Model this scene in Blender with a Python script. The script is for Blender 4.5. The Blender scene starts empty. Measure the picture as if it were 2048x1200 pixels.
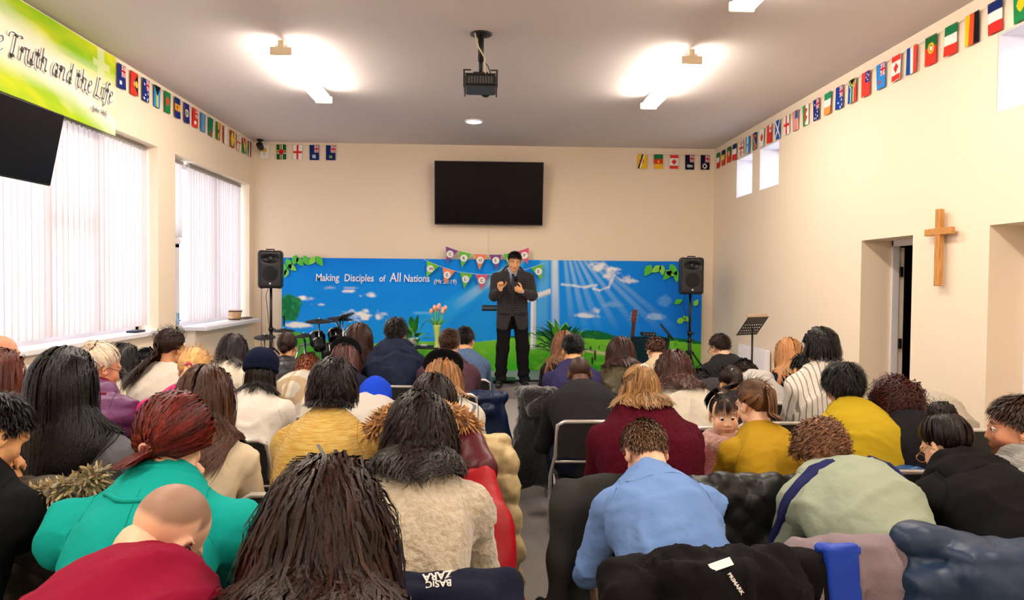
import bpy, math, random
import numpy as np
from mathutils import Vector, Matrix
S = bpy.context.scene
COL = S.collection
rad = math.radians

# ---------------------------------------------------------------- camera
CAMH = 1.48
FPX = 1400.0
def cam_axes(yaw, pitch, roll):
    y, p, r = map(rad, (yaw, pitch, roll))
    F = np.array([math.sin(y)*math.cos(p), math.cos(y)*math.cos(p), -math.sin(p)])
    R0 = np.array([math.cos(y), -math.sin(y), 0]); U0 = np.cross(R0, F)
    return F, R0*math.cos(r)+U0*math.sin(r), -R0*math.sin(r)+U0*math.cos(r)
CF, CR, CU = cam_axes(2.3, 1.5, 0.5)
cd = bpy.data.cameras.new('camera'); cam = bpy.data.objects.new('camera', cd); COL.objects.link(cam)
cd.sensor_width = 36.0; cd.lens = FPX/2048*36.0; cd.clip_start = 0.05; cd.clip_end = 200
cam.matrix_world = Matrix(((CR[0], CU[0], -CF[0], 0), (CR[1], CU[1], -CF[1], 0), (CR[2], CU[2], -CF[2], CAMH), (0, 0, 0, 1)))
S.camera = cam
def at(px, py, Y):
    d = CF*FPX + CR*(px-1024) - CU*(py-600)
    t = Y/d[1]
    return np.array([d[0]*t, Y, CAMH+d[2]*t])

# ---------------------------------------------------------------- world, light, exposure
W = bpy.data.worlds.new('world'); S.world = W; W.use_nodes = True
bg = W.node_tree.nodes['Background']; bg.inputs[0].default_value = (0.93, 0.94, 1.0, 1); bg.inputs[1].default_value = 1.9
S.view_settings.view_transform = 'Standard'; S.view_settings.look = 'None'
S.view_settings.exposure = 1.36; S.view_settings.gamma = 1.0; S.view_settings.use_curve_mapping = False
LAMP = 20.0      # strength of the fluorescent diffusers

# ---------------------------------------------------------------- helpers
def lin(c):
    if isinstance(c, str):
        c = tuple(int(c[i:i+2], 16)/255 for i in (0, 2, 4))
    return tuple((x/12.92 if x <= .04045 else ((x+.055)/1.055)**2.4) for x in c[:3])
MATS = {}
def nt(m): return m.node_tree.nodes, m.node_tree.links
def mat(name, col, rough=.6, metal=0., bump=None, var=None, sheen=0., emit=None, attr=None, spec=.5, trans=0., coat=0.):
    """bump=(scale,strength,(sx,sy,sz)) noise relief; var=(scale,colour2,(sx,sy,sz)) colour mottling"""
    if name in MATS: return MATS[name]
    m = bpy.data.materials.new(name); m.use_nodes = True; MATS[name] = m
    N, L = nt(m); b = N['Principled BSDF']
    c = (*lin(col), 1)
    b.inputs['Base Color'].default_value = c; b.inputs['Roughness'].default_value = rough
    b.inputs['Metallic'].default_value = metal; b.inputs['Specular IOR Level'].default_value = spec
    if sheen: b.inputs['Sheen Weight'].default_value = sheen; b.inputs['Sheen Roughness'].default_value = .5
    if coat: b.inputs['Coat Weight'].default_value = coat
    if trans: b.inputs['Transmission Weight'].default_value = trans
    if emit: b.inputs['Emission Color'].default_value = (*lin(emit[0]), 1); b.inputs['Emission Strength'].default_value = emit[1]
    tc = N.new('ShaderNodeTexCoord')
    def noise(scale, sc3, detail=3):
        mp = N.new('ShaderNodeMapping'); mp.inputs['Scale'].default_value = sc3
        L.new(tc.outputs['Object'], mp.inputs[0])
        n = N.new('ShaderNodeTexNoise'); n.inputs['Scale'].default_value = scale; n.inputs['Detail'].default_value = detail
        L.new(mp.outputs[0], n.inputs[0]); return n
    src = None
    if var:
        n = noise(var[0], var[2] if len(var) > 2 else (1, 1, 1), 4)
        r = N.new('ShaderNodeValToRGB'); r.color_ramp.elements[0].position = .38; r.color_ramp.elements[1].position = .62
        r.color_ramp.elements[0].color = c; r.color_ramp.elements[1].color = (*lin(var[1]), 1)
        L.new(n.outputs[0], r.inputs[0]); src = r.outputs[0]
    if attr:
        a = N.new('ShaderNodeAttribute'); a.attribute_name = attr
        mx = N.new('ShaderNodeMix'); mx.data_type = 'RGBA'; mx.blend_type = 'MULTIPLY'; mx.inputs[0].default_value = 1
        if src: L.new(src, mx.inputs[6])
        else: mx.inputs[6].default_value = c
        L.new(a.outputs[0], mx.inputs[7]); src = mx.outputs[2]
    if src: L.new(src, b.inputs['Base Color'])
    if bump:
        n = noise(bump[0], bump[2] if len(bump) > 2 else (1, 1, 1))
        bp = N.new('ShaderNodeBump'); bp.inputs['Strength'].default_value = bump[1]; bp.inputs['Distance'].default_value = .01
        L.new(n.outputs[0], bp.inputs['Height']); L.new(bp.outputs[0], b.inputs['Normal'])
    return m
def pmat(name, builder, rough=.6, sheen=0.):
    """material whose base colour comes from builder(N, L, xyz sockets) -> colour socket"""
    if name in MATS: return MATS[name]
    m = bpy.data.materials.new(name); m.use_nodes = True; MATS[name] = m
    N, L = nt(m); b = N['Principled BSDF']; b.inputs['Roughness'].default_value = rough
    if sheen: b.inputs['Sheen Weight'].default_value = sheen
    tc = N.new('ShaderNodeTexCoord'); sp = N.new('ShaderNodeSeparateXYZ'); L.new(tc.outputs['Object'], sp.inputs[0])
    def M(op, a, c2=0., d=None):
        n = N.new('ShaderNodeMath'); n.operation = op
        for i, v in enumerate((a, c2, d)):
            if v is None: continue
            if isinstance(v, (int, float)): n.inputs[i].default_value = v
            else: L.new(v, n.inputs[i])
        return n.outputs[0]
    def mix(f, a, c2):
        n = N.new('ShaderNodeMix'); n.data_type = 'RGBA'
        for i, v in ((0, f), (6, a), (7, c2)):
            if isinstance(v, (int, float)): n.inputs[i].default_value = v
            elif isinstance(v, str): n.inputs[i].default_value = (*lin(v), 1)
            else: L.new(v, n.inputs[i])
        return n.outputs[2]
    L.new(builder(M, mix, sp.outputs[0], sp.outputs[1], sp.outputs[2]), b.inputs['Base Color'])
    return m
def empty(name, label=None, cat=None, loc=(0, 0, 0), rz=0., group=None):
    o = bpy.data.objects.new(name, None); COL.objects.link(o); o.location = loc; o.rotation_euler = (0, 0, rz)
    o.empty_display_size = .1
    tag(o, label, cat, group); return o
def tag(o, label=None, cat=None, group=None, kind=None):
    if label: o['label'] = label
    if cat: o['category'] = cat
    if group: o['group'] = group
    if kind: o['kind'] = kind
    return o
def mesh_obj(name, V, F, m=None, parent=None, smooth=True, attr=None, loc=None):
    V = np.asarray(V, dtype=np.float32)
    me = bpy.data.meshes.new(name)
    if isinstance(F, np.ndarray) and F.ndim == 2:
        k = F.shape[1]; n = len(F)
        me.vertices.add(len(V)); me.vertices.foreach_set('co', V.ravel())
        me.loops.add(n*k); me.loops.foreach_set('vertex_index', F.astype(np.int32).ravel())
        me.polygons.add(n); me.polygons.foreach_set('loop_start', np.arange(0, n*k, k, dtype=np.int32))
        me.polygons.foreach_set('loop_total', np.full(n, k, dtype=np.int32))
        me.update(calc_edges=True)
    else:
        me.from_pydata([tuple(v) for v in V.tolist()], [], [tuple(f) for f in F]); me.update()
    if smooth: me.polygons.foreach_set('use_smooth', np.ones(len(me.polygons), dtype=bool))
    if attr is not None:
        a = me.color_attributes.new('tint', 'FLOAT_COLOR', 'POINT')
        c = np.ones((len(V), 4), dtype=np.float32); c[:, :3] = attr; a.data.foreach_set('color', c.ravel())
    o = bpy.data.objects.new(name, me); COL.objects.link(o)
    if m is not None:
        for mm in (m if isinstance(m, (list, tuple)) else [m]): me.materials.append(mm)
    if parent is not None: o.parent = parent
    if loc is not None: o.location = loc
    return o
class MB:
    """collects boxes / tubes / lathes into one mesh"""
    def __init__(s): s.V = []; s.F = []; s.sm = []
    def add(s, V, F, sm=False):
        n = len(s.V); s.V += [tuple(map(float, v)) for v in V]; s.F += [tuple(i+n for i in f) for f in F]; s.sm += [sm]*len(F); return s
    def box(s, c, h, R=None, bev=0.):
        c = np.array(c, float); h = np.array(h, float)
        if bev <= 0:
            V = [np.array([x, y, z])*h for x in (-1, 1) for y in (-1, 1) for z in (-1, 1)]
            F = [(0, 1, 3, 2), (4, 6, 7, 5), (0, 4, 5, 1), (2, 3, 7, 6), (0, 2, 6, 4), (1, 5, 7, 3)]
        else:
            bev = min(bev, h.min()*.95); V = []; ids = {}
            for sx in (-1, 1):
                for sy in (-1, 1):
                    for sz in (-1, 1):
                        sg = np.array([sx, sy, sz])
                        for a in range(3):
                            q = h-bev; q[a] = h[a]; ids[(sx, sy, sz, a)] = len(V); V.append(sg*q)
            F = []
            for a in range(3):
                b, c2 = (a+1) % 3, (a+2) % 3
                for sg in (-1, 1):
                    k = []
                    for (u, v) in ((-1, -1), (1, -1), (1, 1), (-1, 1)):
                        t = [0, 0, 0]; t[a] = sg; t[b] = u; t[c2] = v; k.append(ids[(*t, a)])
                    F.append(tuple(k if sg > 0 else k[::-1]))
                for u in (-1, 1):
                    for v in (-1, 1):
                        t0 = [0, 0, 0]; t1 = [0, 0, 0]; t0[b] = t1[b] = u; t0[c2] = t1[c2] = v; t0[a] = -1; t1[a] = 1
                        k = [ids[(*t0, b)], ids[(*t1, b)], ids[(*t1, c2)], ids[(*t0, c2)]]
                        F.append(tuple(k if u*v > 0 else k[::-1]))
            for sx in (-1, 1):
                for sy in (-1, 1):
                    for sz in (-1, 1):
                        k = [ids[(sx, sy, sz, a)] for a in range(3)]; F.append(tuple(k if sx*sy*sz > 0 else k[::-1]))
        R = np.eye(3) if R is None else np.array(R)
        return s.add([c+R@v for v in V], F)
    def tube(s, pts, r, n=8, closed=False, cap=True):
        P = [np.array(p, float) for p in pts]; m = len(P); V = []; F = []
        rr = r if isinstance(r, (list, tuple)) else [r]*m
        up = None
        for i, p in enumerate(P):
            a = P[(i-1) % m] if (i > 0 or closed) else p; b = P[(i+1) % m] if (i < m-1 or closed) else p
            t = b-a; t = t/(np.linalg.norm(t)+1e-9)
            if up is None: up = np.array([0, 0, 1.]) if abs(t[2]) < .9 else np.array([1., 0, 0])
            x = up-t*(up@t); x /= np.linalg.norm(x)+1e-9; y = np.cross(t, x); up = x
            for k in range(n):
                an = 2*math.pi*k/n; V.append(p+rr[i]*(math.cos(an)*x+math.sin(an)*y))
        for i in range(m if closed else m-1):
            j = (i+1) % m
            for k in range(n): F.append((i*n+k, i*n+(k+1) % n, j*n+(k+1) % n, j*n+k))
        if cap and not closed: F += [tuple(range(n))[::-1], tuple((m-1)*n+k for k in range(n))]
        return s.add(V, F, True)
    def lathe(s, prof, c=(0, 0, 0), n=20, R=None, cap=True):
        c = np.array(c, float); R = np.eye(3) if R is None else np.array(R); V = []; F = []
        for r, z in prof:
            for k in range(n):
                a = 2*math.pi*k/n; V.append(c+R@np.array([r*math.cos(a), r*math.sin(a), z]))
        for i in range(len(prof)-1):
            for k in range(n): F.append((i*n+k, i*n+(k+1) % n, (i+1)*n+(k+1) % n, (i+1)*n+k))
        if cap: F += [tuple(range(n))[::-1], tuple((len(prof)-1)*n+k for k in range(n))]
        return s.add(V, F, True)
    def build(s, name, m, parent=None, loc=None, smooth=None):
        o = mesh_obj(name, s.V, s.F, m, parent, smooth=False, loc=loc)
        o.data.polygons.foreach_set('use_smooth', np.array(s.sm if smooth is None else [smooth]*len(s.F), dtype=bool))
        return o
def rotz(a): c, s = math.cos(a), math.sin(a); return np.array([[c, -s, 0], [s, c, 0], [0, 0, 1.]])
def rotx(a): c, s = math.cos(a), math.sin(a); return np.array([[1., 0, 0], [0, c, -s], [0, s, c]])
def roty(a): c, s = math.cos(a), math.sin(a); return np.array([[c, 0, s], [0, 1., 0], [-s, 0, c]])
def text_obj(name, body, size, m, parent, M4, shear=0., off=0., ext=.0006, sx=1., align='LEFT', spacing=1., part=True):
    cu = bpy.data.curves.new(name, 'FONT'); cu.body = body; cu.size = size; cu.shear = shear; cu.offset = off; cu.extrude = ext
    cu.align_x = align; cu.space_character = spacing; cu.resolution_u = 3
    t = bpy.data.objects.new(name, cu); COL.objects.link(t); dg = bpy.context.evaluated_depsgraph_get()
    me = bpy.data.meshes.new_from_object(t.evaluated_get(dg)); bpy.data.objects.remove(t); 
    me.transform(Matrix(M4) @ Matrix.Diagonal((sx, 1, 1, 1))); me.materials.clear(); me.materials.append(m)
    o = bpy.data.objects.new(name, me); COL.objects.link(o); o.parent = parent; return o

# ---------------------------------------------------------------- materials
wallm = mat('wall_paint', 'f2e1ca', .75, bump=(60, .03))
ceilm = mat('ceiling_paint', 'd6ccca', .9, bump=(25, .05))
whitem = mat('white_gloss', 'eeeaf0', .4)
upvc = mat('white_plastic_frame', 'f2f0f4', .35)
black = mat('black_plastic', '101012', .35)
blackm = mat('black_matt', '0b0b0d', .6)
chrome = mat('chrome', 'd5d5d8', .22, 1.)
steel = mat('painted_steel', 'a9a6a4', .35, .6)
# ---------------------------------------------------------------- room shell
XL, XR, YB, YN, HC = -3.35, 3.42, 10.36, -3.0, 3.48
def carpet_builder(M, mix, x, y, z):
    s = M('SINE', M('MULTIPLY', M('ADD', x, M('MULTIPLY', y, .12)), 420.)); s2 = M('SINE', M('MULTIPLY', y, 300.))
    f = M('MULTIPLY', M('ADD', M('MULTIPLY', s, s2), 1.), .5)
    return mix(f, '6a6462', 'b3aeac')
carpm = pmat('grey_loop_carpet', carpet_builder, .95)
def struct(o): o['kind'] = 'structure'; return o
struct(MB().box((0, (YB+YN)/2, -.05), ((XR-XL)/2+.5, (YB-YN)/2+.3, .05)).build('floor', carpm))
struct(MB().box(((XL+XR)/2, (YB+YN)/2, HC+.05), ((XR-XL)/2+.5, (YB-YN)/2+.3, .05)).build('ceiling', ceilm))
struct(MB().box(((XL+XR)/2, YB+.1, HC/2), ((XR-XL)/2+.45, .1, HC/2)).build('wall_back', wallm))
struct(MB().box(((XL+XR)/2, YN-.1, HC/2), ((XR-XL)/2+.45, .1, HC/2)).build('wall_rear', wallm))
def wall_side(name, x0, x1, openings):
    """slab between x0,x1 with rectangular openings (y0,y1,z0,z1)"""
    mb = MB(); ys = sorted({YN, YB, *[o[0] for o in openings], *[o[1] for o in openings]})
    for a, b in zip(ys[:-1], ys[1:]):
        z = 0.; holes = sorted([(o[2], o[3]) for o in openings if o[0] <= a+1e-6 and o[1] >= b-1e-6])
        for h0, h1 in holes+[(HC, HC)]:
            if h0 > z+1e-6: mb.box(((x0+x1)/2, (a+b)/2, (z+h0)/2), (abs(x1-x0)/2, (b-a)/2, (h0-z)/2))
            z = h1
    return struct(mb.build(name, wallm))
WIN_Z1 = 2.83
wall_side('wall_left', XL, XL-.30, [(1.55, 4.35, .95, WIN_Z1), (4.95, 7.35, .95, WIN_Z1), (7.75, 8.27, 0.02, WIN_Z1), (8.27, 10.15, .92, WIN_Z1)])
wall_side('wall_right', XR, XR+.36, [(8.87, 9.44, 2.64, 3.16), (8.06, 8.64, 2.64, 3.16), (3.9, 4.59, 2.64, 3.16), (5.47, 6.23, 0.02, 1.88), (3.55, 4.62, 0.02, 1.89), (1.0, 1.7, 2.64, 3.16)])
# ---------------------------------------------------------------- stage
stagem = mat('stage_carpet', '86807f', .95, bump=(300, .3), var=(200, '6f6a6a'))
stripm = mat('stage_strip', '7f8b96', .6)
st = empty('stage_platform', 'low grey carpeted stage platform along the mural wall', 'stage', (0, 9.57, 0))
MB().box((0, 0, .07), (3.33, .77, .07), bev=.006).build('platform', stagem, st)
MB().box((0, .28, .155), (3.33, .49, .015)).build('upper_board', mat('stage_board', '9aa3a8', .5), st)
MB().box((0, -.22, .152), (3.33, .012, .012)).build('edge_trim', blackm, st)
ts = tag(MB().box((.93, 6.9, .004), (.04, 1.75, .004), R=rotz(-.03)).build('floor_strip', mat('cable_strip', '1f3547', .6)), 'dark blue flat floor strip running along the right side of the aisle', 'cable cover')
# skirting
basem = mat('cream_skirting', 'ece0cc', .5)
struct(MB().box((XL+.01, 6.1, .06), (.01, 1.6, .06)).build('baseboard_left', basem))
struct(MB().box((XR-.01, 8.25, .06), (.01, 2.0, .06)).build('baseboard_right', basem))

# ---------------------------------------------------------------- windows left
glass = bpy.data.materials.new('window_glass'); glass.use_nodes = True
_N, _L = nt(glass); _N.remove(_N['Principled BSDF'])
_t = _N.new('ShaderNodeBsdfTransparent'); _t.inputs[0].default_value = (.93, .96, .98, 1)
_g = _N.new('ShaderNodeBsdfGlossy'); _g.inputs['Roughness'].default_value = .05; _m = _N.new('ShaderNodeMixShader'); _m.inputs[0].default_value = .06
_L.new(_t.outputs[0], _m.inputs[1]); _L.new(_g.outputs[0], _m.inputs[2]); _L.new(_m.outputs[0], _N['Material Output'].inputs[0])
blindm = bpy.data.materials.new('blind_fabric'); blindm.use_nodes = True
_N, _L = nt(blindm); _b = _N['Principled BSDF']; _b.inputs['Base Color'].default_value = (*lin('d6cbca'), 1); _b.inputs['Roughness'].default_value = .8
_tr = _N.new('ShaderNodeBsdfTranslucent'); _tr.inputs[0].default_value = (*lin('cabcba'), 1)
_m = _N.new('ShaderNodeMixShader'); _m.inputs[0].default_value = .5
_L.new(_b.outputs[0], _m.inputs[1]); _L.new(_tr.outputs[0], _m.inputs[2]); _L.new(_m.outputs[0], _N['Material Output'].inputs[0])
railm = mat('blind_rail', '9a948e', .5)
slat_mesh = {}
def blinds(y0, y1, z0, z1, x, label):
    r = empty('vertical_blind', label, 'blind', (x, (y0+y1)/2, z0), 0, 'vertical blinds on the left wall')
    MB().box((0, 0, z1-z0+.02), (.02, (y1-y0)/2, .018)).build('head_rail', railm, r)
    w = .089; n = int((y1-y0)/.078); h = z1-z0
    k = round(h, 2)
    if k not in slat_mesh:
        V = []; 
        for z in (0, h):
            for i in range(5):
                t = i/4-.5; V.append((.004*math.cos(t*3), t*w, z))
        F = [(i, i+1, i+6, i+5) for i in range(4)]
        o = mesh_obj('slat', V, F, blindm, r); slat_mesh[k] = o.data; first = o
    else: first = None
    for i in range(n):
        o = first if (first and i == 0) else bpy.data.objects.new('slat', slat_mesh[k])
        if o is not first: COL.objects.link(o); o.parent = r
        o.location = (.006*(i % 2), (i+.5)*(y1-y0)/n-(y1-y0)/2, .0); o.rotation_euler = (0, 0, rad(-8+3*math.sin(i*2.1)))
    hooks = MB()
    for i in range(n): hooks.box((.01, (i+.5)*(y1-y0)/n-(y1-y0)/2, h+.002), (.006, .010, .012))
    hooks.build('slat_hooks', mat('hook_plastic', 'cfc8c0', .5), r)['kind'] = 'stuff'
    return r
def window(name, y0, y1, z0, z1, x, mull=(), trans=()):
    fr = MB(); t = .03
    fr.box((x, y0+t, (z0+z1)/2), (.03, t, (z1-z0)/2)).box((x, y1-t, (z0+z1)/2), (.03, t, (z1-z0)/2))
    fr.box((x, (y0+y1)/2, z0+t), (.03, (y1-y0)/2, t)).box((x, (y0+y1)/2, z1-t), (.03, (y1-y0)/2, t))
    for m_ in mull: fr.box((x, m_, (z0+z1)/2), (.032, .045, (z1-z0)/2))
    for tz, ya, yb in trans: fr.box((x, (ya+yb)/2, tz), (.032, (yb-ya)/2, .04))
    o = struct(fr.build(name, upvc))
    MB().box((x-.005, (y0+y1)/2, (z0+z1)/2), (.003, (y1-y0)/2-.02, (z1-z0)/2-.02)).build('pane', glass, o)
    return o
WX = XL-.235
w1 = window('window_1', 4.95, 7.35, .95, WIN_Z1, WX, mull=(5.72, 6.45), trans=((1.95, 5.72, 6.45),))
w0 = window('window_2', 1.55, 4.35, .95, WIN_Z1, WX, mull=(2.5, 3.4))  # out-of-view window, added so more daylight enters from the left
w2 = window('window_3', 8.27, 10.15, .92, WIN_Z1, WX, mull=(9.2,))
MB().box((XL-.09, 6.15, .93), (.14, 1.24, .022), bev=.006).build('window_sill', whitem, w1)
MB().box((XL-.09, 2.95, .93), (.14, 1.44, .022), bev=.006).build('window_sill', whitem, w0)
MB().box((XL-.05, 9.2, .90), (.20, .97, .022), bev=.006).build('window_sill', whitem, w2)
blinds(4.96, 7.33, 1.0, WIN_Z1-.05, XL-.12, 'long white vertical blind in the large window under the green banner')
blinds(1.57, 4.33, 1.0, WIN_Z1-.05, XL-.12, 'white vertical blind in the added unseen window nearest the back of the room')
blinds(8.36, 10.10, .98, WIN_Z1-.05, XL-.12, 'white vertical blind above the sill that holds the small drum')
blinds(7.77, 8.20, 1.95, WIN_Z1-.05, XL-.12, 'short white vertical blind hanging above the white glazed door')
# glazed door
d1 = MB(); x = WX
for (ya, yb, za, zb) in ((7.75, 7.84, .02, 1.92), (8.15, 8.27, .02, 1.92), (7.75, 8.27, 1.84, 1.95), (7.75, 8.27, .02, .22), (7.75, 8.27, .85, .93)):
    d1.box((x+.02, (ya+yb)/2, (za+zb)/2), (.035, (yb-ya)/2, (zb-za)/2))
d1 = struct(d1.build('door_1', upvc))
MB().box((x, 8.0, .99), (.004, .24, .95)).build('pane', mat('door_glass_blue', '4fb6e8', .1, trans=.6), d1)
MB().box((x+.07, 8.19, 1.02), (.012, .012, .07), bev=.004).box((x+.09, 8.16, 1.0), (.008, .05, .009), bev=.003).build('door_handle', chrome, d1)
tr = MB().box((x, 8.01, 2.4), (.02, .26, .43)); 
o = struct(MB().box((x, 7.77, 2.4), (.03, .03, .43)).box((x, 8.25, 2.4), (.03, .03, .43)).box((x, 8.01, 1.98), (.03, .26, .03)).build('window_4', upvc))
MB().box((x-.005, 8.01, 2.4), (.003, .22, .4)).build('pane', glass, o)
MB().box((XL-.1, 7.9, 1.9), (.04, .14, .03), bev=.01).build('door_closer', upvc, d1)
# ---------------------------------------------------------------- right wall: high windows, doorways
for i, (a, b) in enumerate(((8.87, 9.44), (8.06, 8.64), (3.9, 4.59), (1.0, 1.7))):
    w_ = window('window_%d' % (5+i), a, b, 2.64, 3.16, XR+.31)
    MB().box((XR+.155, b-.004, 2.90), (.15, .003, .255)).box((XR+.155, a+.004, 2.90), (.15, .003, .255)).box((XR+.155, (a+b)/2, 2.644), (.15, (b-a)/2, .003)).box((XR+.155, (a+b)/2, 3.156), (.15, (b-a)/2, .003)).build('reveal', whitem, w_)
# door frame and leaf in first doorway, dark store room behind
dx = XR+.30
df = MB()
for (ya, yb, za, zb) in ((6.205, 6.23, .02, 1.88), (5.47, 5.495, .02, 1.88), (5.47, 6.23, 1.83, 1.88)):
    df.box((dx+.01, (ya+yb)/2, (za+zb)/2), (.03, (yb-ya)/2, (zb-za)/2))
df = struct(df.build('door_2', whitem))
MB().box((dx+.06+.18, 6.20+.31, .93), (.022, .34, .89), rotz(-.53), bev=.004).build('door_leaf', mat('cream_door', 'cfc3b2', .5), df)
hg = MB()
for z in (.35, .95, 1.6): hg.box((dx+.05, 6.19, z), (.012, .012, .045))
hg.build('hinge', black, df)
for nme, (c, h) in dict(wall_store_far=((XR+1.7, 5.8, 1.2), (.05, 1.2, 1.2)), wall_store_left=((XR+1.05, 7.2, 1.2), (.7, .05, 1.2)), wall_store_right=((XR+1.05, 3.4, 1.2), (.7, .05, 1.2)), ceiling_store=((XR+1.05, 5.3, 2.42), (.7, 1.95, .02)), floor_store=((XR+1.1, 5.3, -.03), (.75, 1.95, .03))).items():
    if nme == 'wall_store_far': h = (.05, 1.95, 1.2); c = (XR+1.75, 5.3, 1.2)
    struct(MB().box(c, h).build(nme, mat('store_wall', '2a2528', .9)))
sk = tag(MB().box((XR+.75, 5.78, .31), (.16, .2, .30), bev=.06).build('laundry_sack', mat('grey_sack', '8f8790', .9, bump=(20, .5))), 'pale grey sack standing just inside the open doorway', 'bag')
rl = empty('clothes_rail', 'dark clothes rail with coats inside the doorway', 'clothes rail', (XR+1.1, 6.0, 0))
MB().tube([(-.3, 0, .01), (-.3, 0, 1.45), (.3, 0, 1.45), (.3, 0, .01)], .012).build('rail', steel, rl)
for k in range(4):
    MB().box((-.22+.13*k, 0, 1.05), (.04, .2, .36), bev=.03).build('coat', mat('dark_coat', '17151a', .9), rl)
# second recess: closed cream door
df = struct(MB().box((dx, 4.6, .95), (.04, .02, .93)).box((dx, 3.57, .95), (.04, .02, .93)).box((dx, 4.08, 1.86), (.04, .53, .03)).build('door_3', whitem))
MB().box((dx+.02, 4.08, .92), (.02, .50, .90), bev=.004).build('door_leaf', mat('cream_door', 'cfc3b2', .5), df)
# ---------------------------------------------------------------- implicit surfaces
def nrm(v): v = np.array(v, float); return v/(np.linalg.norm(v)+1e-12)
class Prim:
    pass
def rc(a, b, ra, rb=None, k=.03, flat=None, fs=1., sub=False):
    """round cone from a to b; flat = axis along which the section is scaled by fs"""
    p = Prim(); p.t = 0; p.a = np.array(a, float); p.b = np.array(b, float); p.ra = ra; p.rb = ra if rb is None else rb
    p.k = k; p.n = None if flat is None else nrm(flat); p.fs = fs; p.sub = sub
    m = max(p.ra, p.rb)*max(1, fs)+k; p.lo = np.minimum(p.a, p.b)-m; p.hi = np.maximum(p.a, p.b)+m; return p
def el(c, r, R=None, k=.03, sub=False):
    p = Prim(); p.t = 1; p.c = np.array(c, float); p.r = np.array(r, float); p.R = None if R is None else np.array(R); p.k = k; p.sub = sub
    m = max(r)+k; p.lo = p.c-m; p.hi = p.c+m; return p
def bx(c, h, rd, R=None, k=.03, sub=False):
    p = Prim(); p.t = 2; p.c = np.array(c, float); p.h = np.array(h, float)-rd; p.rd = rd; p.R = None if R is None else np.array(R); p.k = k; p.sub = sub
    m = np.linalg.norm(h)+k; p.lo = p.c-m; p.hi = p.c+m; return p
def pd(p, X):
    if p.t == 0:
        ba = p.b-p.a; q = X-p.a; h = np.clip((q@ba)/(ba@ba+1e-12), 0, 1)
        q = q-h[..., None]*ba; s = 1.
        if p.n is not None and p.fs != 1:
            q = q+(q@p.n)[..., None]*p.n*(1/p.fs-1); s = min(1, p.fs)
        return (np.sqrt((q*q).sum(-1))-(p.ra+(p.rb-p.ra)*h))*(s if s == 1 else (s+1)/2)
    q = X-p.c
    if p.R is not None: q = q@p.R
    if p.t == 1:
        u = q/p.r; k0 = np.sqrt((u*u).sum(-1)); u = u/p.r; k1 = np.sqrt((u*u).sum(-1))+1e-9
        return k0*(k0-1)/k1
    q = np.abs(q)-p.h
    return np.sqrt((np.maximum(q, 0)**2).sum(-1))+np.minimum(q.max(-1), 0)-p.rd
def smin(a, b, k):
    h = np.maximum(k-np.abs(a-b), 0)/k; return np.minimum(a, b)-h*h*k*.25
def sdf(prims, X):
    d = np.full(X.shape[:-1], .5)
    for p in prims:
        v = pd(p, X)
        d = -smin(-d, v, p.k) if p.sub else smin(d, v, p.k)
    return d
def surf(prims, h, disp=None, cut=None):
    lo = np.min([p.lo for p in prims if not p.sub], 0)-2*h; hi = np.max([p.hi for p in prims if not p.sub], 0)+2*h
    n = np.ceil((hi-lo)/h).astype(int)+1
    ax = [lo[i]+h*np.arange(n[i]) for i in range(3)]
    D = np.full(n, .5, dtype=float)
    for p in prims:
        i0 = np.clip(np.floor((p.lo-lo)/h).astype(int)-1, 0, n-1); i1 = np.clip(np.ceil((p.hi-lo)/h).astype(int)+2, 1, n)
        if (i1 <= i0).any(): continue
        G = np.stack(np.meshgrid(*[ax[i][i0[i]:i1[i]] for i in range(3)], indexing='ij'), -1)
        v = pd(p, G); sl = tuple(slice(i0[i], i1[i]) for i in range(3))
        D[sl] = -smin(-D[sl], v, p.k) if p.sub else smin(D[sl], v, p.k)
    if disp is not None or cut is not None:
        near = np.abs(D) < .07; I = np.argwhere(near); X = lo+h*I
        if disp is not None: D[near] -= disp(X)
        if cut is not None:
            I = np.argwhere(D < .05); X = lo+h*I; D[tuple(I.T)] = np.maximum(D[tuple(I.T)], cut(X))
    return nets(D, lo, h)
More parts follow.
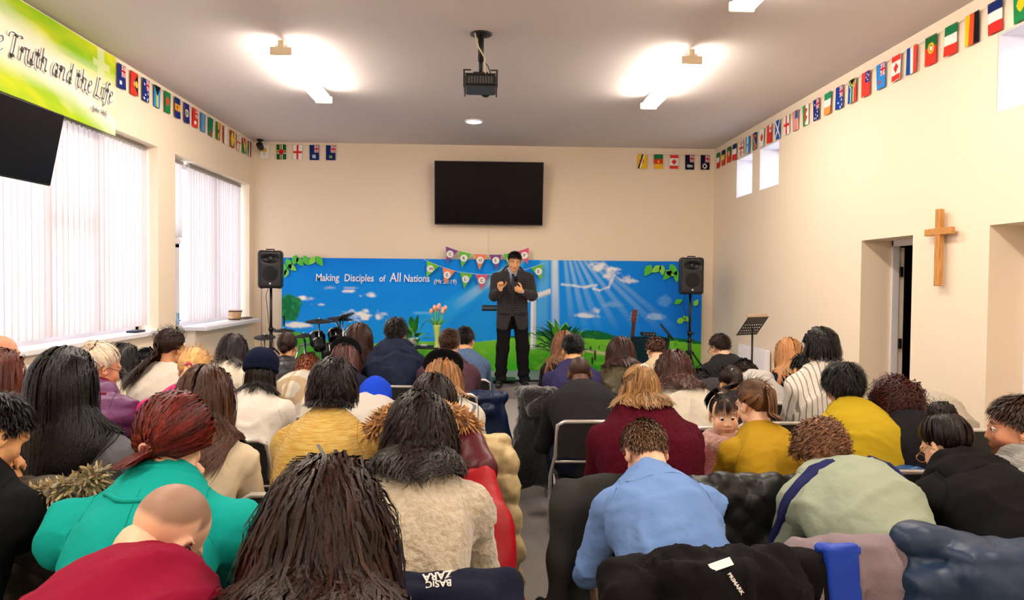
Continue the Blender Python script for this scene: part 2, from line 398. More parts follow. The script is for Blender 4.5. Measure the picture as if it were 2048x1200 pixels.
def nets(D, lo, h):
    s = D < 0; nx, ny, nz = D.shape
    c = sum(s[i:nx-1+i, j:ny-1+j, k:nz-1+k].astype(np.int8) for i in (0, 1) for j in (0, 1) for k in (0, 1))
    mixed = (c > 0) & (c < 8); I = np.argwhere(mixed); idx = np.full(mixed.shape, -1, dtype=np.int64); idx[mixed] = np.arange(len(I))
    acc = np.zeros((len(I), 3)); cnt = np.zeros(len(I))
    i, j, k = I.T
    for ax in range(3):
        for u in (0, 1):
            for v in (0, 1):
                o = [0, 0, 0]; b, c2 = [a for a in range(3) if a != ax]; o[b] = u; o[c2] = v
                o2 = list(o); o2[ax] = 1
                d0 = D[i+o[0], j+o[1], k+o[2]]; d1 = D[i+o2[0], j+o2[1], k+o2[2]]
                x = (d0 < 0) != (d1 < 0); t = np.where(x, d0/np.where(x, d0-d1, 1), 0)
                pt = np.zeros((len(I), 3)); pt += o; pt[:, ax] += t
                acc[x] += pt[x]; cnt[x] += 1
    V = lo+h*(I+acc/np.maximum(cnt, 1)[:, None])
    F = []
    for ax in range(3):
        b, c2 = (ax+1) % 3, (ax+2) % 3
        sa = [slice(None)]*3; sb = [slice(None)]*3; sa[ax] = slice(0, -1); sb[ax] = slice(1, None)
        A = s[tuple(sa)]; B = s[tuple(sb)]; ch = np.argwhere(A != B)
        m = (ch[:, b] > 0) & (ch[:, c2] > 0) & (ch[:, b] < D.shape[b]-1) & (ch[:, c2] < D.shape[c2]-1); ch = ch[m]
        if not len(ch): continue
        def at_(db, dc):
            q = ch.copy(); q[:, b] += db; q[:, c2] += dc; return idx[q[:, 0], q[:, 1], q[:, 2]]
        Q = np.stack([at_(-1, -1), at_(0, -1), at_(0, 0), at_(-1, 0)], 1)
        fl = ~A[tuple(ch.T)]; Q[fl] = Q[fl][:, ::-1]; F.append(Q)
    F = np.concatenate(F) if F else np.zeros((0, 4), int)
    F = F[(F >= 0).all(1)]
    return V, F
def join(parts):
    V = []; F = []; n = 0
    for v, f in parts: V.append(v); F.append(f+n); n += len(v)
    return np.concatenate(V), np.concatenate(F)
def wrinkle(amp, freq, seed=0, stretch=(1, 1, .6)):
    r = np.random.RandomState(seed); K = r.randn(5, 3); K /= np.linalg.norm(K, axis=1)[:, None]; K *= freq*np.array(stretch)
    ph = r.rand(5)*6.3
    def f(X):
        w = np.sin(X@K[0]+ph[0])*1.3; w2 = np.sin(X@K[1]+ph[1]+w)
        a = np.sin(X@K[2]*1.6+ph[2]+2*w2); b = np.sin(X@K[3]*2.3+ph[3]+1.5*w)
        e = 1-np.abs(np.sin(X@K[4]*1.1+ph[4]+1.4*w2))
        return amp*(.35*a+.25*b+.8*(e**3-.25))
    return f
def folds(amp, freq, seed=0, z0=.82):
    """vertical drapery folds growing downwards from z0"""
    r = np.random.RandomState(seed)
    p = r.rand(4)*6.3
    def f(X):
        x = X[:, 0]*freq+X[:, 1]*freq*.6; g = np.clip((z0-X[:, 2])*3+.35, .25, 1.3)
        w = np.sin(x*.7+p[0]+X[:, 2]*3)+.5*np.sin(X[:, 2]*9+x*.5+p[3]); return amp*g*(.6*np.sin(x+w+p[1])+.4*np.sin(x*2.1+1.5*w+p[2])+.35*np.sin(X[:, 2]*25+2*w))
    return f
def quilt(amp, pitch, seed=0):
    def f(X):
        z = X[:, 2]+.012*np.sin(X[:, 0]*11+seed)+.25*X[:, 1]
        a = np.abs(np.sin(np.pi*z/pitch))
        b = np.sin(X[:, 0]*60+seed+3*np.sin(z*30))*.12+np.sin(X[:, 0]*95+2*np.sin(z*50+seed))*.10
        return amp*(a**.45-.75+b*a)
    return f
def diamonds(amp, pitch, seed=0):
    def f(X):
        a = np.abs(np.sin(np.pi*(X[:, 2]+X[:, 0])/pitch)); b = np.abs(np.sin(np.pi*(X[:, 2]-X[:, 0])/pitch)); return amp*((a*b)**.4-.6)
    return f
def addf(*fs): return lambda X: sum(f(X) for f in fs)

# ---------------------------------------------------------------- anatomy
def head_prims(child=False, female=False):
    c = child
    w = .93 if female else 1.
    P = [el((0, -.014, .036), (.073*w, .091, .082), k=.02), el((0, .028, -.030), (.057*w, .060, .078 if not c else .07), k=.03),
         rc((-.045*w, .018, -.062), (0, .066, -.094), .020, .019, k=.025), rc((.045*w, .018, -.062), (0, .066, -.094), .020, .019, k=.025),
         el((0, .070, -.093), (.020, .016, .015), k=.015),
         el((-.036*w, .058, -.026), (.024, .024, .022), k=.02), el((.036*w, .058, -.026), (.024, .024, .022), k=.02),
         rc((-.040, .070, .026), (.040, .070, .026), .012 if not c else .006, .012 if not c else .006, k=.02),
         el((-.031*w, .094, .004), (.017, .012 if not c else .007, .011), k=.014, sub=True), el((.031*w, .094, .004), (.017, .012 if not c else .007, .011), k=.014, sub=True),
         rc((0, .080, .016 if not c else .0), (0, .098-.007*c, -.026), .007-.002*c, .010-.002*c, k=.012), el((0, .100-.008*c, -.030), (.010, .009, .008), k=.006),
         el((-.012, .091, -.033), (.008, .009, .006), k=.005), el((.012, .091, -.033), (.008, .009, .006), k=.005),
         el((0, .080, -.055), (.026, .016, .016), k=.012),
         el((0, .091, -.054), (.021, .0085, .0050), k=.004), el((0, .090, -.064), (.018, .0085, .0060), k=.004),
         rc((-.018, .098, -.0590), (.018, .098, -.0590), .0022, .0022, k=.003, sub=True)]
    if c: P += [el((0, .045, -.035), (.060, .045, .060), k=.02), el((-.036, .055, -.045), (.030, .026, .028), k=.02), el((.036, .055, -.045), (.030, .026, .028), k=.02), el((0, .03, .05), (.062, .05, .06), k=.02)]
    for s in (-1, 1):
        Re = rotz(-s*.38)@rotx(-.15)
        P += [el((s*.078*w, -.008, -.002), (.009, .020, .032), Re, k=.006), el((s*.084*w, -.003, .004), (.007, .010, .019), Re, k=.006, sub=True),
              el((s*.075*w, -.002, -.027), (.008, .010, .012), Re, k=.006)]
    return P
HEADS = {}
def head_mesh(kind, h):
    k = (kind, h)
    if k not in HEADS:
        V, F = surf(head_prims(kind == 'child', kind == 'female'), h)
        T = np.ones((len(V), 3)); x, y, z = np.abs(V[:, 0]), V[:, 1], V[:, 2]
        lip = np.clip(1.15-np.sqrt((x/.023)**2+((z+.059)/.011)**2), 0, 1)*(y > .078); lip = np.clip(lip*3, 0, 1)[:, None]
        T = T*(1-lip)+np.array([.80, .50, .48])*lip if kind != 'male' else T*(1-lip)+np.array([.80, .58, .54])*lip
        if kind != 'child':
            pass
        zb = .031-.25*(np.maximum(x-.036, 0))
        br = np.clip(1.3-np.sqrt(((x-.034)/.020)**2+((z-zb)/(.0052 if kind != 'child' else .0042))**2), 0, 1)*(y > .05); br = np.clip(br*2.2, 0, .9 if kind != 'child' else .4)[:, None]
        T = T*(1-br)+np.array([.10, .07, .06])*br
        ck = np.exp(-(((x-.04)/.018)**2+((z+.03)/.018)**2))*(y > .04)*(.9 if kind == 'child' else .4); ck = ck[:, None]
        T = T*(1-ck)+np.array([1.02, .78, .74])*ck
        HEADS[k] = (V, F, T)
    return HEADS[k]
HANDS = {}
def hand_mesh(curl, h=.0048):
    """right hand, wrist at origin, fingers towards +y, palm facing -z, thumb on -x side"""
    k = (curl, h)
    if k in HANDS: return HANDS[k]
    P = [el((0, .045, 0), (.038, .048, .015), k=.01), rc((0, -.01, 0), (0, .03, 0), .023, .026, k=.02, flat=(0, 0, 1), fs=.72)]
    L = [(.028, .036, .022, .018), (.0095, .041, .026, .019), (-.0095, .038, .024, .018), (-.028, .030, .019, .016)]
    L = [(-.027, .036, .023, .018), (-.009, .041, .026, .019), (.009, .038, .024, .018), (.027, .030, .019, .016)]
    for i, (x, a, b, c) in enumerate(L):
        p = np.array([x, .082-(.006 if i in (0,) else .010 if i == 3 else 0), .002]); ang = 0.
        fan = x*2.2
        for seg, (l, cu) in enumerate(zip((a, b, c), (curl*.9, curl*1.05, curl*.8))):
            ang += cu; d = np.array([math.sin(fan)*math.cos(ang), math.cos(fan)*math.cos(ang), -math.sin(ang)])
            q = p+d*l; P.append(rc(p, q, .0092-.0008*seg, .0085-.0008*seg, k=.004)); p = q
    p = np.array([-.026, .022, -.004])
    for seg, l in enumerate((.040, .030, .024)):
        a = .95-.35*seg*min(curl, 1)-.15*seg; d = nrm((-math.sin(a), math.cos(a), -.35-.35*curl*seg*.6)); q = p+d*l
        P.append(rc(p, q, .0125-.0015*seg, .0108-.0012*seg, k=.008)); p = q
    HANDS[k] = surf(P, h); return HANDS[k]
def frame(fwd, up):
    """columns x,y,z with y along fwd"""
    y = nrm(fwd); z = nrm(np.array(up, float)-y*(np.array(up, float)@y)); x = np.cross(y, z); return np.stack([x, y, z], 1)

def ik(a, b, l1, l2, hint):
    a = np.array(a, float); b = np.array(b, float); d = b-a; L = np.linalg.norm(d)
    if L > (l1+l2)*.995: b = a+d/L*(l1+l2)*.995; d = b-a; L = np.linalg.norm(d)
    u = d/L; x = (l1*l1-l2*l2+L*L)/(2*L); hgt = math.sqrt(max(l1*l1-x*x, 0)); n = nrm(np.array(hint)-u*(np.array(hint)@u))
    return a+u*x+n*hgt, b
def R_head(phi, yaw=0, roll=0): return rotz(yaw)@rotx(-phi)@roty(roll)
def pose_seated(zH, phi, yaw, roll, s, hx=0., sw=.19, arms='lap', stoop=1.):
    """solve spine lean so that the head centre comes to height zH. angles in rad"""
    def spine(th):
        P = [np.array([0, 0, .545*s])]
        for l, f in ((.16, .55), (.17, 1.0), (.175, 1.0+.38*stoop)):
            a = th*f; P.append(P[-1]+s*l*np.array([0, math.sin(a), math.cos(a)]))
        an = .45*th*1.3+.55*phi; P.append(P[-1]+s*.098*np.array([0, math.sin(an), math.cos(an)]))
        Rh = R_head(phi, 0, 0); H = P[-1]+s*(Rh@np.array([0, .022, .075])); return P, H
    lo, hi = rad(-4), rad(72)
    for _ in range(40):
        m = (lo+hi)/2
        if spine(m)[1][2] > zH: lo = m
        else: hi = m
    P, H = spine(lo); dz = zH-H[2]
    P = [p+np.array([0, 0, dz*t]) for p, t in zip(P, (0, .35, .7, 1, 1))]; H = H+np.array([0, 0, dz])
    for p, t in zip(P, (0, .25, .6, .9, .97)): p[0] -= hx*(1-t)
    H[0] = 0; P[0][0] = -hx
    J = dict(P=P, H=H, Rh=R_head(phi, yaw, roll), th=lo, s=s, sw=sw, dz=dz)
    up = nrm(P[3]-P[2]); J['up'] = up; J['nf'] = nrm(np.cross([1, 0, 0], up))*-1
    J['nf'] = np.array([0, up[2], -up[1]]); J['nf'] = nrm(J['nf'])
    sh = P[3]-up*.062*s-np.array([0, 0, .012])
    J['S'] = [sh+np.array([-sw*.92, .012, -.012]), sh+np.array([sw*.92, .012, -.012])]
    hx0 = -hx
    sy = J['S'][0][1]
    if arms == 'lap': T = [(-.05, max(.33, sy+.24), .62*s), (.05, max(.34, sy+.25), .63*s)]
    elif arms == 'face': T = [H+np.array([-.03, .06, -.16]), H+np.array([.03, .06, -.16])]
    elif arms == 'thigh': T = [(-.09, max(.36, sy+.22), .62*s), (.09, max(.36, sy+.22), .62*s)]
    else: T = arms
    J['T'] = []; J['E'] = []
    for i, t in enumerate(T):
        t = np.array(t, float)+(np.array([hx0, 0, 0]) if not isinstance(arms, list) and arms != 'face' else 0); sg = (-1, 1)[i]
        e, w = ik(J['S'][i], t, .275*s, .25*s, (sg*.42, -.15, -.9)); J['E'].append(e); J['T'].append(w)
    J['hip'] = [np.array([hx0+sg*.095, .0, .565*s-.02]) for sg in (-1, 1)]
    J['knee'] = [np.array([hx0+sg*.14, .43*s, .50*s]) for sg in (-1, 1)]
    J['ank'] = [np.array([hx0+sg*.14, .40*s, .09]) for sg in (-1, 1)]
    return J
def torso_prims(J, f, fat=1., female=False):
    P, n, sw, s = J['P'], J['nf'], J['sw'], J['s']; k = .05
    hw, ww, cw = (.158, .136, .160) if female else (.158, .150, .172)
    hw *= fat; ww *= fat; cw *= fat*sw/.19
    side = np.array([1., 0, 0]); out = []
    def sec(a, b, w0, w1, t0, t1):   # wide elliptical section: flat along depth
        fd = nrm(np.cross(side, nrm(b-a)))
        out.append(rc(a+fd*0, b, w0+f, w1+f, k=k, flat=fd, fs=((t0+t1)/2+f)/((w0+w1)/2+f)))
    sec(P[0], P[1], hw, ww, .118*fat, .100*fat); sec(P[1], P[2], ww, cw, .100*fat, .112*fat)
    sec(P[2], P[2]*.25+P[3]*.75, cw, cw*.80, .108*fat, .088*fat)
    S0, S1 = J['S']; mid = (S0+S1)/2
    out += [rc(mid+(S0-mid)*.2, S0, .070*s+f, .050*s+f, k=.05), rc(mid+(S1-mid)*.2, S1, .070*s+f, .050*s+f, k=.05)]
    for S_ in (S0, S1): out.append(rc(P[3]+np.array([0, 0, -.012]), S_*.7+mid*.3+np.array([0, 0, .008]), .044+f*.8, .040+f*.8, k=.05))
    return out
def arm_prims(J, f, i, sleeve=1., fore=1., puff=0.):
    S_, E, T, s = J['S'][i], J['E'][i], J['T'][i], J['s']
    o = [rc(S_, E, .050*s+f+puff, .040*s+f, k=.03)]
    if sleeve > .5: o.append(rc(E, E+(T-E)*min(1., fore*.97), .040*s+f, .027*s+f*.8, k=.03))
    return o
def leg_prims(J, f, i):
    h, kn, a = J['hip'][i], J['knee'][i], J['ank'][i]
    return [rc(h, kn, .080+f, .056+f, k=.05), rc(kn, a, .054+f, .036+f, k=.03)]
def at_head(J, p): return J['H']+J['s']*(J['Rh']@np.array(p, float))

# ---------------------------------------------------------------- hair
def hairline(az):
    a = np.abs(az)/np.pi   # 0 front .. 1 back ; value = sine of elevation on the hair ellipsoid
    return np.interp(a, [0, .22, .36, .47, .53, .62, .75, 1], [.52, .40, .22, -.30, -.05, -.50, -.78, -.86])
HC0 = np.array([0, -.014, .030]); HR0 = np.array([.0755, .094, .087])
def sph(n):
    i = np.arange(n)+.5; z = 1-2*i/n; a = i*2.399963; r = np.sqrt(1-z*z); return np.stack([r*np.sin(a), r*np.cos(a), z], 1)
def scalp_roots(n, recede=0., rng=None):
    D = sph(int(n*2.1)); az = np.arctan2(D[:, 0], D[:, 1]); D = D[D[:, 2] > hairline(az)+recede]
    if rng is not None: D = D+rng.randn(*D.shape)*.03; D /= np.linalg.norm(D, axis=1)[:, None]
    return D
def hair_cap(J, t=.006, recede=0., m=30, n=14, fem=1.):
    az = np.linspace(-np.pi, np.pi, m, endpoint=False); V = []; F = []
    lo = np.arcsin(np.clip(hairline(az)+recede, -1, 1))
    for j in range(n):
        el_ = np.pi/2-(np.pi/2-lo)*(j/(n-1)); r = HR0*np.array([fem, 1, 1])+t*(1 if j < n-1 else .2)
        V.append(HC0+np.stack([np.cos(el_)*np.sin(az), np.cos(el_)*np.cos(az), np.sin(el_)], 1)*r)
    V = np.concatenate(V)
    F = np.array([(j*m+i, (j+1)*m+i, (j+1)*m+(i+1) % m, j*m+(i+1) % m) for j in range(n-1) for i in range(m)])
    V = J['H']+J['s']*(V@J['Rh'].T); return V, F
def locks_mesh(P, OUT, w, rng, sides=3, taper=.12, thick=.4, root=.7):
    """P (N,K,3) lock axes, OUT (N,K,3) outward vectors, w (N,) widths -> V,F,tintidx"""
    N, K, _ = P.shape
    T = np.gradient(P, axis=1); T /= np.linalg.norm(T, axis=2)[..., None]+1e-9
    O = OUT-T*(OUT*T).sum(-1)[..., None]; O /= np.linalg.norm(O, axis=2)[..., None]+1e-9
    Sd = np.cross(T, O); t = np.linspace(0, 1, K)
    prof = np.interp(t, [0, .12, .55, .85, 1], [root, 1, .95, .55, taper])
    W_ = (w[:, None]*prof[None])[..., None]*.5
    if sides == 3: ring = [(-1, -.25), (1, -.25), (0, 1)]
    else: ring = [(1, 0), (-1, 0)]
    V = np.stack([P+Sd*W_*a+O*W_*b*thick*1.6 for a, b in ring], 2)  # N,K,S,3
    Sn = len(ring); base = (np.arange(N)*K*Sn)[:, None, None]; kk = (np.arange(K-1)*Sn)[None, :, None]; ss = np.arange(Sn)[None, None]
    if sides == 2: ss = ss[..., :1]
    a = base+kk+ss; b = base+kk+(ss+1) % Sn; F = np.stack([a, b, b+Sn, a+Sn], -1).reshape(-1, 4)
    return V.reshape(-1, 3), F, np.repeat(np.arange(N), K*Sn)
def grow(J, D, L, K, comb, lift, grav, body, rng, off=(.006, .02), stiff=.5, wild=0., curl=None, floor=None, hug=.0, fem=1., contain=None):
    """simulate locks. D: root directions on scalp (head frame); L lengths; comb(Phead)->dir in head frame"""
    s, Rh, H = J['s'], J['Rh'], J['H']; N = len(D)
    R_ = HR0*np.array([fem, 1, 1])
    p = HC0+D*R_; n = D/R_; n /= np.linalg.norm(n, axis=1)[:, None]
    P = np.zeros((N, K, 3)); P[:, 0] = H+s*(p@Rh.T); nW = n@Rh.T
    cd_ = comb(p); cd_ = cd_-n*(cd_*n).sum(1)[:, None]; cd_ /= np.linalg.norm(cd_, axis=1)[:, None]+1e-9
    d = nW*lift+cd_@Rh.T+rng.randn(N, 3)*wild; d /= np.linalg.norm(d, axis=1)[:, None]
    ds = (L/(K-1))*s; offs = rng.uniform(off[0], off[1], N); g = np.array([0, 0, -1.])
    OUT = np.zeros_like(P); OUT[:, 0] = nW
    hc = H+s*(Rh@HC0)
    x0 = P[:, 0, 0].copy()-hc[0]
    for k in range(1, K):
        q = P[:, k-1]; loc = ((q-H)@Rh)/s; u = (loc-HC0)/R_; rr = np.linalg.norm(u, axis=1)
        c = comb(loc); nn = u/R_; nn /= np.linalg.norm(nn, axis=1)[:, None]+1e-9
        c = c-nn*(c*nn).sum(1)[:, None]; c /= np.linalg.norm(c, axis=1)[:, None]+1e-9
        nearh = (np.clip((1.45-rr)/.3, 0, 1)*np.clip((nn@Rh.T)[:, 2]*3+.35, 0, 1))[:, None]
        gg = grav*(1-.75*nearh)
        d = d*stiff+(c@Rh.T)*nearh*(1-stiff)*1.2+g*gg+rng.randn(N, 3)*wild*.4
        if contain:
            xr = q[:, 0]-hc[0]; mx_ = (np.abs(xr) > np.abs(x0)) & (nearh[:, 0] > .05); x0 = np.where(mx_, xr, x0)
            ex = q[:, 0]-hc[0]-x0*contain; d[:, 0] -= ex*10*(1-nearh[:, 0])
        d /= np.linalg.norm(d, axis=1)[:, None]
        q = q+d*ds[:, None]
        # head collision
        loc = ((q-H)@Rh)/s; Ri = R_[None]+offs[:, None]; u = (loc-HC0)/Ri; rr = np.linalg.norm(u, axis=1); ins = rr < 1
        if hug: 
            pull = (rr > 1) & (loc[:, 2] > -.03) & (((loc-HC0)@Rh.T)[:, 2] > .0); u[pull] *= (1-hug*(1-1/rr[pull]))[:, None]; loc = HC0+u*Ri; rr = np.linalg.norm(u, axis=1); ins = rr < 1
        u[ins] /= rr[ins][:, None]; loc = HC0+u*Ri; q = H+s*(loc@Rh.T)
        out = (loc-HC0)@Rh.T
        if body is not None:
            for _ in range(3):
                if _:
                    v_ = q-P[:, k-1]; v_ /= np.linalg.norm(v_, axis=1)[:, None]+1e-9; mv = touched[:, None]; q = np.where(mv, P[:, k-1]+v_*ds[:, None], q)
                else: touched = np.zeros(N, bool)
                dd = sdf(body, q); bad = dd < offs*.8+.002
                if bad.any():
                    touched |= bad
                    e = .004; qb = q[bad]; G = np.stack([sdf(body, qb+np.eye(3)[a]*e)-dd[bad] for a in range(3)], 1); G /= np.linalg.norm(G, axis=1)[:, None]+1e-9
                    q[bad] = qb+G*((offs*.8+.003)[bad]-dd[bad])[:, None]
                    if _ == 1 or True: out[bad] = out[bad]*.2+G
        P[:, k] = q; d = q-P[:, k-1]; d /= np.linalg.norm(d, axis=1)[:, None]+1e-9
        lo_ = q-hc; lo_[:, 2] = np.where(lo_[:, 2] < 0, 0, lo_[:, 2]); OUT[:, k] = nrm_rows(out)*.5+nrm_rows(lo_)*.5
    if curl:
        amp, wl = curl; t = np.linspace(0, 1, K); arc = t[None]*L[:, None]; az_ = np.arctan2(D[:, 0], D[:, 1]); ph = rng.rand(N)*1.6+3*np.sin(7*az_+1)+2.5*np.sin(5*D[:, 2]+3*az_); w_ = wl*(1+.18*np.sin(9*az_+2)+rng.uniform(-.08, .08, N))
        T = np.gradient(P, axis=1); T /= np.linalg.norm(T, axis=2)[..., None]+1e-9; B = np.cross(T, OUT); B /= np.linalg.norm(B, axis=2)[..., None]+1e-9
        a = 2*np.pi*arc/w_[:, None]+ph[:, None]; A = (amp*np.minimum(1, t*2.2))[None]
        P = P+B*(A*np.sin(a))[..., None]+OUT*(A*.6*(np.cos(a)+.6))[..., None]
    return P, OUT
def nrm_rows(v): return v/(np.linalg.norm(v, axis=-1)[..., None]+1e-9)
def comb_down(part=.8, back=.35):
    def f(p):
        x = p[:, 0]; c = np.zeros_like(p); c[:, 0] = np.sign(x)*part*np.exp(-np.abs(x)/.05)*np.clip((p[:, 2]-.05)/.05, 0, 1)+x*1.2; c[:, 1] = -back*1.6-2.2*np.clip((p[:, 1]+.02)/.05, 0, 1)*np.clip((p[:, 2]-.02)/.04, 0, 1); c[:, 2] = -1.; return c
    return f
def comb_to(t):
    t = np.array(t, float)
    def f(p): return t-p
    return f
def comb_short(fwd=.3):
    wh = np.array([.01, -.07, .10])
    def f(p):
        c = p-wh; c[:, 2] -= .05; return c
    return f
# ---------------------------------------------------------------- people
SKINS = dict(light='e3b597', asian='e0a878', pale='f0c8ae', tan='c98e63', dark='5b3a28', ruddy='dd9f80')
def skin_mat(k): 
    m = mat('skin_'+k, SKINS[k], .5, attr='tint', bump=(180, .08), spec=.4)
    b = m.node_tree.nodes['Principled BSDF']; b.inputs['Subsurface Weight'].default_value = .12; b.inputs['Subsurface Radius'].default_value = (.012, .005, .003); return m
def hair_mat(c, rough=.32):
    return mat('hair_'+c+str(rough), c, rough, attr='tint', spec=.22, bump=(260, .25, (1, 1, .25)))
def dk_(c):
    f = .86 if sum(int(c[i:i+2], 16) for i in (0, 2, 4)) > 420 else .93
    return '%02x%02x%02x' % tuple(int(int(c[i:i+2], 16)*f) for i in (0, 2, 4))
def fab(c, kind='plain', c2=None):
    c = dk_(c); c2 = dk_(c2) if isinstance(c2, str) else tuple(map(dk_, c2)) if c2 else c2
    n = 'fabric_%s_%s' % (kind, c)
    if kind == 'plain': return mat(n, c, .9, bump=(12, .5, (1, 1, 1.4)), spec=.15)
    if kind == 'cotton': return mat(n, c, .85, bump=(11, .7, (1, 1, 1.8)), spec=.2)
    if kind == 'knit': return mat(n, c, .95, bump=(170, 1., (1, 1, 2.2)), var=(170, c2 or c, (1, 1, 2.2)), spec=.1)
    if kind == 'marl': return mat(n, c, .95, bump=(220, .6, (.25, .25, 3)), var=(95, c2, (.22, .22, 3.2)), sheen=.2)
    if kind == 'fleece': return mat(n, c, 1., bump=(75, 1.), var=(60, c2 or c), sheen=.5)
    if kind == 'nylon': return mat(n, c, .42, bump=(24, .35), spec=.35)
    if kind == 'matt': return mat(n, c, .95, bump=(300, .3), spec=.1)
    if kind == 'fur': return mat(n, c, 1., bump=(90, 1.), var=(70, c2 or c), sheen=.6)
    if kind == 'plaid':
        def bl(M, mix, x, y, z):
            def st(v, f, w, ph=0.): return M('GREATER_THAN', M('SINE', M('ADD', M('MULTIPLY', v, f), ph)), w)
            d = M('ADD', z, M('MULTIPLY', y, -.7))
            a = mix(M('MULTIPLY', st(x, 38., .2), .55), c, c2[0]); a = mix(M('MULTIPLY', st(d, 38., .2), .55), a, c2[0])
            a = mix(M('MULTIPLY', st(x, 38., .93, 2.6), .8), a, c2[1]); return mix(M('MULTIPLY', st(d, 38., .93, 2.6), .8), a, c2[1])
        return pmat(n, bl, .9, .2)
    if kind == 'pane':
        def bl(M, mix, x, y, z):
            def st(v, f, w): return M('GREATER_THAN', M('SINE', M('MULTIPLY', v, f)), w)
            d = M('ADD', z, M('MULTIPLY', y, -.7))
            return mix(M('MAXIMUM', st(x, 75., .965), st(d, 75., .965)), c, c2)
        return pmat(n, bl, .9, .2)
    if kind == 'check':
        def bl(M, mix, x, y, z):
            def st(v, f, w): return M('GREATER_THAN', M('SINE', M('MULTIPLY', v, f)), w)
            return mix(M('MULTIPLY', M('MAXIMUM', st(x, 210., .93), st(z, 210., .93)), .6), c, c2)
        return pmat(n, bl, .85, .1)
    if kind == 'stripe':
        def bl(M, mix, x, y, z): return mix(M('GREATER_THAN', M('SINE', M('MULTIPLY', x, 260.)), .80), c, c2)
        return pmat(n, bl, .8)
    return mat(n, c, .85)
def body_mesh(J, kind, skin, h, female=False, curl=.9, handR=None, headh=None, legs=True, neck=1., name='body', parent=None, buzz=None):
    s = J['s']; parts = []; tints = []
    pr = torso_prims(J, -.004, .96, female)
    for i in (0, 1):
        pr += arm_prims(J, -.004, i)
        if legs: pr += leg_prims(J, -.008, i)
    seat = (lambda X: np.minimum(.432-X[:, 2], .26-X[:, 1])) if 'th' in J and J.get('sit') else None
    V, F = surf(pr, max(h*1.5, .034), cut=seat); parts.append((V, F)); tints.append(np.ones((len(V), 3)))
    r = (.050 if female else .058)*s*neck
    sk = at_head(J, (0, -.026, -.045)); N0 = J['P'][3]-J['up']*.02
    V, F = surf([rc(N0, sk, r*1.08, r*.96, k=.03), rc(N0+J['nf']*.03, at_head(J, (0, .02, -.07)), r*.9, r*.75, k=.03), rc(J['S'][0]*.35+J['P'][3]*.65, N0, .035*s, r*.9, k=.05), rc(J['S'][1]*.35+J['P'][3]*.65, N0, .035*s, r*.9, k=.05)], .013)
    parts.append((V, F)); tints.append(np.ones((len(V), 3)))
    V, F, T = head_mesh(kind, headh or .0085); T = T.copy()
    if buzz:
        D = (V-HC0)/HR0; D /= np.linalg.norm(D, axis=1)[:, None]; az = np.arctan2(D[:, 0], D[:, 1]); m = np.clip((D[:, 2]-hairline(az)-buzz[1])*5, 0, 1)
        ear = np.abs(V[:, 0]) > .077; m[ear] = 0; m = m[:, None]*buzz[2]; T = T*(1-m)+np.array(buzz[0])*m
    if J.get('beard'):
        m = np.clip((-V[:, 2]-.036)*40, 0, 1)*np.clip((V[:, 1]+.01)*30, 0, 1); lip = (np.abs(V[:, 0]) < .021) & (np.abs(V[:, 2]+.059) < .008); m[lip] = 0
        m = np.maximum(m, np.exp(-((V[:, 2]+.046)/.005)**2)*(V[:, 1] > .08)*(np.abs(V[:, 0]) < .03)*.8); m = m[:, None]*.8; T = T*(1-m)+np.array([.16, .09, .07])*m
    parts.append((J['H']+s*(V@J['Rh'].T), F)); tints.append(T)
    for i in (0, 1):
        V, F = hand_mesh(curl, .0045 if headh and headh < .004 else .0095); V = V.copy()
        if i == 0: pass
        V = V*np.array([1 if i else -1, 1, 1]); Ff = F if i else F[:, ::-1]
        fwd = J['T'][i]-J['E'][i]; up = np.array([(.5, -.5)[i]*0, 0, 1.]); Fr = J.get('HF', {}).get(i)
        if Fr is None: Fr = frame(fwd+np.array([0, 0, -.02]), up)@roty((-1, 1)[i]*.6)
        # thumb of the right hand points to -x (inwards)
        parts.append((J['T'][i]+s*.98*(V@Fr.T), Ff)); tints.append(np.ones((len(V), 3))*np.array([1, .95, .93]))
    V, F = join(parts); return mesh_obj(name, V, F, skin_mat(skin), parent, attr=np.concatenate(tints))
def add_eyes(J, parent, iris='2a160e', closed=False):
    s = J['s']; w = MB(); ir = MB()
    for sg in (-1, 1):
        c = at_head(J, (sg*.0300, .0775, .004))
        if not closed:
            R = J['Rh']; prof = [(.0115*s*math.sin(t), .0115*s*math.cos(t)) for t in np.linspace(.05, 3.1, 8)]
            M_ = R@rotx(-math.pi/2); w.lathe(prof, c, 14, M_)
            q = at_head(J, (sg*.0298, .0775+.0096, .0035)); ir.lathe([(.0076*s, 0), (.0072*s, .0014*s), (.002*s, .0024*s)], q, 14, M_)
        ld = MB()
    if not closed:
        e = w.build('eyes', mat('eye_white', 'e9e2dc', .15), parent); ir.build('irises', mat('iris_'+iris, iris, .08), e)
    lid = MB()
    for sg in (-1, 1):
        zz = .0095 if not closed else .001
        pts = [at_head(J, (sg*(.030+t*.0155), .0890-.10*t*t*.12-.004*abs(t), zz-.0025-(.0045 if not closed else .001)*t*t*1.4)) for t in np.linspace(-1, 1, 7)]
        lid.tube(pts, [.0006, .0013, .0017, .0018, .0017, .0013, .0006] if True else .001, 5)
    lid.build('eyelashes', mat('lash', '120b0a', .6), parent)
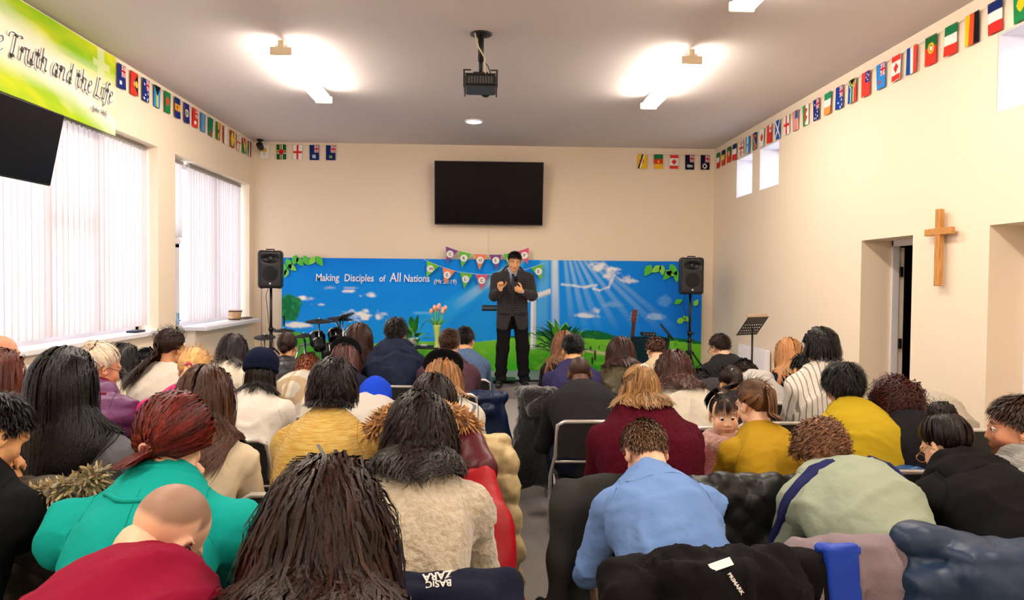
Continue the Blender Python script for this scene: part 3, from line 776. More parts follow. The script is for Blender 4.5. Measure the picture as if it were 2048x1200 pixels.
def glasses(J, parent, c='1a1a1c', r=.0014, color2=None):
    g = MB()
    for sg in (-1, 1):
        g.tube([at_head(J, (sg*.032+.021*math.cos(a), .108-.25*abs(.6*math.cos(a)+.4)*.01, .002+.017*math.sin(a))) for a in np.linspace(0, 6.283, 17)[:-1]], r, 5, closed=True)
        g.tube([at_head(J, p) for p in ((sg*.054, .104, .006), (sg*.077, .05, .008), (sg*.083, -.005, .010), (sg*.080, -.022, -.012))], r*1.3, 5)
    g.tube([at_head(J, p) for p in ((-.011, .107, .006), (0, .111, .009), (.011, .107, .006))], r, 5)
    return g.build('glasses', mat('spectacle_'+c, c, .3, .3), parent)
def ring(J, rr, lift=0., tilt=.0, n=16, fy=.85):
    """closed ring of points round the neck base"""
    c = J['P'][3]+J['up']*(.02+lift)+J['nf']*.012; side = np.array([1., 0, 0]); f = nrm(J['nf']-J['up']*(.35+tilt))
    return [c+side*rr*math.cos(a)+f*rr*fy*math.sin(a) for a in np.linspace(0, 2*math.pi, n+1)[:-1]]
def do_hair(J, root, hd, lod, body, seed, fem):
    rng = np.random.RandomState(seed); st = hd['style']; col = hd['color']; m = hair_mat(col, hd.get('rough', .32)); dens = hd.get('dens', 1.)
    N0, K0, wd = {0: (1800, 12, .0076), 1: (850, 9, .0106), 2: (480, 8, .014), 3: (280, 7, .018)}[lod]
    fw = .95 if fem else 1.; var = hd.get('var', .35); warm = np.array(hd.get('warm', (1.1, .95, .85)))
    s = J['s']
    if st == 'none': return None
    cap = hair_cap(J, hd.get('t', .006), hd.get('recede', 0.), fem=fw)
    parts = [cap]; tints = [np.full((len(cap[0]), 3), .55 if st not in ('buzz',) else 1.)]
    def addl(P, O, w, sides=2, **kw):
        V, F, ix = locks_mesh(P, O, w, rng, sides, **kw); parts.append((V, F))
        t = np.exp(rng.randn(len(P))*var*.8)[:, None]*(1+(warm-1)*rng.rand(len(P), 1)*1.5)
        K = P.shape[1]; ti = t[ix]
        if hd.get('tip') is not None:
            kk = np.tile(np.repeat(np.linspace(0, 1, K), sides), len(P))[:, None]; kk = np.clip((kk-.25)*1.6, 0, 1); ti = ti*(1-kk)+ti*kk*np.array(hd['tip'])
        tints.append(ti)
    L = hd.get('L', .45)
    if st in ('long', 'bob', 'bowl', 'wavy', 'half'):
        n = int(N0*dens*{'long': 1., 'bob': .9, 'bowl': .75, 'wavy': 1., 'half': 1.}[st]); D = scalp_roots(n, rng=rng); D = D[D[:, 2] < hd.get('zmax', 2)]; n = len(D)
        if st in ('bob', 'bowl'): Ls = L*(.62+.38*np.clip((D[:, 2]+.5)/1.4, 0, 1))*rng.uniform(.9, 1.03, n)
        else: Ls = L*rng.uniform(.78, 1.04, n)*(.8+.2*np.clip(D[:, 2]+.4, 0, 1))
        kw = dict(lift=.12, grav=hd.get('grav', .55), rng=rng, stiff=.55, wild=hd.get('wild', .06), off=(.003, .012+.012*hd.get('vol', 1.)), hug=hd.get('hug', .25), fem=fw, contain=hd.get('contain', 1.15))
        cb = comb_down(hd.get('part', .08), hd.get('back', .35))
        if st == 'half':
            up = D[:, 2] > .05; tie = np.array(hd.get('tie', (0, -.105, .035)))
            P, O = grow(J, D[up], np.full(up.sum(), .13), K0, comb_to(tie), .1, .0, None, rng, off=(.003, .010), stiff=.35, wild=.02, hug=.9, fem=fw); addl(P, O, np.full(up.sum(), wd*s*1.1))
            nn = int(n*.45); Dn = np.repeat(nrm(tie-HC0)[None], nn, 0)+rng.randn(nn, 3)*.10; Dn /= np.linalg.norm(Dn, axis=1)[:, None]
            P, O = grow(J, Dn, L*rng.uniform(.6, 1., nn), K0, lambda p: np.tile([0, -.5, -.7], (len(p), 1))+np.stack([p[:, 0]*6, p[:, 0]*0, p[:, 0]*0], 1), .6, kw['grav'], body, rng, off=(.006, .03), stiff=.6, wild=.06, curl=hd.get('curl'), fem=fw, contain=1.6); addl(P, O, np.full(nn, wd*s))
            D = D[~up]; Ls = Ls[~up]; n = len(D)
        P, O = grow(J, D, Ls, K0, cb, body=body, curl=hd.get('curl'), **kw); addl(P, O, wd*s*rng.uniform(.7, 1.25, n))
        k = int(n*.06); idx = rng.choice(n, k, replace=False)
        kw['wild'] += .05; kw['off'] = (.012, .028); P, O = grow(J, D[idx], Ls[idx]*.9, K0, cb, body=body, curl=hd.get('curl'), **kw); addl(P, O, np.full(k, wd*s*.25))
    elif st in ('short', 'spiky', 'curlyshort', 'afro'):
        n = int(N0*dens*.95); D = scalp_roots(n, hd.get('recede', 0.), rng=rng); n = len(D); top = np.clip(D[:, 2]+.25, .0, 1)
        Ls = L*(hd.get('side', .35)+(1-hd.get('side', .35))*top)*rng.uniform(.75, 1.2, n); K = 6 if st in ('short', 'spiky') else 10
        P, O = grow(J, D, Ls, K, comb_short(), hd.get('lift', .45), hd.get('grav', .1), None, rng, off=(.002, .01), stiff=.75, wild=hd.get('wild', .25), curl=hd.get('curl'), fem=fw); addl(P, O, wd*s*rng.uniform(.6, 1.1, n)*(1.1 if st != 'short' else .9))
    elif st in ('pony', 'bun', 'updo'):
        tie = np.array(hd.get('tie', (0, -.115, .01))); n = int(N0*.8*dens); D = scalp_roots(n, rng=rng); n = len(D)
        dist = np.linalg.norm(HC0+D*HR0-tie, axis=1)
        K = max(8, K0-5); P = np.zeros((n, K, 3)); O = np.zeros((n, K, 3)); td = nrm((tie-HC0)/HR0)
        vol = hd.get('vol', .008)
        for k in range(K):
            t = k/(K-1); u = D*(1-t)+td*t*1.0; nn_ = np.linalg.norm(u, axis=1); u = u/nn_[:, None]
            r_ = HR0*np.array([fw, 1, 1])+vol*(.35+.9*np.sin(np.pi*min(t*1.05, 1)))*rng_col(n, seed)[:, None]+.002
            q = HC0+u*r_; q[:, 2] += hd.get('puff', 0.)*np.sin(np.pi*t)*np.clip(D[:, 2], 0, 1); P[:, k] = J['H']+s*(q@J['Rh'].T); O[:, k] = (u/r_)@J['Rh'].T
        O = nrm_rows(O); addl(P, O, wd*s*rng.uniform(.7, 1.3, n), taper=.6)
        if st == 'pony':
            n2 = int(N0*.38*dens); Dn = np.repeat(td[None], n2, 0)+rng.randn(n2, 3)*.07; Dn /= np.linalg.norm(Dn, axis=1)[:, None]
            tailv = np.array(hd.get('tail', (0, -.6, -.5)))
            P, O = grow(J, Dn, L*rng.uniform(.65, 1.05, n2), K0, lambda p: np.tile(tailv, (len(p), 1)), hd.get('tlift', .8), hd.get('grav', .5), body, rng, off=(.01, .045), stiff=hd.get('tstiff', .62), wild=hd.get('wild', .07), curl=hd.get('curl'), fem=fw); addl(P, O, wd*s*rng.uniform(.7, 1.2, n2))
        else:
            n2 = int(N0*.22*dens); bc = tie+(tie-HC0)*.18; br = hd.get('br', .036); Kb = 12; P = np.zeros((n2, Kb, 3)); O = np.zeros((n2, Kb, 3))
            ax = nrm_rows(rng.randn(n2, 3)*.7+td*1.2); st_ = nrm_rows(np.cross(ax, rng.randn(n2, 3))); o2 = np.cross(ax, st_); rr_ = br*rng.uniform(.75, 1.12, n2)
            for k in range(Kb):
                a = k/(Kb-1)*rng.uniform(3.5, 5.5); q = bc+(st_*math.cos(a)+o2*math.sin(a))*rr_[:, None]+ax*(rng.rand(n2, 1)-.5)*br*.9
                P[:, k] = J['H']+s*(q@J['Rh'].T); O[:, k] = nrm_rows((q-bc)@J['Rh'].T)
            addl(P, O, wd*s*rng.uniform(.8, 1.5, n2), taper=.4)
            cv, cf = surf([el(bc, (br*.8,)*3)], .01); parts.append((J['H']+s*(cv@J['Rh'].T), cf)); tints.append(np.full((len(cv), 3), .4))
        k = int(90*dens) if lod < 2 else 25; D = scalp_roots(k*2, rng=rng)[:k]; P, O = grow(J, D, np.full(len(D), hd.get('wisp', .10)), 7, comb_to(tie), .35, .15, None, rng, off=(.008, .02), stiff=.6, wild=.22, curl=hd.get('curl'), fem=fw); addl(P, O, np.full(len(D), wd*s*.22))
        if hd.get('fringe'):
            kf = 110; az = rng.uniform(-.75, .75, kf); e = rng.uniform(.72, .96, kf); D = np.stack([np.sqrt(1-e*e)*np.sin(az), np.sqrt(1-e*e)*np.cos(az), e], 1)
            P, O = grow(J, D, np.full(kf, hd['fringe'])*rng.uniform(.6, 1.1, kf), 8, lambda p: np.stack([p[:, 0]*8, p[:, 0]*0+.3, p[:, 0]*0-1], 1), .3, .2, None, rng, off=(.009, .014), stiff=.5, wild=.05, hug=.5); addl(P, O, np.full(kf, .0035*s))
    V, F = join(parts); T = np.clip(np.concatenate(tints), .15, 4.)
    o = mesh_obj('hair', V, F, m, root, attr=T)
    if hd.get('tie_color') and st in ('pony', 'half', 'bun'):
        tie = np.array(hd.get('tie', (0, -.115, .01))); td = nrm(tie-HC0); fr = frame(td, (0, 0, 1) if abs(td[2]) < .9 else (0, 1, 0)); c = tie+td*.012
        MB().tube([at_head(J, c+fr@np.array([.017*math.cos(a), 0, .017*math.sin(a)])) for a in np.linspace(0, 6.283, 15)[:-1]], .006*s, 6, closed=True).build('hair_tie', mat('tie_'+hd['tie_color'], hd['tie_color'], .6), o)
    return o
def project(G, disp, pts, sink=0.):
    q = np.array(pts, float)
    for _ in range(7):
        d0 = sdf(G, q); e = .003; g = np.stack([sdf(G, q+np.eye(3)[a]*e)-d0 for a in range(3)], 1); g /= np.linalg.norm(g, axis=1)[:, None]+1e-9
        q = q-g*(d0-disp(q)+sink)[:, None]*.9
    return list(q)
def rng_col(n, seed): return np.random.RandomState(seed+99).rand(n)
def hat(J, root, kind, c, fabk='knit'):
    s = J['s']; m = fab(c, fabk, c)
    def hs(prims, h=.009, disp=None): V, F = surf(prims, h, disp); return J['H']+s*(V@J['Rh'].T), F
    if kind == 'beanie':
        V, F = hs([el((0, -.018, .058), (.098, .118, .094), k=.02)], .008, wrinkle(.004, 30, 3)); keep = (V[F].mean(1)-J['H'])@J['Rh'][:, 2] > .02*s
        o = mesh_obj('beanie', V, F[keep], m, root)
        V, F = hs([rc((.090*math.cos(a), -.018+.112*math.sin(a), .022+.012*math.sin(-a)), (.090*math.cos(b), -.018+.112*math.sin(b), .022+.012*math.sin(-b)), .016, k=.008, flat=(math.cos((a+b)/2), math.sin((a+b)/2), 0), fs=.45) for a, b in zip(np.linspace(0, 6.283, 17)[:-1], np.linspace(0, 6.283, 17)[1:])], .007)
        mesh_obj('cuff', V, F, m, o); return o
    if kind == 'beret':
        V, F = hs([el((0, -.022, .090), (.118, .128, .036), rotx(-.35), k=.03), el((0, -.018, .060), (.088, .104, .050), k=.03), rc((0, -.02, .12), (0, -.02, .138), .005, .003, k=.01)], .008, wrinkle(.005, 22, 5)); return mesh_obj('beret', V, F, m, root)
    if kind == 'hoodup':
        V, F = hs([el((0, -.022, .025), (.108, .125, .125), k=.03), el((0, -.03, -.07), (.10, .10, .09), k=.05)], .011, wrinkle(.009, 18, 7)); return mesh_obj('hood', V, F, m, root)
NP = [0]
def person(label, px, py, Y, phi=35, yaw=0, roll=0, s=1., hx=0., sw=.19, fat=1., fem=True, skin='asian', hair=None, top=None, trousers='16161c', arms='lap',
           extra=None, chair=True, stoop=1., headless=False, lod=None, group=None, shoes='141416', beard=False, lift=0.):
    NP[0] += 1; seed = NP[0]*7; s *= .92; sw *= .94
    p = at(px, py, Y); p[2] -= .024; lod = lod if lod is not None else (0 if Y < 2.3 else 1 if Y < 3.3 else 2 if Y < 4.6 else 3)
    h = (.011, .0135, .016, .019)[lod]
    J = pose_seated(p[2], rad(phi), rad(yaw), rad(roll), s, hx, sw, arms, stoop); J['beard'] = beard; J['sit'] = 1
    rx, ry = p[0], p[1]-J['H'][1]
    root = empty('person', label, 'person', (rx, ry, 0)); root['group'] = group or 'seated congregation'
    top = top or {}
    tk = top.get('kind', 'sweater'); f = top.get('f', .014)
    G = torso_prims(J, f, fat, fem)
    for i in (0, 1): G += arm_prims(J, f, i, top.get('sleeve', 1.), top.get('fore', 1.), top.get('puff', 0.) if top.get('sleeve', 1) else 0)
    if top.get('puffs'):
        for i, sg in ((0, -1), (1, 1)): G.append(el(J['S'][i]+np.array([sg*.050, -.005, -.02]), (.072, .088, .092), k=.012))
    disp = wrinkle(top.get('wr', .007)*1.7, top.get('wf', 17), seed)
    if lod < 3: disp = addf(disp, wrinkle(top.get('wr', .007)*.5, 52, seed+9, (.8, 1, 1.3)))
    if top.get('quilt'): disp = addf(quilt(top['quilt'], top.get('pitch', .085), seed), wrinkle(.004, 30, seed))
    if top.get('fuzz'): 
        disp = addf(disp, wrinkle(top['fuzz'], 70, seed+1, (1, 1, 1)), wrinkle(top['fuzz'], 95, seed+2, (1, 1, 1)))
    gc = fab(top.get('color', '222222'), top.get('fab', 'cotton'), top.get('c2'))
    V, F = surf(G, h, disp, cut=lambda X: .436-X[:, 2]); tp = mesh_obj(tk, V, F, gc, root)
    if lod < 2 or top.get('seams'):
        sm = mat('seam_'+top.get('color', '222222'), tuple(int(top.get('color', '222222')[i:i+2], 16)/255*.80 for i in (0, 2, 4)), .9, spec=.1); mbs = MB()
        for i, sg in ((0, -1), (1, 1)):
            c_ = J['S'][i]-np.array([sg*.012, 0, 0]); sd = nrm(J['S'][i]-J['E'][i])
            mbs.tube(project(G, disp, [c_+(J['nf']*math.cos(a)+nrm(np.cross(J['nf'], [1, 0, 0]))*math.sin(a))*.085 for a in np.linspace(-.9*math.pi-.3, -.3*math.pi+.6, 14)] if 0 else [c_-np.array([sg*(.03*(1-math.cos(a))), 0, 0])+(-J['nf']*math.cos(a)+J['up']*math.sin(a))*.10 for a in np.linspace(-1.2, 1.7, 16)]), .0016, 4); mbs.build('seam', sm, tp); mbs = MB()
        if top.get('yoke'): mbs = MB(); mbs.tube(project(G, disp, [J['P'][2]*.35+J['P'][3]*.65-J['nf']*.2+np.array([x, 0, .0]) for x in np.linspace(-.17, .17, 16)]), .0016, 4).build('seam', sm, tp)
        if top.get('centre'): mbs = MB(); mbs.tube(project(G, disp, [J['P'][1]*(1-t)+J['P'][3]*t-J['nf']*.2 for t in np.linspace(0, .95, 16)]), .0016, 4).build('seam', sm, tp)
    if top.get('bands'):
        for i, sg in ((0, -1), (1, 1)):
            bm_ = MB(); bend = [J['P'][3]+np.array([sg*.05, -.06, .06]), J['P'][3]*.5+J['S'][i]*.5+np.array([0, -.06, .06]), J['S'][i]+np.array([sg*.02, -.05, .06]), J['S'][i]*.7+J['E'][i]*.3+np.array([sg*.08, -.05, .02]), J['S'][i]*.4+J['E'][i]*.6+np.array([sg*.10, 0, .0]), J['E'][i]+np.array([sg*.1, 0, 0])]
            pts = [bend[k]*(1-t)+bend[k+1]*t for k in range(5) for t in np.linspace(0, 1, 5)[:-1]]
            for o_ in (-.014, 0, .014): bm_.tube(project(G, disp, [q+np.array([0, o_, -o_*.5]) for q in pts], .005), .0145, 6)
            bm_.build('shoulder_band', fab(top['bands'], 'plain'), tp)
    cm = fab(top.get('ccolor', top.get('color', '222222')), top.get('cfab', top.get('fab', 'cotton')), top.get('c2'))
    col = top.get('collar')
    if col == 'crew': MB().tube(ring(J, .066*s), .009, 8, closed=True).build('collar', cm, tp)
    elif col == 'turtle':
        V, F = surf([rc(a, b, .018, k=.01) for rr, l in ((.062, .005), (.058, .028), (.055, .05)) for r_ in [ring(J, rr*s, l, n=12)] for a, b in zip(r_, r_[1:]+r_[:1])], .008); mesh_obj('collar', V, F, cm, tp)
    elif col == 'shirt':
        V, F = surf([rc(a, b, .009, k=.006, flat=None) for rr, l in ((.060, .034), (.066, .018), (.073, .004)) for r_ in [ring(J, rr*s, l, n=12)] for a, b in zip(r_, r_[1:]+r_[:1])], .0065); mesh_obj('collar', V, F, cm, tp)
    elif col == 'lapel':
        V, F = surf([rc(a, b, .0115, k=.004) for rr, l in ((.072, .062), (.090, .050), (.108, .030), (.124, .006)) for r_ in [ring(J, rr*s, l, n=14, fy=.72)] for a, b in zip(r_, r_[1:]+r_[:1])], .008); mesh_obj('collar', V, F, cm, tp)
        MB().tube(project(G, disp, [J['P'][3]+np.array([x, 0, 0])-J['up']*(.085*(1-(x/.16)**2)-.02)-J['nf']*.2 for x in np.linspace(-.16, .16, 18)], -.002), .0075, 6).build('collar_edge', cm, tp)
    elif col in ('hood', 'furhood'):
        c = J['P'][3]-J['nf']*.035+J['up']*.0; hw = top.get('hw', 1.)
        pr = [rc(a, b, .030*hw, k=.03) for r_ in [ring(J, .088*s*hw, .008, .25, n=12)] for a, b in zip(r_, r_[1:]+r_[:1])]
        pr += [el(c-J['up']*.035-J['nf']*.035, (.115*hw, .055, .085*hw), rotx(-J['th']*1.2), k=.04)]
        V, F = surf(pr, max(h*.9, .008), wrinkle(.010, 24, seed+3, (1, 1, 1))); hd_ = mesh_obj('hood', V, F, cm, tp)
    body_col = G
    b = body_mesh(J, 'female' if fem else 'male', skin, h, fem, parent=root, headh=.0068 if lod == 0 else .0082 if lod == 1 else .0100, buzz=hair.get('buzz') if hair else None)
    if trousers:
        pr = [rc(J['P'][0]+np.array([-.06, .0, -.02]), J['P'][0]+np.array([.06, .0, -.02]), .118*fat, k=.05)]
        for i in (0, 1): pr += leg_prims(J, .012, i)
        V, F = surf(pr, max(h*1.3, .030), wrinkle(.008, 18, seed+5), cut=lambda X: np.minimum(.430-X[:, 2], .26-X[:, 1])); mesh_obj('trousers', V, F, fab(trousers, 'plain'), root)
        for i in (0, 1):
            a = J['ank'][i]; V, F = surf([rc(a+np.array([0, -.02, -.04]), a+np.array([0, .14, -.052]), .042, .036, k=.03, flat=(1, 0, 0), fs=.95), rc(a+np.array([0, 0, .0]), a+np.array([0, .0, -.04]), .042, .04, k=.03)], .019, cut=lambda X: .004-X[:, 2])
            mesh_obj('shoe', V, F, mat('shoe_'+shoes, shoes, .5), root)
    if hair: do_hair(J, root, hair, lod, G, seed, fem)
    for e in (extra or []):
        if e[0] == 'glasses': glasses(J, root, e[1])
        elif e[0] in ('beanie', 'beret', 'hoodup'): hat(J, root, e[0], e[1], e[2])
        elif e[0] == 'eyes': add_eyes(J, root, closed=(len(e) > 1))
    J['root'] = (rx, ry); J['rootobj'] = root
    if chair: put_chair(rx+J['P'][0][0], ry, chair, 'black folding chair seating the '+' '.join(label.replace(',', '').split()[:9]))
    print("PS %-14s Y%.2f th %.0f hipY %.2f x %.2f z %.2f" % (label[:14], Y, math.degrees(J["th"]), ry, rx, p[2]))
    return J

# ---------------------------------------------------------------- folding chairs
CH = {}
CHAIRS = []
def chair_proto():
    k = 'c'
    if k in CH: return CH[k]
    V = []; nx_, nz_ = 8, 3
    back = MB()
    for i in range(9):
        pass
    def panel(z0, z1, y0, cv, th, w):
        mb = MB(); n = 8; V = []; F = []
        for i in range(n+1):
            t = i/n*2-1; x = t*w; y = y0-cv*(1-t*t)
            V += [(x, y-th, z0), (x, y+th, z0), (x, y+th, z1), (x, y-th, z1)]
        for i in range(n):
            for a in range(4): F.append((i*4+a, i*4+(a+1) % 4, (i+1)*4+(a+1) % 4, (i+1)*4+a))
        F += [(0, 3, 2, 1), (n*4, n*4+1, n*4+2, n*4+3)]; return mb.add(V, F)
    CH['backrest'] = panel(.60, .79, -.185, .02, .009, .205)
    CH['seat'] = MB().box((0, .07, .432), (.195, .195, .016), bev=.012)
    CH['front_frame'] = MB().tube([(-.20, .27, .012), (-.205, .25, .03), (-.215, .10, .42), (-.212, -.15, .60), (-.205, -.19, .78), (-.17, -.197, .80), (0, -.205, .802), (.17, -.197, .80), (.205, -.19, .78), (.212, -.15, .60), (.215, .10, .42), (.205, .25, .03), (.20, .27, .012)], .0115, 7)
    CH['rear_frame'] = MB().tube([(-.18, .20, .40), (-.185, -.21, .03), (-.16, -.225, .012), (.16, -.225, .012), (.185, -.21, .03), (.18, .20, .40)], .011, 7)
    for i, (y, z, w) in enumerate(((.19, .12, .205), (-.16, .075, .18), (-.02, .21, .18), (-.15, .565, .212))):
        CH['crossbar%d' % i] = MB().tube([(-w, y, z), (w, y, z)], .007, 6)
    CH['c'] = CH; return CH
PROTO = []
def put_chair(x, y, opt, label=None, rz=0.):
    CHAIRS.append((x, y, rz, label)); 
def build_chairs(labeler):
    c = chair_proto(); frm = mat('chair_frame', 'c9c4bf', .3, .55); blk = mat('chair_black', '0d0d0f', .55, bump=(200, .2)); dk = mat('chair_frame_dark', '3a3a3e', .3, .7)
    meshes = {}
    for i, (x, y, rz, label) in enumerate(CHAIRS):
        r = empty('folding_chair', label or labeler(i, x, y), 'chair', (x, y, 0), rz, 'folding chairs in rows'); r.scale = (.96, .94, .94)
        for k in ('backrest', 'seat', 'front_frame', 'rear_frame', 'crossbar0', 'crossbar1', 'crossbar2', 'crossbar3'):
            nm = k.rstrip('0123')
            if k not in meshes:
                o = c[k].build(nm, blk if nm in ('backrest', 'seat') else frm if nm == 'front_frame' else frm, r); meshes[k] = o
            else:
                o = meshes[k].copy(); COL.objects.link(o); o.parent = r; o.name = nm
def H(style, color, **k): return dict(style=style, color=color, **k)
def T(kind, color, fab='cotton', **k): return dict(kind=kind, color=color, fab=fab, **k)
BLK = '0d0a0d'; DBR = '1f120f'
P = {}
def A(key, label, px, py, Y, **k): P[key] = person(label, px, py, Y, **k)
# ---- left block, nearest rows
A('crimson', 'man in a crimson top bowing low, with shaved head and thin black glasses', 326, 1054, 1.46, phi=54, yaw=-20, roll=16, sw=.21, fat=1.12, fem=False, skin='light', lod=0,
  hair=H('none', BLK, buzz=((.17, .16, .18), .38, .72)), top=T('top', '8e0c32', 'plain', wr=.006, collar='crew'), extra=[('glasses', '141416')])
A('longdark', 'woman with very long wavy dark brown hair over a black top, nearest the aisle', 652, 1030, 1.42, phi=18, sw=.175, lod=0, s=1.03,
  hair=H('long', '20130f', L=.62, curl=(.010, .12), var=.42, warm=(1.35, 1.0, .85), vol=2.2, grav=.5, dens=1.5, wild=.06, contain=1.5), top=T('top', '111114', 'plain'))
A('leftedge', 'person in black with black hair at the far left edge, hand raised to the face', -16, 852, 2.0, phi=35, yaw=-30, sw=.18, lod=0, fem=False, hx=.0, arms='face',
  hair=H('short', BLK, L=.05, wild=.2), top=T('jacket', '0b0b0e', 'plain'))
A('teal', 'woman in a teal puff-sleeved jacket with reddish hair in a low ponytail', 350, 868, 1.98, phi=30, hx=-.05, sw=.19, fat=1.0, lod=0, skin='light', s=1.02,
  hair=H('pony', '4a1a17', L=.10, tie=(-.028, -.095, -.045), tail=(0, -.1, -1), tlift=.25, grav=1., tie_color='c79a86', vol=.034, var=.4, warm=(1.5, .95, .8), dens=1.3), top=T('jacket', '0aa39a', 'plain', collar='lapel', puffs=1, centre=1, wr=.005, f=.018), arms='face')
A('fleece', 'woman in a cream fleece with curly dark hair clipped up, bowing', 840, 856, 2.18, phi=30, sw=.178, fat=1.0, lod=0, skin='light',
  hair=H('wavy', '1a100f', L=.33, curl=(.014, .10), vol=1.8, grav=.6, wild=.06, var=.5, dens=1.3, contain=1.25), top=T('fleece', 'ded0b8', 'fleece', c2='cbbb9f', wr=.007, fuzz=.0025, f=.022))
# ---- left block, third row
A('greysweater', 'woman in a grey sweater with straight black waist-length hair', 130, 755, 2.38, phi=12, sw=.18, lod=0, hx=-.06,
  hair=H('long', '0a080b', L=.56, vol=1.2, grav=.95, wild=.03, var=.3, warm=(1, .98, 1.05), hug=.1, dens=1.2, rough=.26), top=T('sweater', '6d6d74', 'plain', wr=.007))
A('creambrown', 'woman in a cream sweater with long straight brown hair', 412, 785, 2.62, phi=14, sw=.175, lod=0, hx=-.02,
  hair=H('long', '38241a', L=.50, vol=1.2, grav=.7, wild=.035, var=.35, warm=(1.3, 1.05, .85), tip=(1.5, 1.35, 1.15)), top=T('sweater', 'ecd9b8', 'plain'))
A('mustardmarl', 'woman in a mustard marled sweater with a short black bob', 665, 768, 2.88, phi=22, sw=.175, lod=0, fat=1.05,
  hair=H('bob', '140e0e', L=.165, vol=1.5, grav=.5, hug=.35, curl=(.004, .09), wild=.07), top=T('sweater', 'dba429', 'marl', c2='f0cf73', collar='turtle', wr=.004))
A('furhood', 'woman with loose dark hair in front of the fur-trimmed hood', 866, 798, 2.95, phi=38, sw=.175, lod=1,
  hair=H('long', '1c1211', L=.24, vol=1.3, grav=.6, curl=(.006, .12), wild=.06, tie=(0, 0, 0)), top=T('sweater', '5c1522', 'plain'))
A('claw', 'elderly woman with white hair in a claw clip, glasses and a purple puffer jacket', 203, 728, 3.55, phi=20, yaw=-38, sw=.18, skin='ruddy', lod=1,
  hair=H('updo', 'd9cfbf', tie=(0, -.075, .085), var=.12, warm=(1.0, .95, .85), vol=.016, puff=.01, rough=.5), top=T('jacket', '6a3a68', 'nylon', quilt=.022, pitch=.09, collar='lapel', ccolor='7a1636', f=.03), extra=[('glasses', '4a4038')])
A('fuchsia', 'woman in a fuchsia pink sweater with blonde hair tied back', 388, 733, 3.6, phi=35, sw=.175, skin='light', lod=1,
  hair=H('pony', 'd8b27c', L=.14, tie=(.02, -.115, -.03), tail=(0, -.2, -1), var=.22, warm=(1.05, .95, .8), tie_color='c23a66'), top=T('sweater', 'e23a86', 'plain', wr=.005))
A('beanie', 'woman in a navy knitted beanie and white sweatshirt with dark hair', 523, 738, 3.75, phi=14, sw=.175, lod=1,
  hair=H('long', '1a1314', L=.26, vol=.3, grav=.8, t=.0, hug=.6, zmax=.15), top=T('sweatshirt', 'efe8dc', 'cotton', collar='crew'), extra=[('beanie', '17203d', 'knit')])
A('plaidbeige', 'person in a beige and grey plaid jacket bowing with a rust scarf', 614, 738, 4.35, phi=60, sw=.185, fat=1.1, lod=1, skin='light',
  hair=H('short', '7a4630', L=.03, side=.9), top=T('jacket', 'e7dcc6', 'plaid', c2=('a09a96', 'b59468'), wr=.004, collar='turtle', ccolor='a45a3c', cfab='plain'))
A('bluecap', 'person in a pale grey jacket bowing under a cobalt blue cap', 750, 796, 3.95, phi=52, sw=.185, fat=1.05, lod=1, skin='light',
  hair=H('none', BLK), top=T('jacket', 'd9d2c8', 'cotton', collar='hood', wr=.009, f=.035, hw=1.45), extra=[('hoodup', '1546d8', 'plain')])
A('beret', 'woman in a black beret and white windowpane sweater with light brown hair', 886, 752, 3.7, phi=32, sw=.18, lod=1, skin='light', hx=0,
  hair=H('long', '98704c', L=.34, vol=1., grav=.7, var=.3, warm=(1.08, 1, .88)), top=T('sweater', 'ece4d4', 'pane', c2='6f7380', f=.02), extra=[('beret', '0d0b0e', 'plain')])
# ---- left block, middle rows
A('creamlong', 'woman in a cream top with long black hair beside the windows', 247, 718, 4.5, phi=20, sw=.17, hair=H('long', '0f0c10', L=.38, vol=1., grav=.7, rough=.3), top=T('top', 'eadfc9', 'plain'))
A('bluejacketedge', 'woman with long auburn hair in a blue jacket at the left edge', 2, 745, 3.1, phi=15, sw=.18, skin='light', lod=2, hx=-.03,
  hair=H('long', '4a1f16', L=.4, vol=1., grav=.7), top=T('jacket', '1b3f7d', 'nylon', quilt=.012))
A('baldglasses', 'older man with a thinning scalp and glasses at the left edge', 2, 703, 3.9, phi=10, yaw=-30, fem=False, skin='ruddy', sw=.18, hair=H('none', BLK, buzz=((.6, .5, .45), .3, .5)), top=T('jacket', '1d2a4a', 'plain'), extra=[('glasses', '333333')])
A('darkbowed', 'person in a black hooded coat bowing low behind the curly ponytail', 292, 722, 5.0, phi=55, sw=.17, fem=False, hair=H('short', BLK, L=.04), top=T('coat', '0c0c10', 'plain', collar='hood'))
A('curlypony', 'woman in a cream top with a curly dark brown ponytail', 341, 690, 4.25, phi=18, yaw=-15, sw=.165, lod=1, skin='tan',
  hair=H('pony', '25140f', L=.34, tie=(-.01, -.112, .0), tail=(0, -.15, -1), curl=(.018, .05), tlift=.2, vol=.014, grav=1.3, tie_color='20100c'), top=T('top', 'e9e0d2', 'plain'))
A('longleft', 'woman in a cream sweater with straight dark hair, below the window sill drum', 465, 698, 5.0, phi=30, sw=.165, lod=2, hair=H('long', '1f1518', L=.34, vol=1.2, grav=.6), top=T('sweater', 'ece2cf', 'plain'))
A('bunpuffer', 'woman with a low dark bun in a black puffer coat, beside the drum kit', 575, 688, 5.4, phi=12, sw=.17, hair=H('bun', '2a1c19', tie=(0, -.09, -.02), br=.03), top=T('coat', '26272c', 'nylon', quilt=.014, collar='turtle'))
A('navyberet', 'woman in a dark beret and navy top with mauve-brown hair', 690, 716, 4.9, phi=40, sw=.17, lod=2, hair=H('long', '4a3430', L=.28, vol=1.1, grav=.6, warm=(1.2, .95, 1.)), top=T('top', '1c1c33', 'plain'), extra=[('beret', '121218', 'plain')])
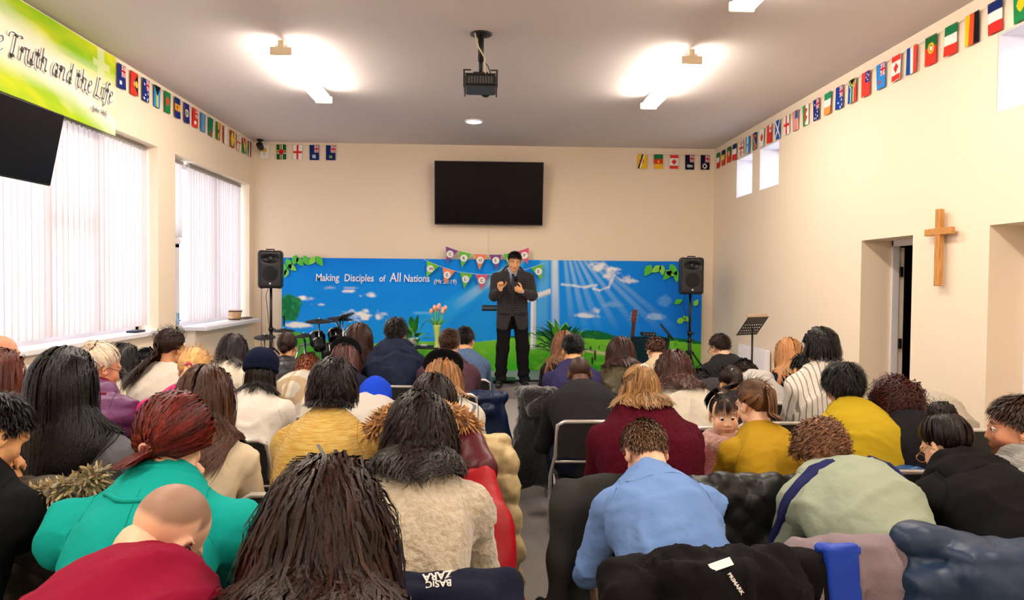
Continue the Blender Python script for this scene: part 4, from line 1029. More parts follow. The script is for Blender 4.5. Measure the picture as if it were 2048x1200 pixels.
A('frontlong', 'girl with straight dark brown hair falling to her back, in front of the mural', 719, 672, 5.3, phi=8, sw=.165, lod=1, hair=H('long', '2b1713', L=.42, vol=.9, grav=.85, wild=.02, warm=(1.3, 1, .9)), top=T('top', '1a1418', 'plain'))
A('navyhoodie', 'young man in a navy hoodie with tousled black hair', 793, 660, 5.2, phi=10, yaw=-10, fem=False, sw=.2, fat=1.05, lod=1,
  hair=H('short', '0d0809', L=.055, side=.7, wild=.3, lift=.35), top=T('hoodie', '1d2540', 'cotton', collar='hood', wr=.01, f=.028, hw=1.2))
A('mauvehoodie', 'boy in a mauve hoodie with cropped brown hair', 899, 683, 5.0, phi=12, fem=False, sw=.175, skin='light', lod=1,
  hair=H('short', '3a2418', L=.02, side=.6, lift=.3, wild=.1), top=T('hoodie', '513240', 'cotton', collar='hood', f=.02))
A('blueyoke', 'boy in a blue-grey knit with a white patterned hem and black hair', 930, 676, 5.7, phi=14, yaw=-15, fem=False, sw=.17, lod=1, hair=H('short', '120d10', L=.03, side=.5), top=T('sweater', '4e6a94', 'knit', c2='6d86ab'))
# ---- right block
A('blueshirt', 'man in a light blue shirt and khaki trousers with short brown hair', 1291, 893, 2.42, phi=48, yaw=8, fem=False, sw=.175, fat=1.0, skin='light', lod=0, hx=-.0,
  hair=H('short', '5a4434', L=.028, side=.6, lift=.25, wild=.12, warm=(1.2, 1.05, .85)), top=T('shirt', '789fe0', 'cotton', collar='shirt', wr=.009, wf=17, yoke=1), trousers='b9a98a', arms='thigh')
A('sage', 'person in a sage sweatshirt with navy shoulder bands and curly brown hair', 1643, 893, 2.52, phi=46, sw=.20, fat=1.12, skin='pale', lod=0,
  hair=H('afro', '6b4c38', L=.07, side=.8, curl=(.010, .028), lift=.45, wild=.3, var=.4), top=T('sweatshirt', 'aab59f', 'cotton', wr=.007, f=.02, collar='crew', bands='262a5c'))
A('blackhoodie', 'woman in a black hoodie with a dark curly bun and glasses', 1893, 882, 2.45, phi=36, yaw=12, sw=.185, fat=1.02, skin='light', lod=0,
  hair=H('bun', '17100f', tie=(.01, -.040, .108), br=.048, curl=(.008, .04), vol=.016, tie_color='222222', wisp=.12), top=T('hoodie', '0f0d10', 'plain', collar='hood', wr=.008, f=.024, hw=1.25), extra=[('glasses', 'c9a36a')])
A('beard', 'bearded man in a light grey hoodie seen in profile at the right edge', 2034, 842, 2.38, phi=8, yaw=62, roll=0, fem=False, sw=.19, skin='ruddy', lod=0, beard=True, hx=-.0,
  hair=H('short', '2f1f18', L=.045, side=.5, lift=.35, wild=.15), top=T('hoodie', 'b6b3ae', 'marl', c2='8f8d8a', collar='hood'), extra=[('eyes',)])
A('maroonknit', 'woman in a maroon knit sweater with dirty blonde half-up hair', 1278, 772, 2.98, phi=30, sw=.20, fat=1.18, skin='light', lod=0,
  hair=H('half', '8c6a45', L=.22, grav=.7, vol=.8, var=.35, warm=(1.08, 1.0, .85), tie=(.012, -.098, .07), tie_color='e9ddd0', curl=(.004, .12)), top=T('sweater', '6a0e2a', 'knit', c2='4a0a18', wr=.005, f=.018))
A('mustardtop', 'woman in an olive mustard blouse with a brown high ponytail', 1508, 800, 3.0, phi=20, yaw=16, s=.95, sw=.16, skin='light', lod=0,
  hair=H('pony', '5c4230', L=.17, tie=(-.0, -.108, .055), tail=(0, -.25, -1), tlift=.55, grav=.6, vol=.012, var=.35, warm=(1.15, 1.05, .85), dens=1.3, tie_color='5a3a22'), top=T('blouse', 'b18a14', 'cotton', wr=.006, sleeve=1, fore=.25))
A('chartreuse', 'woman in a chartreuse yellow sweater with short thick black hair', 1687, 763, 3.18, phi=24, sw=.185, fat=1.1, lod=0, skin='asian',
  hair=H('short', '0b090b', L=.085, side=.8, curl=(.006, .07), lift=.35, wild=.2, grav=.3), top=T('sweater', 'b89c1c', 'plain', collar='turtle', wr=.006))
A('redcurls', 'woman in a black top leaning forward with dark red curly hair', 1792, 800, 3.12, phi=55, yaw=-20, roll=18, sw=.18, lod=0, skin='tan',
  hair=H('curlyshort', '3a1716', L=.16, side=.9, curl=(.016, .045), lift=.4, wild=.3, grav=.25), top=T('top', '141216', 'plain'))
A('charcoalman', 'man in a charcoal sweater with a shaved dark head, beside the aisle', 1159, 742, 4.25, phi=32, fem=False, sw=.20, fat=1.08, skin='dark', lod=1, arms='thigh',
  hair=H('none', BLK, buzz=((.22, .18, .17), -.0, .85)), top=T('sweater', '232127', 'plain', collar='crew', wr=.005), trousers='151a30', shoes='101012')
A('whitehoodie', 'woman in a cream hoodie with wavy reddish brown hair', 1348, 738, 4.05, phi=28, sw=.18, lod=1, skin='light',
  hair=H('wavy', '3b211b', L=.36, curl=(.013, .09), vol=1.5, grav=.55, var=.4), top=T('hoodie', 'e6dccb', 'cotton', collar='hood', wr=.01, f=.026, hw=1.25))
A('darkpony', 'woman with a dark brown ponytail behind the little girl', 1462, 762, 4.25, phi=40, sw=.17, lod=1, hair=H('pony', '22140f', L=.2, tie=(0, -.1, .04), tail=(-.3, -.2, -1), tie_color='ddd5cf'), top=T('top', '2a2326', 'plain'))
A('stripe', 'young man in a white pinstriped shirt with a black bowl cut and glasses', 1641, 690, 3.95, phi=18, yaw=14, fem=False, sw=.18, lod=1, skin='asian',
  hair=H('bowl', '0d0a0c', L=.15, vol=1.2, grav=.4, hug=.5, wild=.05), top=T('shirt', 'eee6da', 'stripe', c2='8b8178', collar='turtle', ccolor='121214', cfab='plain', wr=.009, f=.024), extra=[('glasses', '8a8c90')])
A('oatmeal', 'person in an oatmeal hoodie bowing below the doorway', 1800, 782, 4.1, phi=66, sw=.19, fat=1.1, lod=1, skin='light', hair=H('short', '2a1c17', L=.03), top=T('hoodie', 'c4baac', 'cotton', collar='hood', wr=.008, f=.022))
A('indigo', 'young man in an indigo sweater with neat short black hair', 1146, 695, 4.9, phi=20, fem=False, sw=.185, fat=1.0, lod=1, skin='asian',
  hair=H('short', '0d0a0d', L=.035, side=.35, lift=.25, wild=.12), top=T('sweater', '33315c', 'plain', collar='crew'))
A('olive', 'woman in an olive puffer coat with long dark red-brown hair', 1241, 702, 4.9, phi=18, sw=.175, lod=1, hair=H('long', '28100f', L=.30, vol=1.1, grav=.75, warm=(1.35, 1, .9), rough=.3), top=T('coat', '453d22', 'nylon', quilt=.012, pitch=.13, collar='hood', f=.035, hw=1.1))
A('beigeboy', 'person with short wavy brown hair and a beige collar', 1312, 697, 5.7, phi=30, fem=False, sw=.165, skin='light', hair=H('short', '4a3024', L=.04, curl=(.005, .04)), top=T('top', 'd9c4a0', 'plain'))
A('graycoat', 'person in a grey coat with a red check lining bowing, behind the wavy-haired woman', 1402, 765, 4.85, phi=62, sw=.19, fat=1.1, skin='light', hair=H('short', '1a1214', L=.03), top=T('coat', '3a3538', 'plain'))
A('blacktee', 'man in a black shirt with short dark brown hair under the music stand', 1440, 690, 5.5, phi=24, yaw=18, fem=False, sw=.20, skin='light', lod=1, hx=-.10, hair=H('short', '2a1b16', L=.03, side=.5), top=T('shirt', '1f1f22', 'plain', collar='crew'), extra=[('glasses', '222222')])
A('strawberry', 'woman with very long strawberry blonde hair by the right wall', 1577, 703, 5.1, phi=12, sw=.165, lod=1, skin='pale', hair=H('long', 'a9774c', L=.5, vol=1., grav=.8, warm=(1.05, 1, .9), var=.25), top=T('top', '171a34', 'plain'))
A('smallblack', 'person with black hair bowing between the blonde and the pinstriped shirt', 1609, 733, 4.7, phi=40, sw=.16, fem=False, hair=H('short', '0d0b0d', L=.05), top=T('top', '14151a', 'plain'))
A('whitehood', 'person in a pale grey hooded top bowing, behind the dark ponytail', 1492, 745, 4.85, phi=66, sw=.16, hair=H('short', '2a1c17', L=.03), top=T('hoodie', 'cdc8c4', 'cotton', collar='hood'))
A('lightbrown', 'woman with long straight light brown hair, in front of the fern', 1128, 686, 5.7, phi=12, sw=.165, lod=1, skin='light', hair=H('long', '6b4a33', L=.5, vol=1., grav=.8, warm=(1.2, 1.05, .85)), top=T('top', '2a2228', 'plain'))
# ---------------------------------------------------------------- lamps
diffm = mat('lamp_diffuser', 'ffffff', .5, emit=('fff3e2', LAMP))
capm = mat('lamp_end_cap', 'ead6b8', .5)
LL = ['long fluorescent ceiling lamp left of the projector', 'long fluorescent ceiling lamp right of the projector',
      'long fluorescent ceiling lamp at the top edge of the photo, right of the projector', None, None, None, None, None]
k_ = 0
for y0 in (5.90, 3.20, .50, -2.2):
    for x0 in (-1.69, 1.74):
        lab = {(5.90, -1.69): LL[0], (5.90, 1.74): LL[1], (3.20, 1.74): LL[2]}.get((y0, x0), 'long fluorescent ceiling lamp %s the camera on the %s' % ('just above' if y0 > 2 else 'over the seats behind' if y0 > 0 else 'far behind', 'left' if x0 < 0 else 'right'))
        r = empty('ceiling_lamp', lab, 'lamp', (x0, y0, HC), 0, 'fluorescent ceiling lamps')
        MB().box((0, .78, -.075), (.055, .77, .018), bev=.005).box((0, .25, -.03), (.025, .04, .03)).box((0, 1.3, -.03), (.025, .04, .03)).build('housing', whitem, r)
        MB().box((0, .78, -.118), (.082, .76, .030), bev=.014).build('diffuser', diffm, r)
        MB().box((0, .0, -.115), (.088, .012, .034), bev=.006).box((0, .004, -.055), (.024, .012, .03), bev=.004).build('end_cap', capm, r)
        MB().box((0, 1.556, -.115), (.088, .012, .034), bev=.006).build('end_cap', capm, r)
q = at(948, 248, 8.85)
r = empty('downlight', 'small round recessed ceiling light near the stage', 'lamp', (q[0], 8.80, HC))
MB().lathe([(.115, 0), (.115, -.012), (.095, -.018), (.092, -.004)], n=28).build('rim', whitem, r)
MB().lathe([(.001, -.010), (.092, -.010)], n=28, cap=False).build('lens', mat('downlight_lens', 'ffffff', .5, emit=('fffaf0', 30.)), r)
# ---------------------------------------------------------------- projector
q = at(962, 73, 5.72)
r = empty('projector', 'black video projector on a drop pole from the ceiling', 'projector', (q[0], 5.72, 0))
MB().lathe([(.001, HC), (.088, HC), (.088, HC-.008), (.03, HC-.016)], n=24).build('ceiling_plate', blackm, r)
MB().tube([(0, 0, HC-.01), (0, 0, HC-.22)], .024, 12).tube([(0, 0, HC-.2), (0, 0, HC-.32)], .017, 12).build('pole', blackm, r)
b = MB().box((0, .0, HC-.41), (.125, .15, .045), bev=.012).build('body', black, r)
MB().lathe([(.05, 0), (.05, .02), (.038, .03)], (.04, .15, HC-.415), 20, rotx(-math.pi/2)).build('lens', mat('lens_glass', '22262c', .08), b)
g = MB()
for i in range(9): g.box((-.09+.022*i, -.152, HC-.41), (.005, .003, .026))
g.build('vent_slats', mat('vent_grey', '4a484a', .5), b)
ck = MB()
for (a, c) in (((-.13, -.155), (-.13, .155)), ((.13, -.155), (.13, .155))):
    ck.box((a[0], 0, HC-.46), (.004, .155, .004)).box((a[0], -.15, HC-.40), (.006, .006, .065)).box((a[0], .15, HC-.40), (.006, .006, .065)).box((a[0]*.82, -.15, HC-.335), (.03, .006, .004))
ck.box((0, -.155, HC-.46), (.13, .005, .005)).box((0, -.155, HC-.365), (.13, .005, .004)).box((0, 0, HC-.34), (.06, .06, .02), bev=.006).build('cage', black, r)
MB().tube([(-.05, -.05, HC-.01), (-.02, -.045, HC-.12), (.03, -.05, HC-.2), (.035, -.08, HC-.3), (.04, -.14, HC-.37)], .006, 6).build('cable', mat('ivory_cable', 'cbb796', .6), r)
MB().tube([(.02, -.04, HC-.22), (.06, -.06, HC-.28), (.085, -.10, HC-.36)], .004, 5).build('cable', blackm, r)
# ---------------------------------------------------------------- television on the back wall
scr = mat('screen_glass', '08080e', .2, spec=.12)
q = at(978, 387, 10.18)
r = empty('television', 'large flat television hung tilted on the wall above the mural', 'television', tuple(q))
Rt = rotx(rad(7))
MB().box((0, 0, 0), (.785, .022, .455), Rt, bev=.008).build('bezel', black, r)
MB().box(Rt@np.array([0, -.0225, .004]), (.775, .002, .440), Rt).build('screen', scr, r)
MB().box((0, .09, 0), (.25, .07, .15)).build('bracket', blackm, r)
q = at(977, 480, 10.35)
tag(MB().box((q[0], YB-.008, 1.98), (.009, .008, .25)).build('cable_trunking', mat('cream_trunking', 'e6d9c6', .5)), 'cream cable trunking running down the wall under the television', 'cable cover')
# left television
r = empty('television', 'smaller black television on a bracket at the left edge, over the window blinds', 'television', tuple(at(31, 279, 3.98)), 0)
tvL = r; a_, t_ = rad(-90+2), rad(10)
R_ = rotz(rad(90))@rotx(rad(12)); R_ = rotz(rad(-3))@R_
c0 = np.array([0, -.05, .0])
MB().box(c0, (.37, .02, .215), R_, bev=.006).build('bezel', black, r)
MB().box(c0+R_@np.array([0, -.0205, .003]), (.36, .002, .205), R_).build('screen', mat('screen_glass_2', '05050a', .3, spec=.3), r)
MB().tube([c0+R_@np.array([0, .02, 0]), c0+np.array([-.35, .0, .02]), c0+np.array([-.66, .02, .02])], .02, 8).box(c0+np.array([-.66, .02, 0]), (.012, .08, .12)).build('bracket', blackm, r)
# ---------------------------------------------------------------- printed flat things: colour painted per vertex
prm = mat('printed_fabric', 'ffffff', .7, attr='tint', spec=.1); prg = mat('printed_vinyl', 'ffffff', .6, attr='tint', spec=.12)
def h2(c): return np.array(lin(c))
def fbm(x, y, seed=0, oct=4):
    out = 0; amp = .5; r = np.random.RandomState(seed)
    for o in range(oct):
        g = r.rand(64, 64); xi = np.floor(x).astype(int); yi = np.floor(y).astype(int); fx = x-xi; fy = y-yi; fx = fx*fx*(3-2*fx); fy = fy*fy*(3-2*fy)
        a = g[xi % 64, yi % 64]; b = g[(xi+1) % 64, yi % 64]; c = g[xi % 64, (yi+1) % 64]; d = g[(xi+1) % 64, (yi+1) % 64]
        out = out+amp*((a*(1-fx)+b*fx)*(1-fy)+(c*(1-fx)+d*fx)*fy); amp *= .5; x = x*2.03; y = y*2.03
    return out
def sheet(name, O, U, Vv, nu, nv, paint, m, parent, wave=None, back=.0):
    """O top-left corner, U along the width, Vv down; paint(u,v)->rgb linear"""
    u, v = np.meshgrid(np.linspace(0, 1, nu), np.linspace(0, 1, nv)); u = u.ravel(); v = v.ravel()
    O, U, Vv = map(lambda a: np.array(a, float), (O, U, Vv)); n = nrm(np.cross(U, Vv))*1
    X = O+u[:, None]*U+v[:, None]*Vv
    if wave: X = X+n*wave(u, v)[:, None]
    i = np.arange(nv-1)[:, None]*nu+np.arange(nu-1)[None]; F = np.stack([i, i+nu, i+nu+1, i+1], -1).reshape(-1, 4)
    return mesh_obj(name, X, F, m, parent, True, paint(u, v))
def mural_paint(u, v):
    x = 563+u*842; y = 515+v*233; C = np.zeros((len(u), 3))
    def mixc(C, c, f): f = np.clip(f, 0, 1)[:, None]; return C*(1-f)+h2(c)*f
    C[:] = h2('1096ff'); C = mixc(C, '0a74f0', (y < 560)*.0+np.clip((560-y)/45, 0, 1)*np.clip((1000-x)/300, 0, 1)*.6)
    C = mixc(C, '0c70e4', np.clip((x-1180)/180, 0, 1)*.75); C = mixc(C, '1fa8ff', np.clip((y-600)/80, 0, 1)*.7*np.clip((1150-x)/200, 0, 1))
    # rays
    def ray(C, x0, y0, x1, y1, w0, w1, c, a, fade=1.):
        dx, dy = x1-x0, y1-y0; L = math.hypot(dx, dy); t = ((x-x0)*dx+(y-y0)*dy)/L/L; d = np.abs((x-x0)*dy-(y-y0)*dx)/L; w = w0+(w1-w0)*np.clip(t, 0, 1)
        return mixc(C, c, a*np.clip((w-d)/(w*.45+1), 0, 1)*np.clip(1-t*fade, 0, 1)*(t > -.2))
    C = ray(C, 1060, 500, 800, 690, 10, 34, '35c2ff', .8, .9); C = ray(C, 1050, 505, 930, 595, 7, 12, 'e8f6ff', .95, .8)
    C = ray(C, 1105, 520, 1110, 745, 9, 11, 'e4f4ff', .95, .9); C = ray(C, 1085, 520, 1075, 740, 12, 20, '7fd6ff', .6, .8)
    C = ray(C, 1030, 520, 900, 745, 14, 60, '2fb4ff', .5, .8)
    for k, (xe, a) in enumerate(((1140, .5), (1165, .6), (1190, .45), (1222, .6), (1260, .5), (1300, .5), (1330, .35))): C = ray(C, 1125+k*8, 505, xe, 640, 4, 9, 'bfe8ff', a, .85)
    # clouds
    nz = fbm(x/14., y/9., 3); nz2 = fbm(x/30., y/12., 5)
    def cloud(C, cx, cy, rx, ry, a=1., c='ffffff', soft=1.):
        e = 1-((x-cx)/rx)**2-((y-cy)/ry)**2; return mixc(C, c, a*np.clip((e*.8+(nz-.5)*2.4)*1.5*soft, 0, 1)*(e > -1.2))
    for a in ((608, 599, 34, 5), (632, 612, 15, 3.5), (736, 592, 17, 6), (697, 584, 18, 3.5), (700, 577, 14, 3, .4), (655, 577, 20, 4, .4), (722, 634, 46, 12), (590, 655, 34, 6), (640, 648, 30, 4, .4),
              (1175, 632, 34, 7, .8), (1190, 622, 22, 8, .7), (1222, 606, 26, 8, .4, '9fd4ff'), (1310, 632, 26, 8, .6, 'bfe2ff'), (1330, 600, 16, 12, .3, '8fc8ff'), (1255, 552, 22, 10, .8), (1222, 540, 26, 14, .9), (1195, 528, 26, 12, .9), (840, 628, 24, 4, .5, '8fe0ff')):
        C = cloud(C, *a)
    pts = [(1120, 566), (1145, 568), (1165, 572), (1190, 566), (1184, 574), (1196, 578), (1215, 570), (1226, 545), (1240, 556)]
    for (xa, ya), (xb, yb) in zip(pts[:-1], pts[1:]):
        dx, dy = xb-xa, yb-ya; t = np.clip(((x-xa)*dx+(y-ya)*dy)/(dx*dx+dy*dy), 0, 1); d = np.hypot(x-xa-t*dx, y-ya-t*dy); C = mixc(C, 'ffffff', np.clip((1.2-d+nz*5)/4, 0, 1)*.95)
    # grass and hills
    hz = 684+8*np.sin((x-560)/130.)-14*np.exp(-((x-590)/60.)**2)+4*np.clip((x-1050)/300, 0, 1)-3*np.sin(x/40.)
    hill = np.maximum(18*np.exp(-((x-1185)/42.)**2), np.maximum(10*np.exp(-((x-1075)/50.)**2), 6*(x > 1300)))
    C = mixc(C, '15703c', (y > hz-hill-2*nz)*(x > 1010)*1.); C = mixc(C, '2c9048', (y > hz-hill-2*nz)*(x > 1010)*np.clip((nz-.45)*3, 0, .6))
    g = np.clip((y-hz)/60, 0, 1); gm = (y > hz)*1.
    C = mixc(C, '7fd23a', gm); C = mixc(C, '3fb528', gm*g); C = mixc(C, '9be04a', gm*np.clip((nz2-.55)*3, 0, .5)); C = mixc(C, '35a83a', gm*(x < 720)*.55); C = mixc(C, '2f9a30', gm*np.clip((nz-.62)*6, 0, .5))
    C = mixc(C, 'e6dcae', gm*np.clip(1-np.abs(y-(703+ (x-1160)*.18))/5, 0, 1)*((x > 1160) & (x < 1290)))
    for xx, ya, yb in ((1180, 697, 706), (1189, 706, 727), (1183, 720, 735), (1197, 694, 702)): C = mixc(C, '3a2a1c', ((np.abs(x-xx) < 1.3) & (y > ya) & (y < yb))*1.)
    # tree
    e = 1-((x-576)/29)**2-((y-617)/30)**2; C = mixc(C, '1d7a4a', np.clip((e+(nz-.5)*1.1)*6, 0, 1)); C = mixc(C, '36a862', np.clip((e+(nz-.5)*1.1)*6, 0, 1)*np.clip((fbm(x/5, y/5, 9)-.5)*5, 0, .8))
    C = mixc(C, '1c2c20', ((np.abs(x-568) < 1.6) & (y > 636) & (y < 656))*1.)
    # cross
    sh = ((np.abs(x-1062.5) < 5) & (y > 590) & (y < 703)); C = mixc(C, 'd5dcea', sh*1.); C = mixc(C, 'f6f8fc', ((np.abs(x-1061) < 2.5) & (y > 590) & (y < 703))*1.)
    t = (x-1040)/58; ya = 602-t*22; C = mixc(C, 'f4f6fb', ((np.abs(y-ya) < 6) & (x > 1030) & (x < 1098))*1.); C = mixc(C, 'c9d4e6', ((np.abs(y-ya-4.5) < 1.8) & (x > 1030) & (x < 1097))*1.)
    return C
O = at(563, 515, 10.30); Ur = at(1405, 527, 10.30); Lb = at(563, 748, 10.30)
W_m = Ur[0]-O[0]; H_m = O[2]-.17
mu = empty('mural_banner', 'wide printed banner of blue sky, clouds and green field along the back wall', 'banner', (O[0], 10.31, .17))
sheet('print', (0, 0, H_m), (W_m, 0, 0), (0, 0, -H_m), 470, 112, mural_paint, prg, mu, wave=lambda u, v: .007*np.sin(u*70+2*np.sin(v*3))*(.15+v)+.004*np.sin(u*23))
def mw(px, py, dy=-.03): return np.array([(px-563)/842*W_m, dy, H_m*(1-(py-515)/233)])
whp = mat('white_print', 'f4f8ff', .5)
MX = Matrix.Rotation(math.pi/2, 4, 'X')
x_ = 630
rw = np.random.RandomState(4)
for wd, sz, gap in (('Making', 1., 56), ('Disciples', 1., 69), ('of', .9, 21), ('All', 1.25, 27), ('Nations', 1., 58)):
    Pm = mw(x_, 563)
    to = text_obj('lettering', wd, .150*sz, whp, mu, Matrix.Translation(Vector(Pm))@MX@Matrix.Rotation(rad(rw.uniform(-1, 1)), 4, 'Z'), shear=.08, off=.0022, sx=.80); x_ += gap
text_obj('lettering', '(Mt 28:19)', .088, whp, mu, Matrix.Translation(Vector(mw(863, 566)))@MX, shear=.1, off=.001, sx=.9)
lf = mat('printed_leaf', '4fc23a', .5); lf2 = mat('printed_leaf_light', '86dc4c', .5)
def leafs(pts, m, nm='printed_leaf'):
    for (px, py, l, w, a) in pts:
        mb = MB(); l *= 1.35; w *= 1.35
        c = mw(px, py); ca, sa = math.cos(a), math.sin(a); V = []
        for t in np.linspace(0, 1, 7): V.append(((t-.5)*l, w*math.sin(math.pi*t**.8)*.5))
        V += [(p[0], -p[1]) for p in V[::-1][1:-1]]
        sc_ = W_m/842; V = [c+np.array([(p[0]*ca-p[1]*sa)*sc_, -.001, (p[0]*sa+p[1]*ca)*sc_]) for p in V]; mb.add(V, [tuple(range(len(V)))]); mb.build(nm, m, mu)
leafs([(638, 522, 18, 10, -1.0), (612, 521, 17, 10, -1.1), (600, 524, 16, 9, -.9), (590, 520, 16, 10, -1.9), (578, 528, 17, 9, -1.2), (569, 540, 18, 9, -1.5), (1293, 535, 20, 12, -2.1), (1345, 533, 20, 11, -1.), (1332, 545, 18, 10, -2.3), (1352, 547, 18, 11, -1.6), (1356, 600, 14, 8, .4), (1396, 540, 18, 10, -1.8)], lf)
leafs([(624, 521, 15, 9, -2.2), (585, 536, 15, 8, -.6), (573, 548, 14, 7, -1.9), (1310, 532, 18, 10, -2.6), (1322, 534, 16, 9, -1.5), (1338, 540, 15, 8, -.6), (1362, 640, 14, 9, .5), (1372, 636, 12, 8, 2.4), (1392, 602, 12, 8, 1.)], lf2)
# ---------------------------------------------------------------- flags
def uj(u, v, base='1f2f86'):
    C = np.tile(h2(base), (len(u), 1)); d1 = np.abs(u-v); d2 = np.abs(u+v-1); w = (np.minimum(d1, d2) < .13); C[w] = h2('f4f4f4'); r = np.minimum(d1, d2) < .05; C[r] = h2('d8202f')
    w = (np.abs(u-.5) < .2) | (np.abs(v-.5) < .2); C[w] = h2('f4f4f4'); r = (np.abs(u-.5) < .11) | (np.abs(v-.5) < .11); C[r] = h2('d8202f'); return C
def bands(cols, vert=False):
    def f(u, v): t = u if vert else v; i = np.clip((t*len(cols)).astype(int), 0, len(cols)-1); return np.array([h2(c) for c in cols])[i]
    return f
def over(base, *ops):
    def f(u, v):
        C = base(u, v) if callable(base) else np.tile(h2(base), (len(u), 1))
        for mk_, c in ops:
            m_ = mk_(u, v)
            if callable(c): C[m_] = c(u[m_], v[m_])
            else: C[m_] = h2(c)
        return C
    return f
def disc(cx, cy, r): return lambda u, v: ((u-cx)**2+((v-cy)*1.45)**2) < r*r
def ringm(cx, cy, r, w): return lambda u, v: np.abs(np.sqrt((u-cx)**2+((v-cy)*1.45)**2)-r) < w
def rect(a, b, c, d): return lambda u, v: (u > a) & (u < b) & (v > c) & (v < d)
def canton(u0, u1, v0, v1, base='1f2f86'): return (rect(u0, u1, v0, v1), lambda u, v: uj((u-u0)/(u1-u0), (v-v0)/(v1-v0), base))
stars = [(disc(a, b, .07), 'f4f4f4') for a, b in ((.25, .25), (.75, .62), (.35, .72), (.8, .85), (.55, .93), (.2, .88))]
NV, RD, GN, YL, WH, BK_, BL = '1b2f7e', 'dd3b2b', '1f8a4c', 'f2c81e', 'f4f1ec', '141418', '1f4fc0'
ujc = canton(.5, 1., 0, .5)
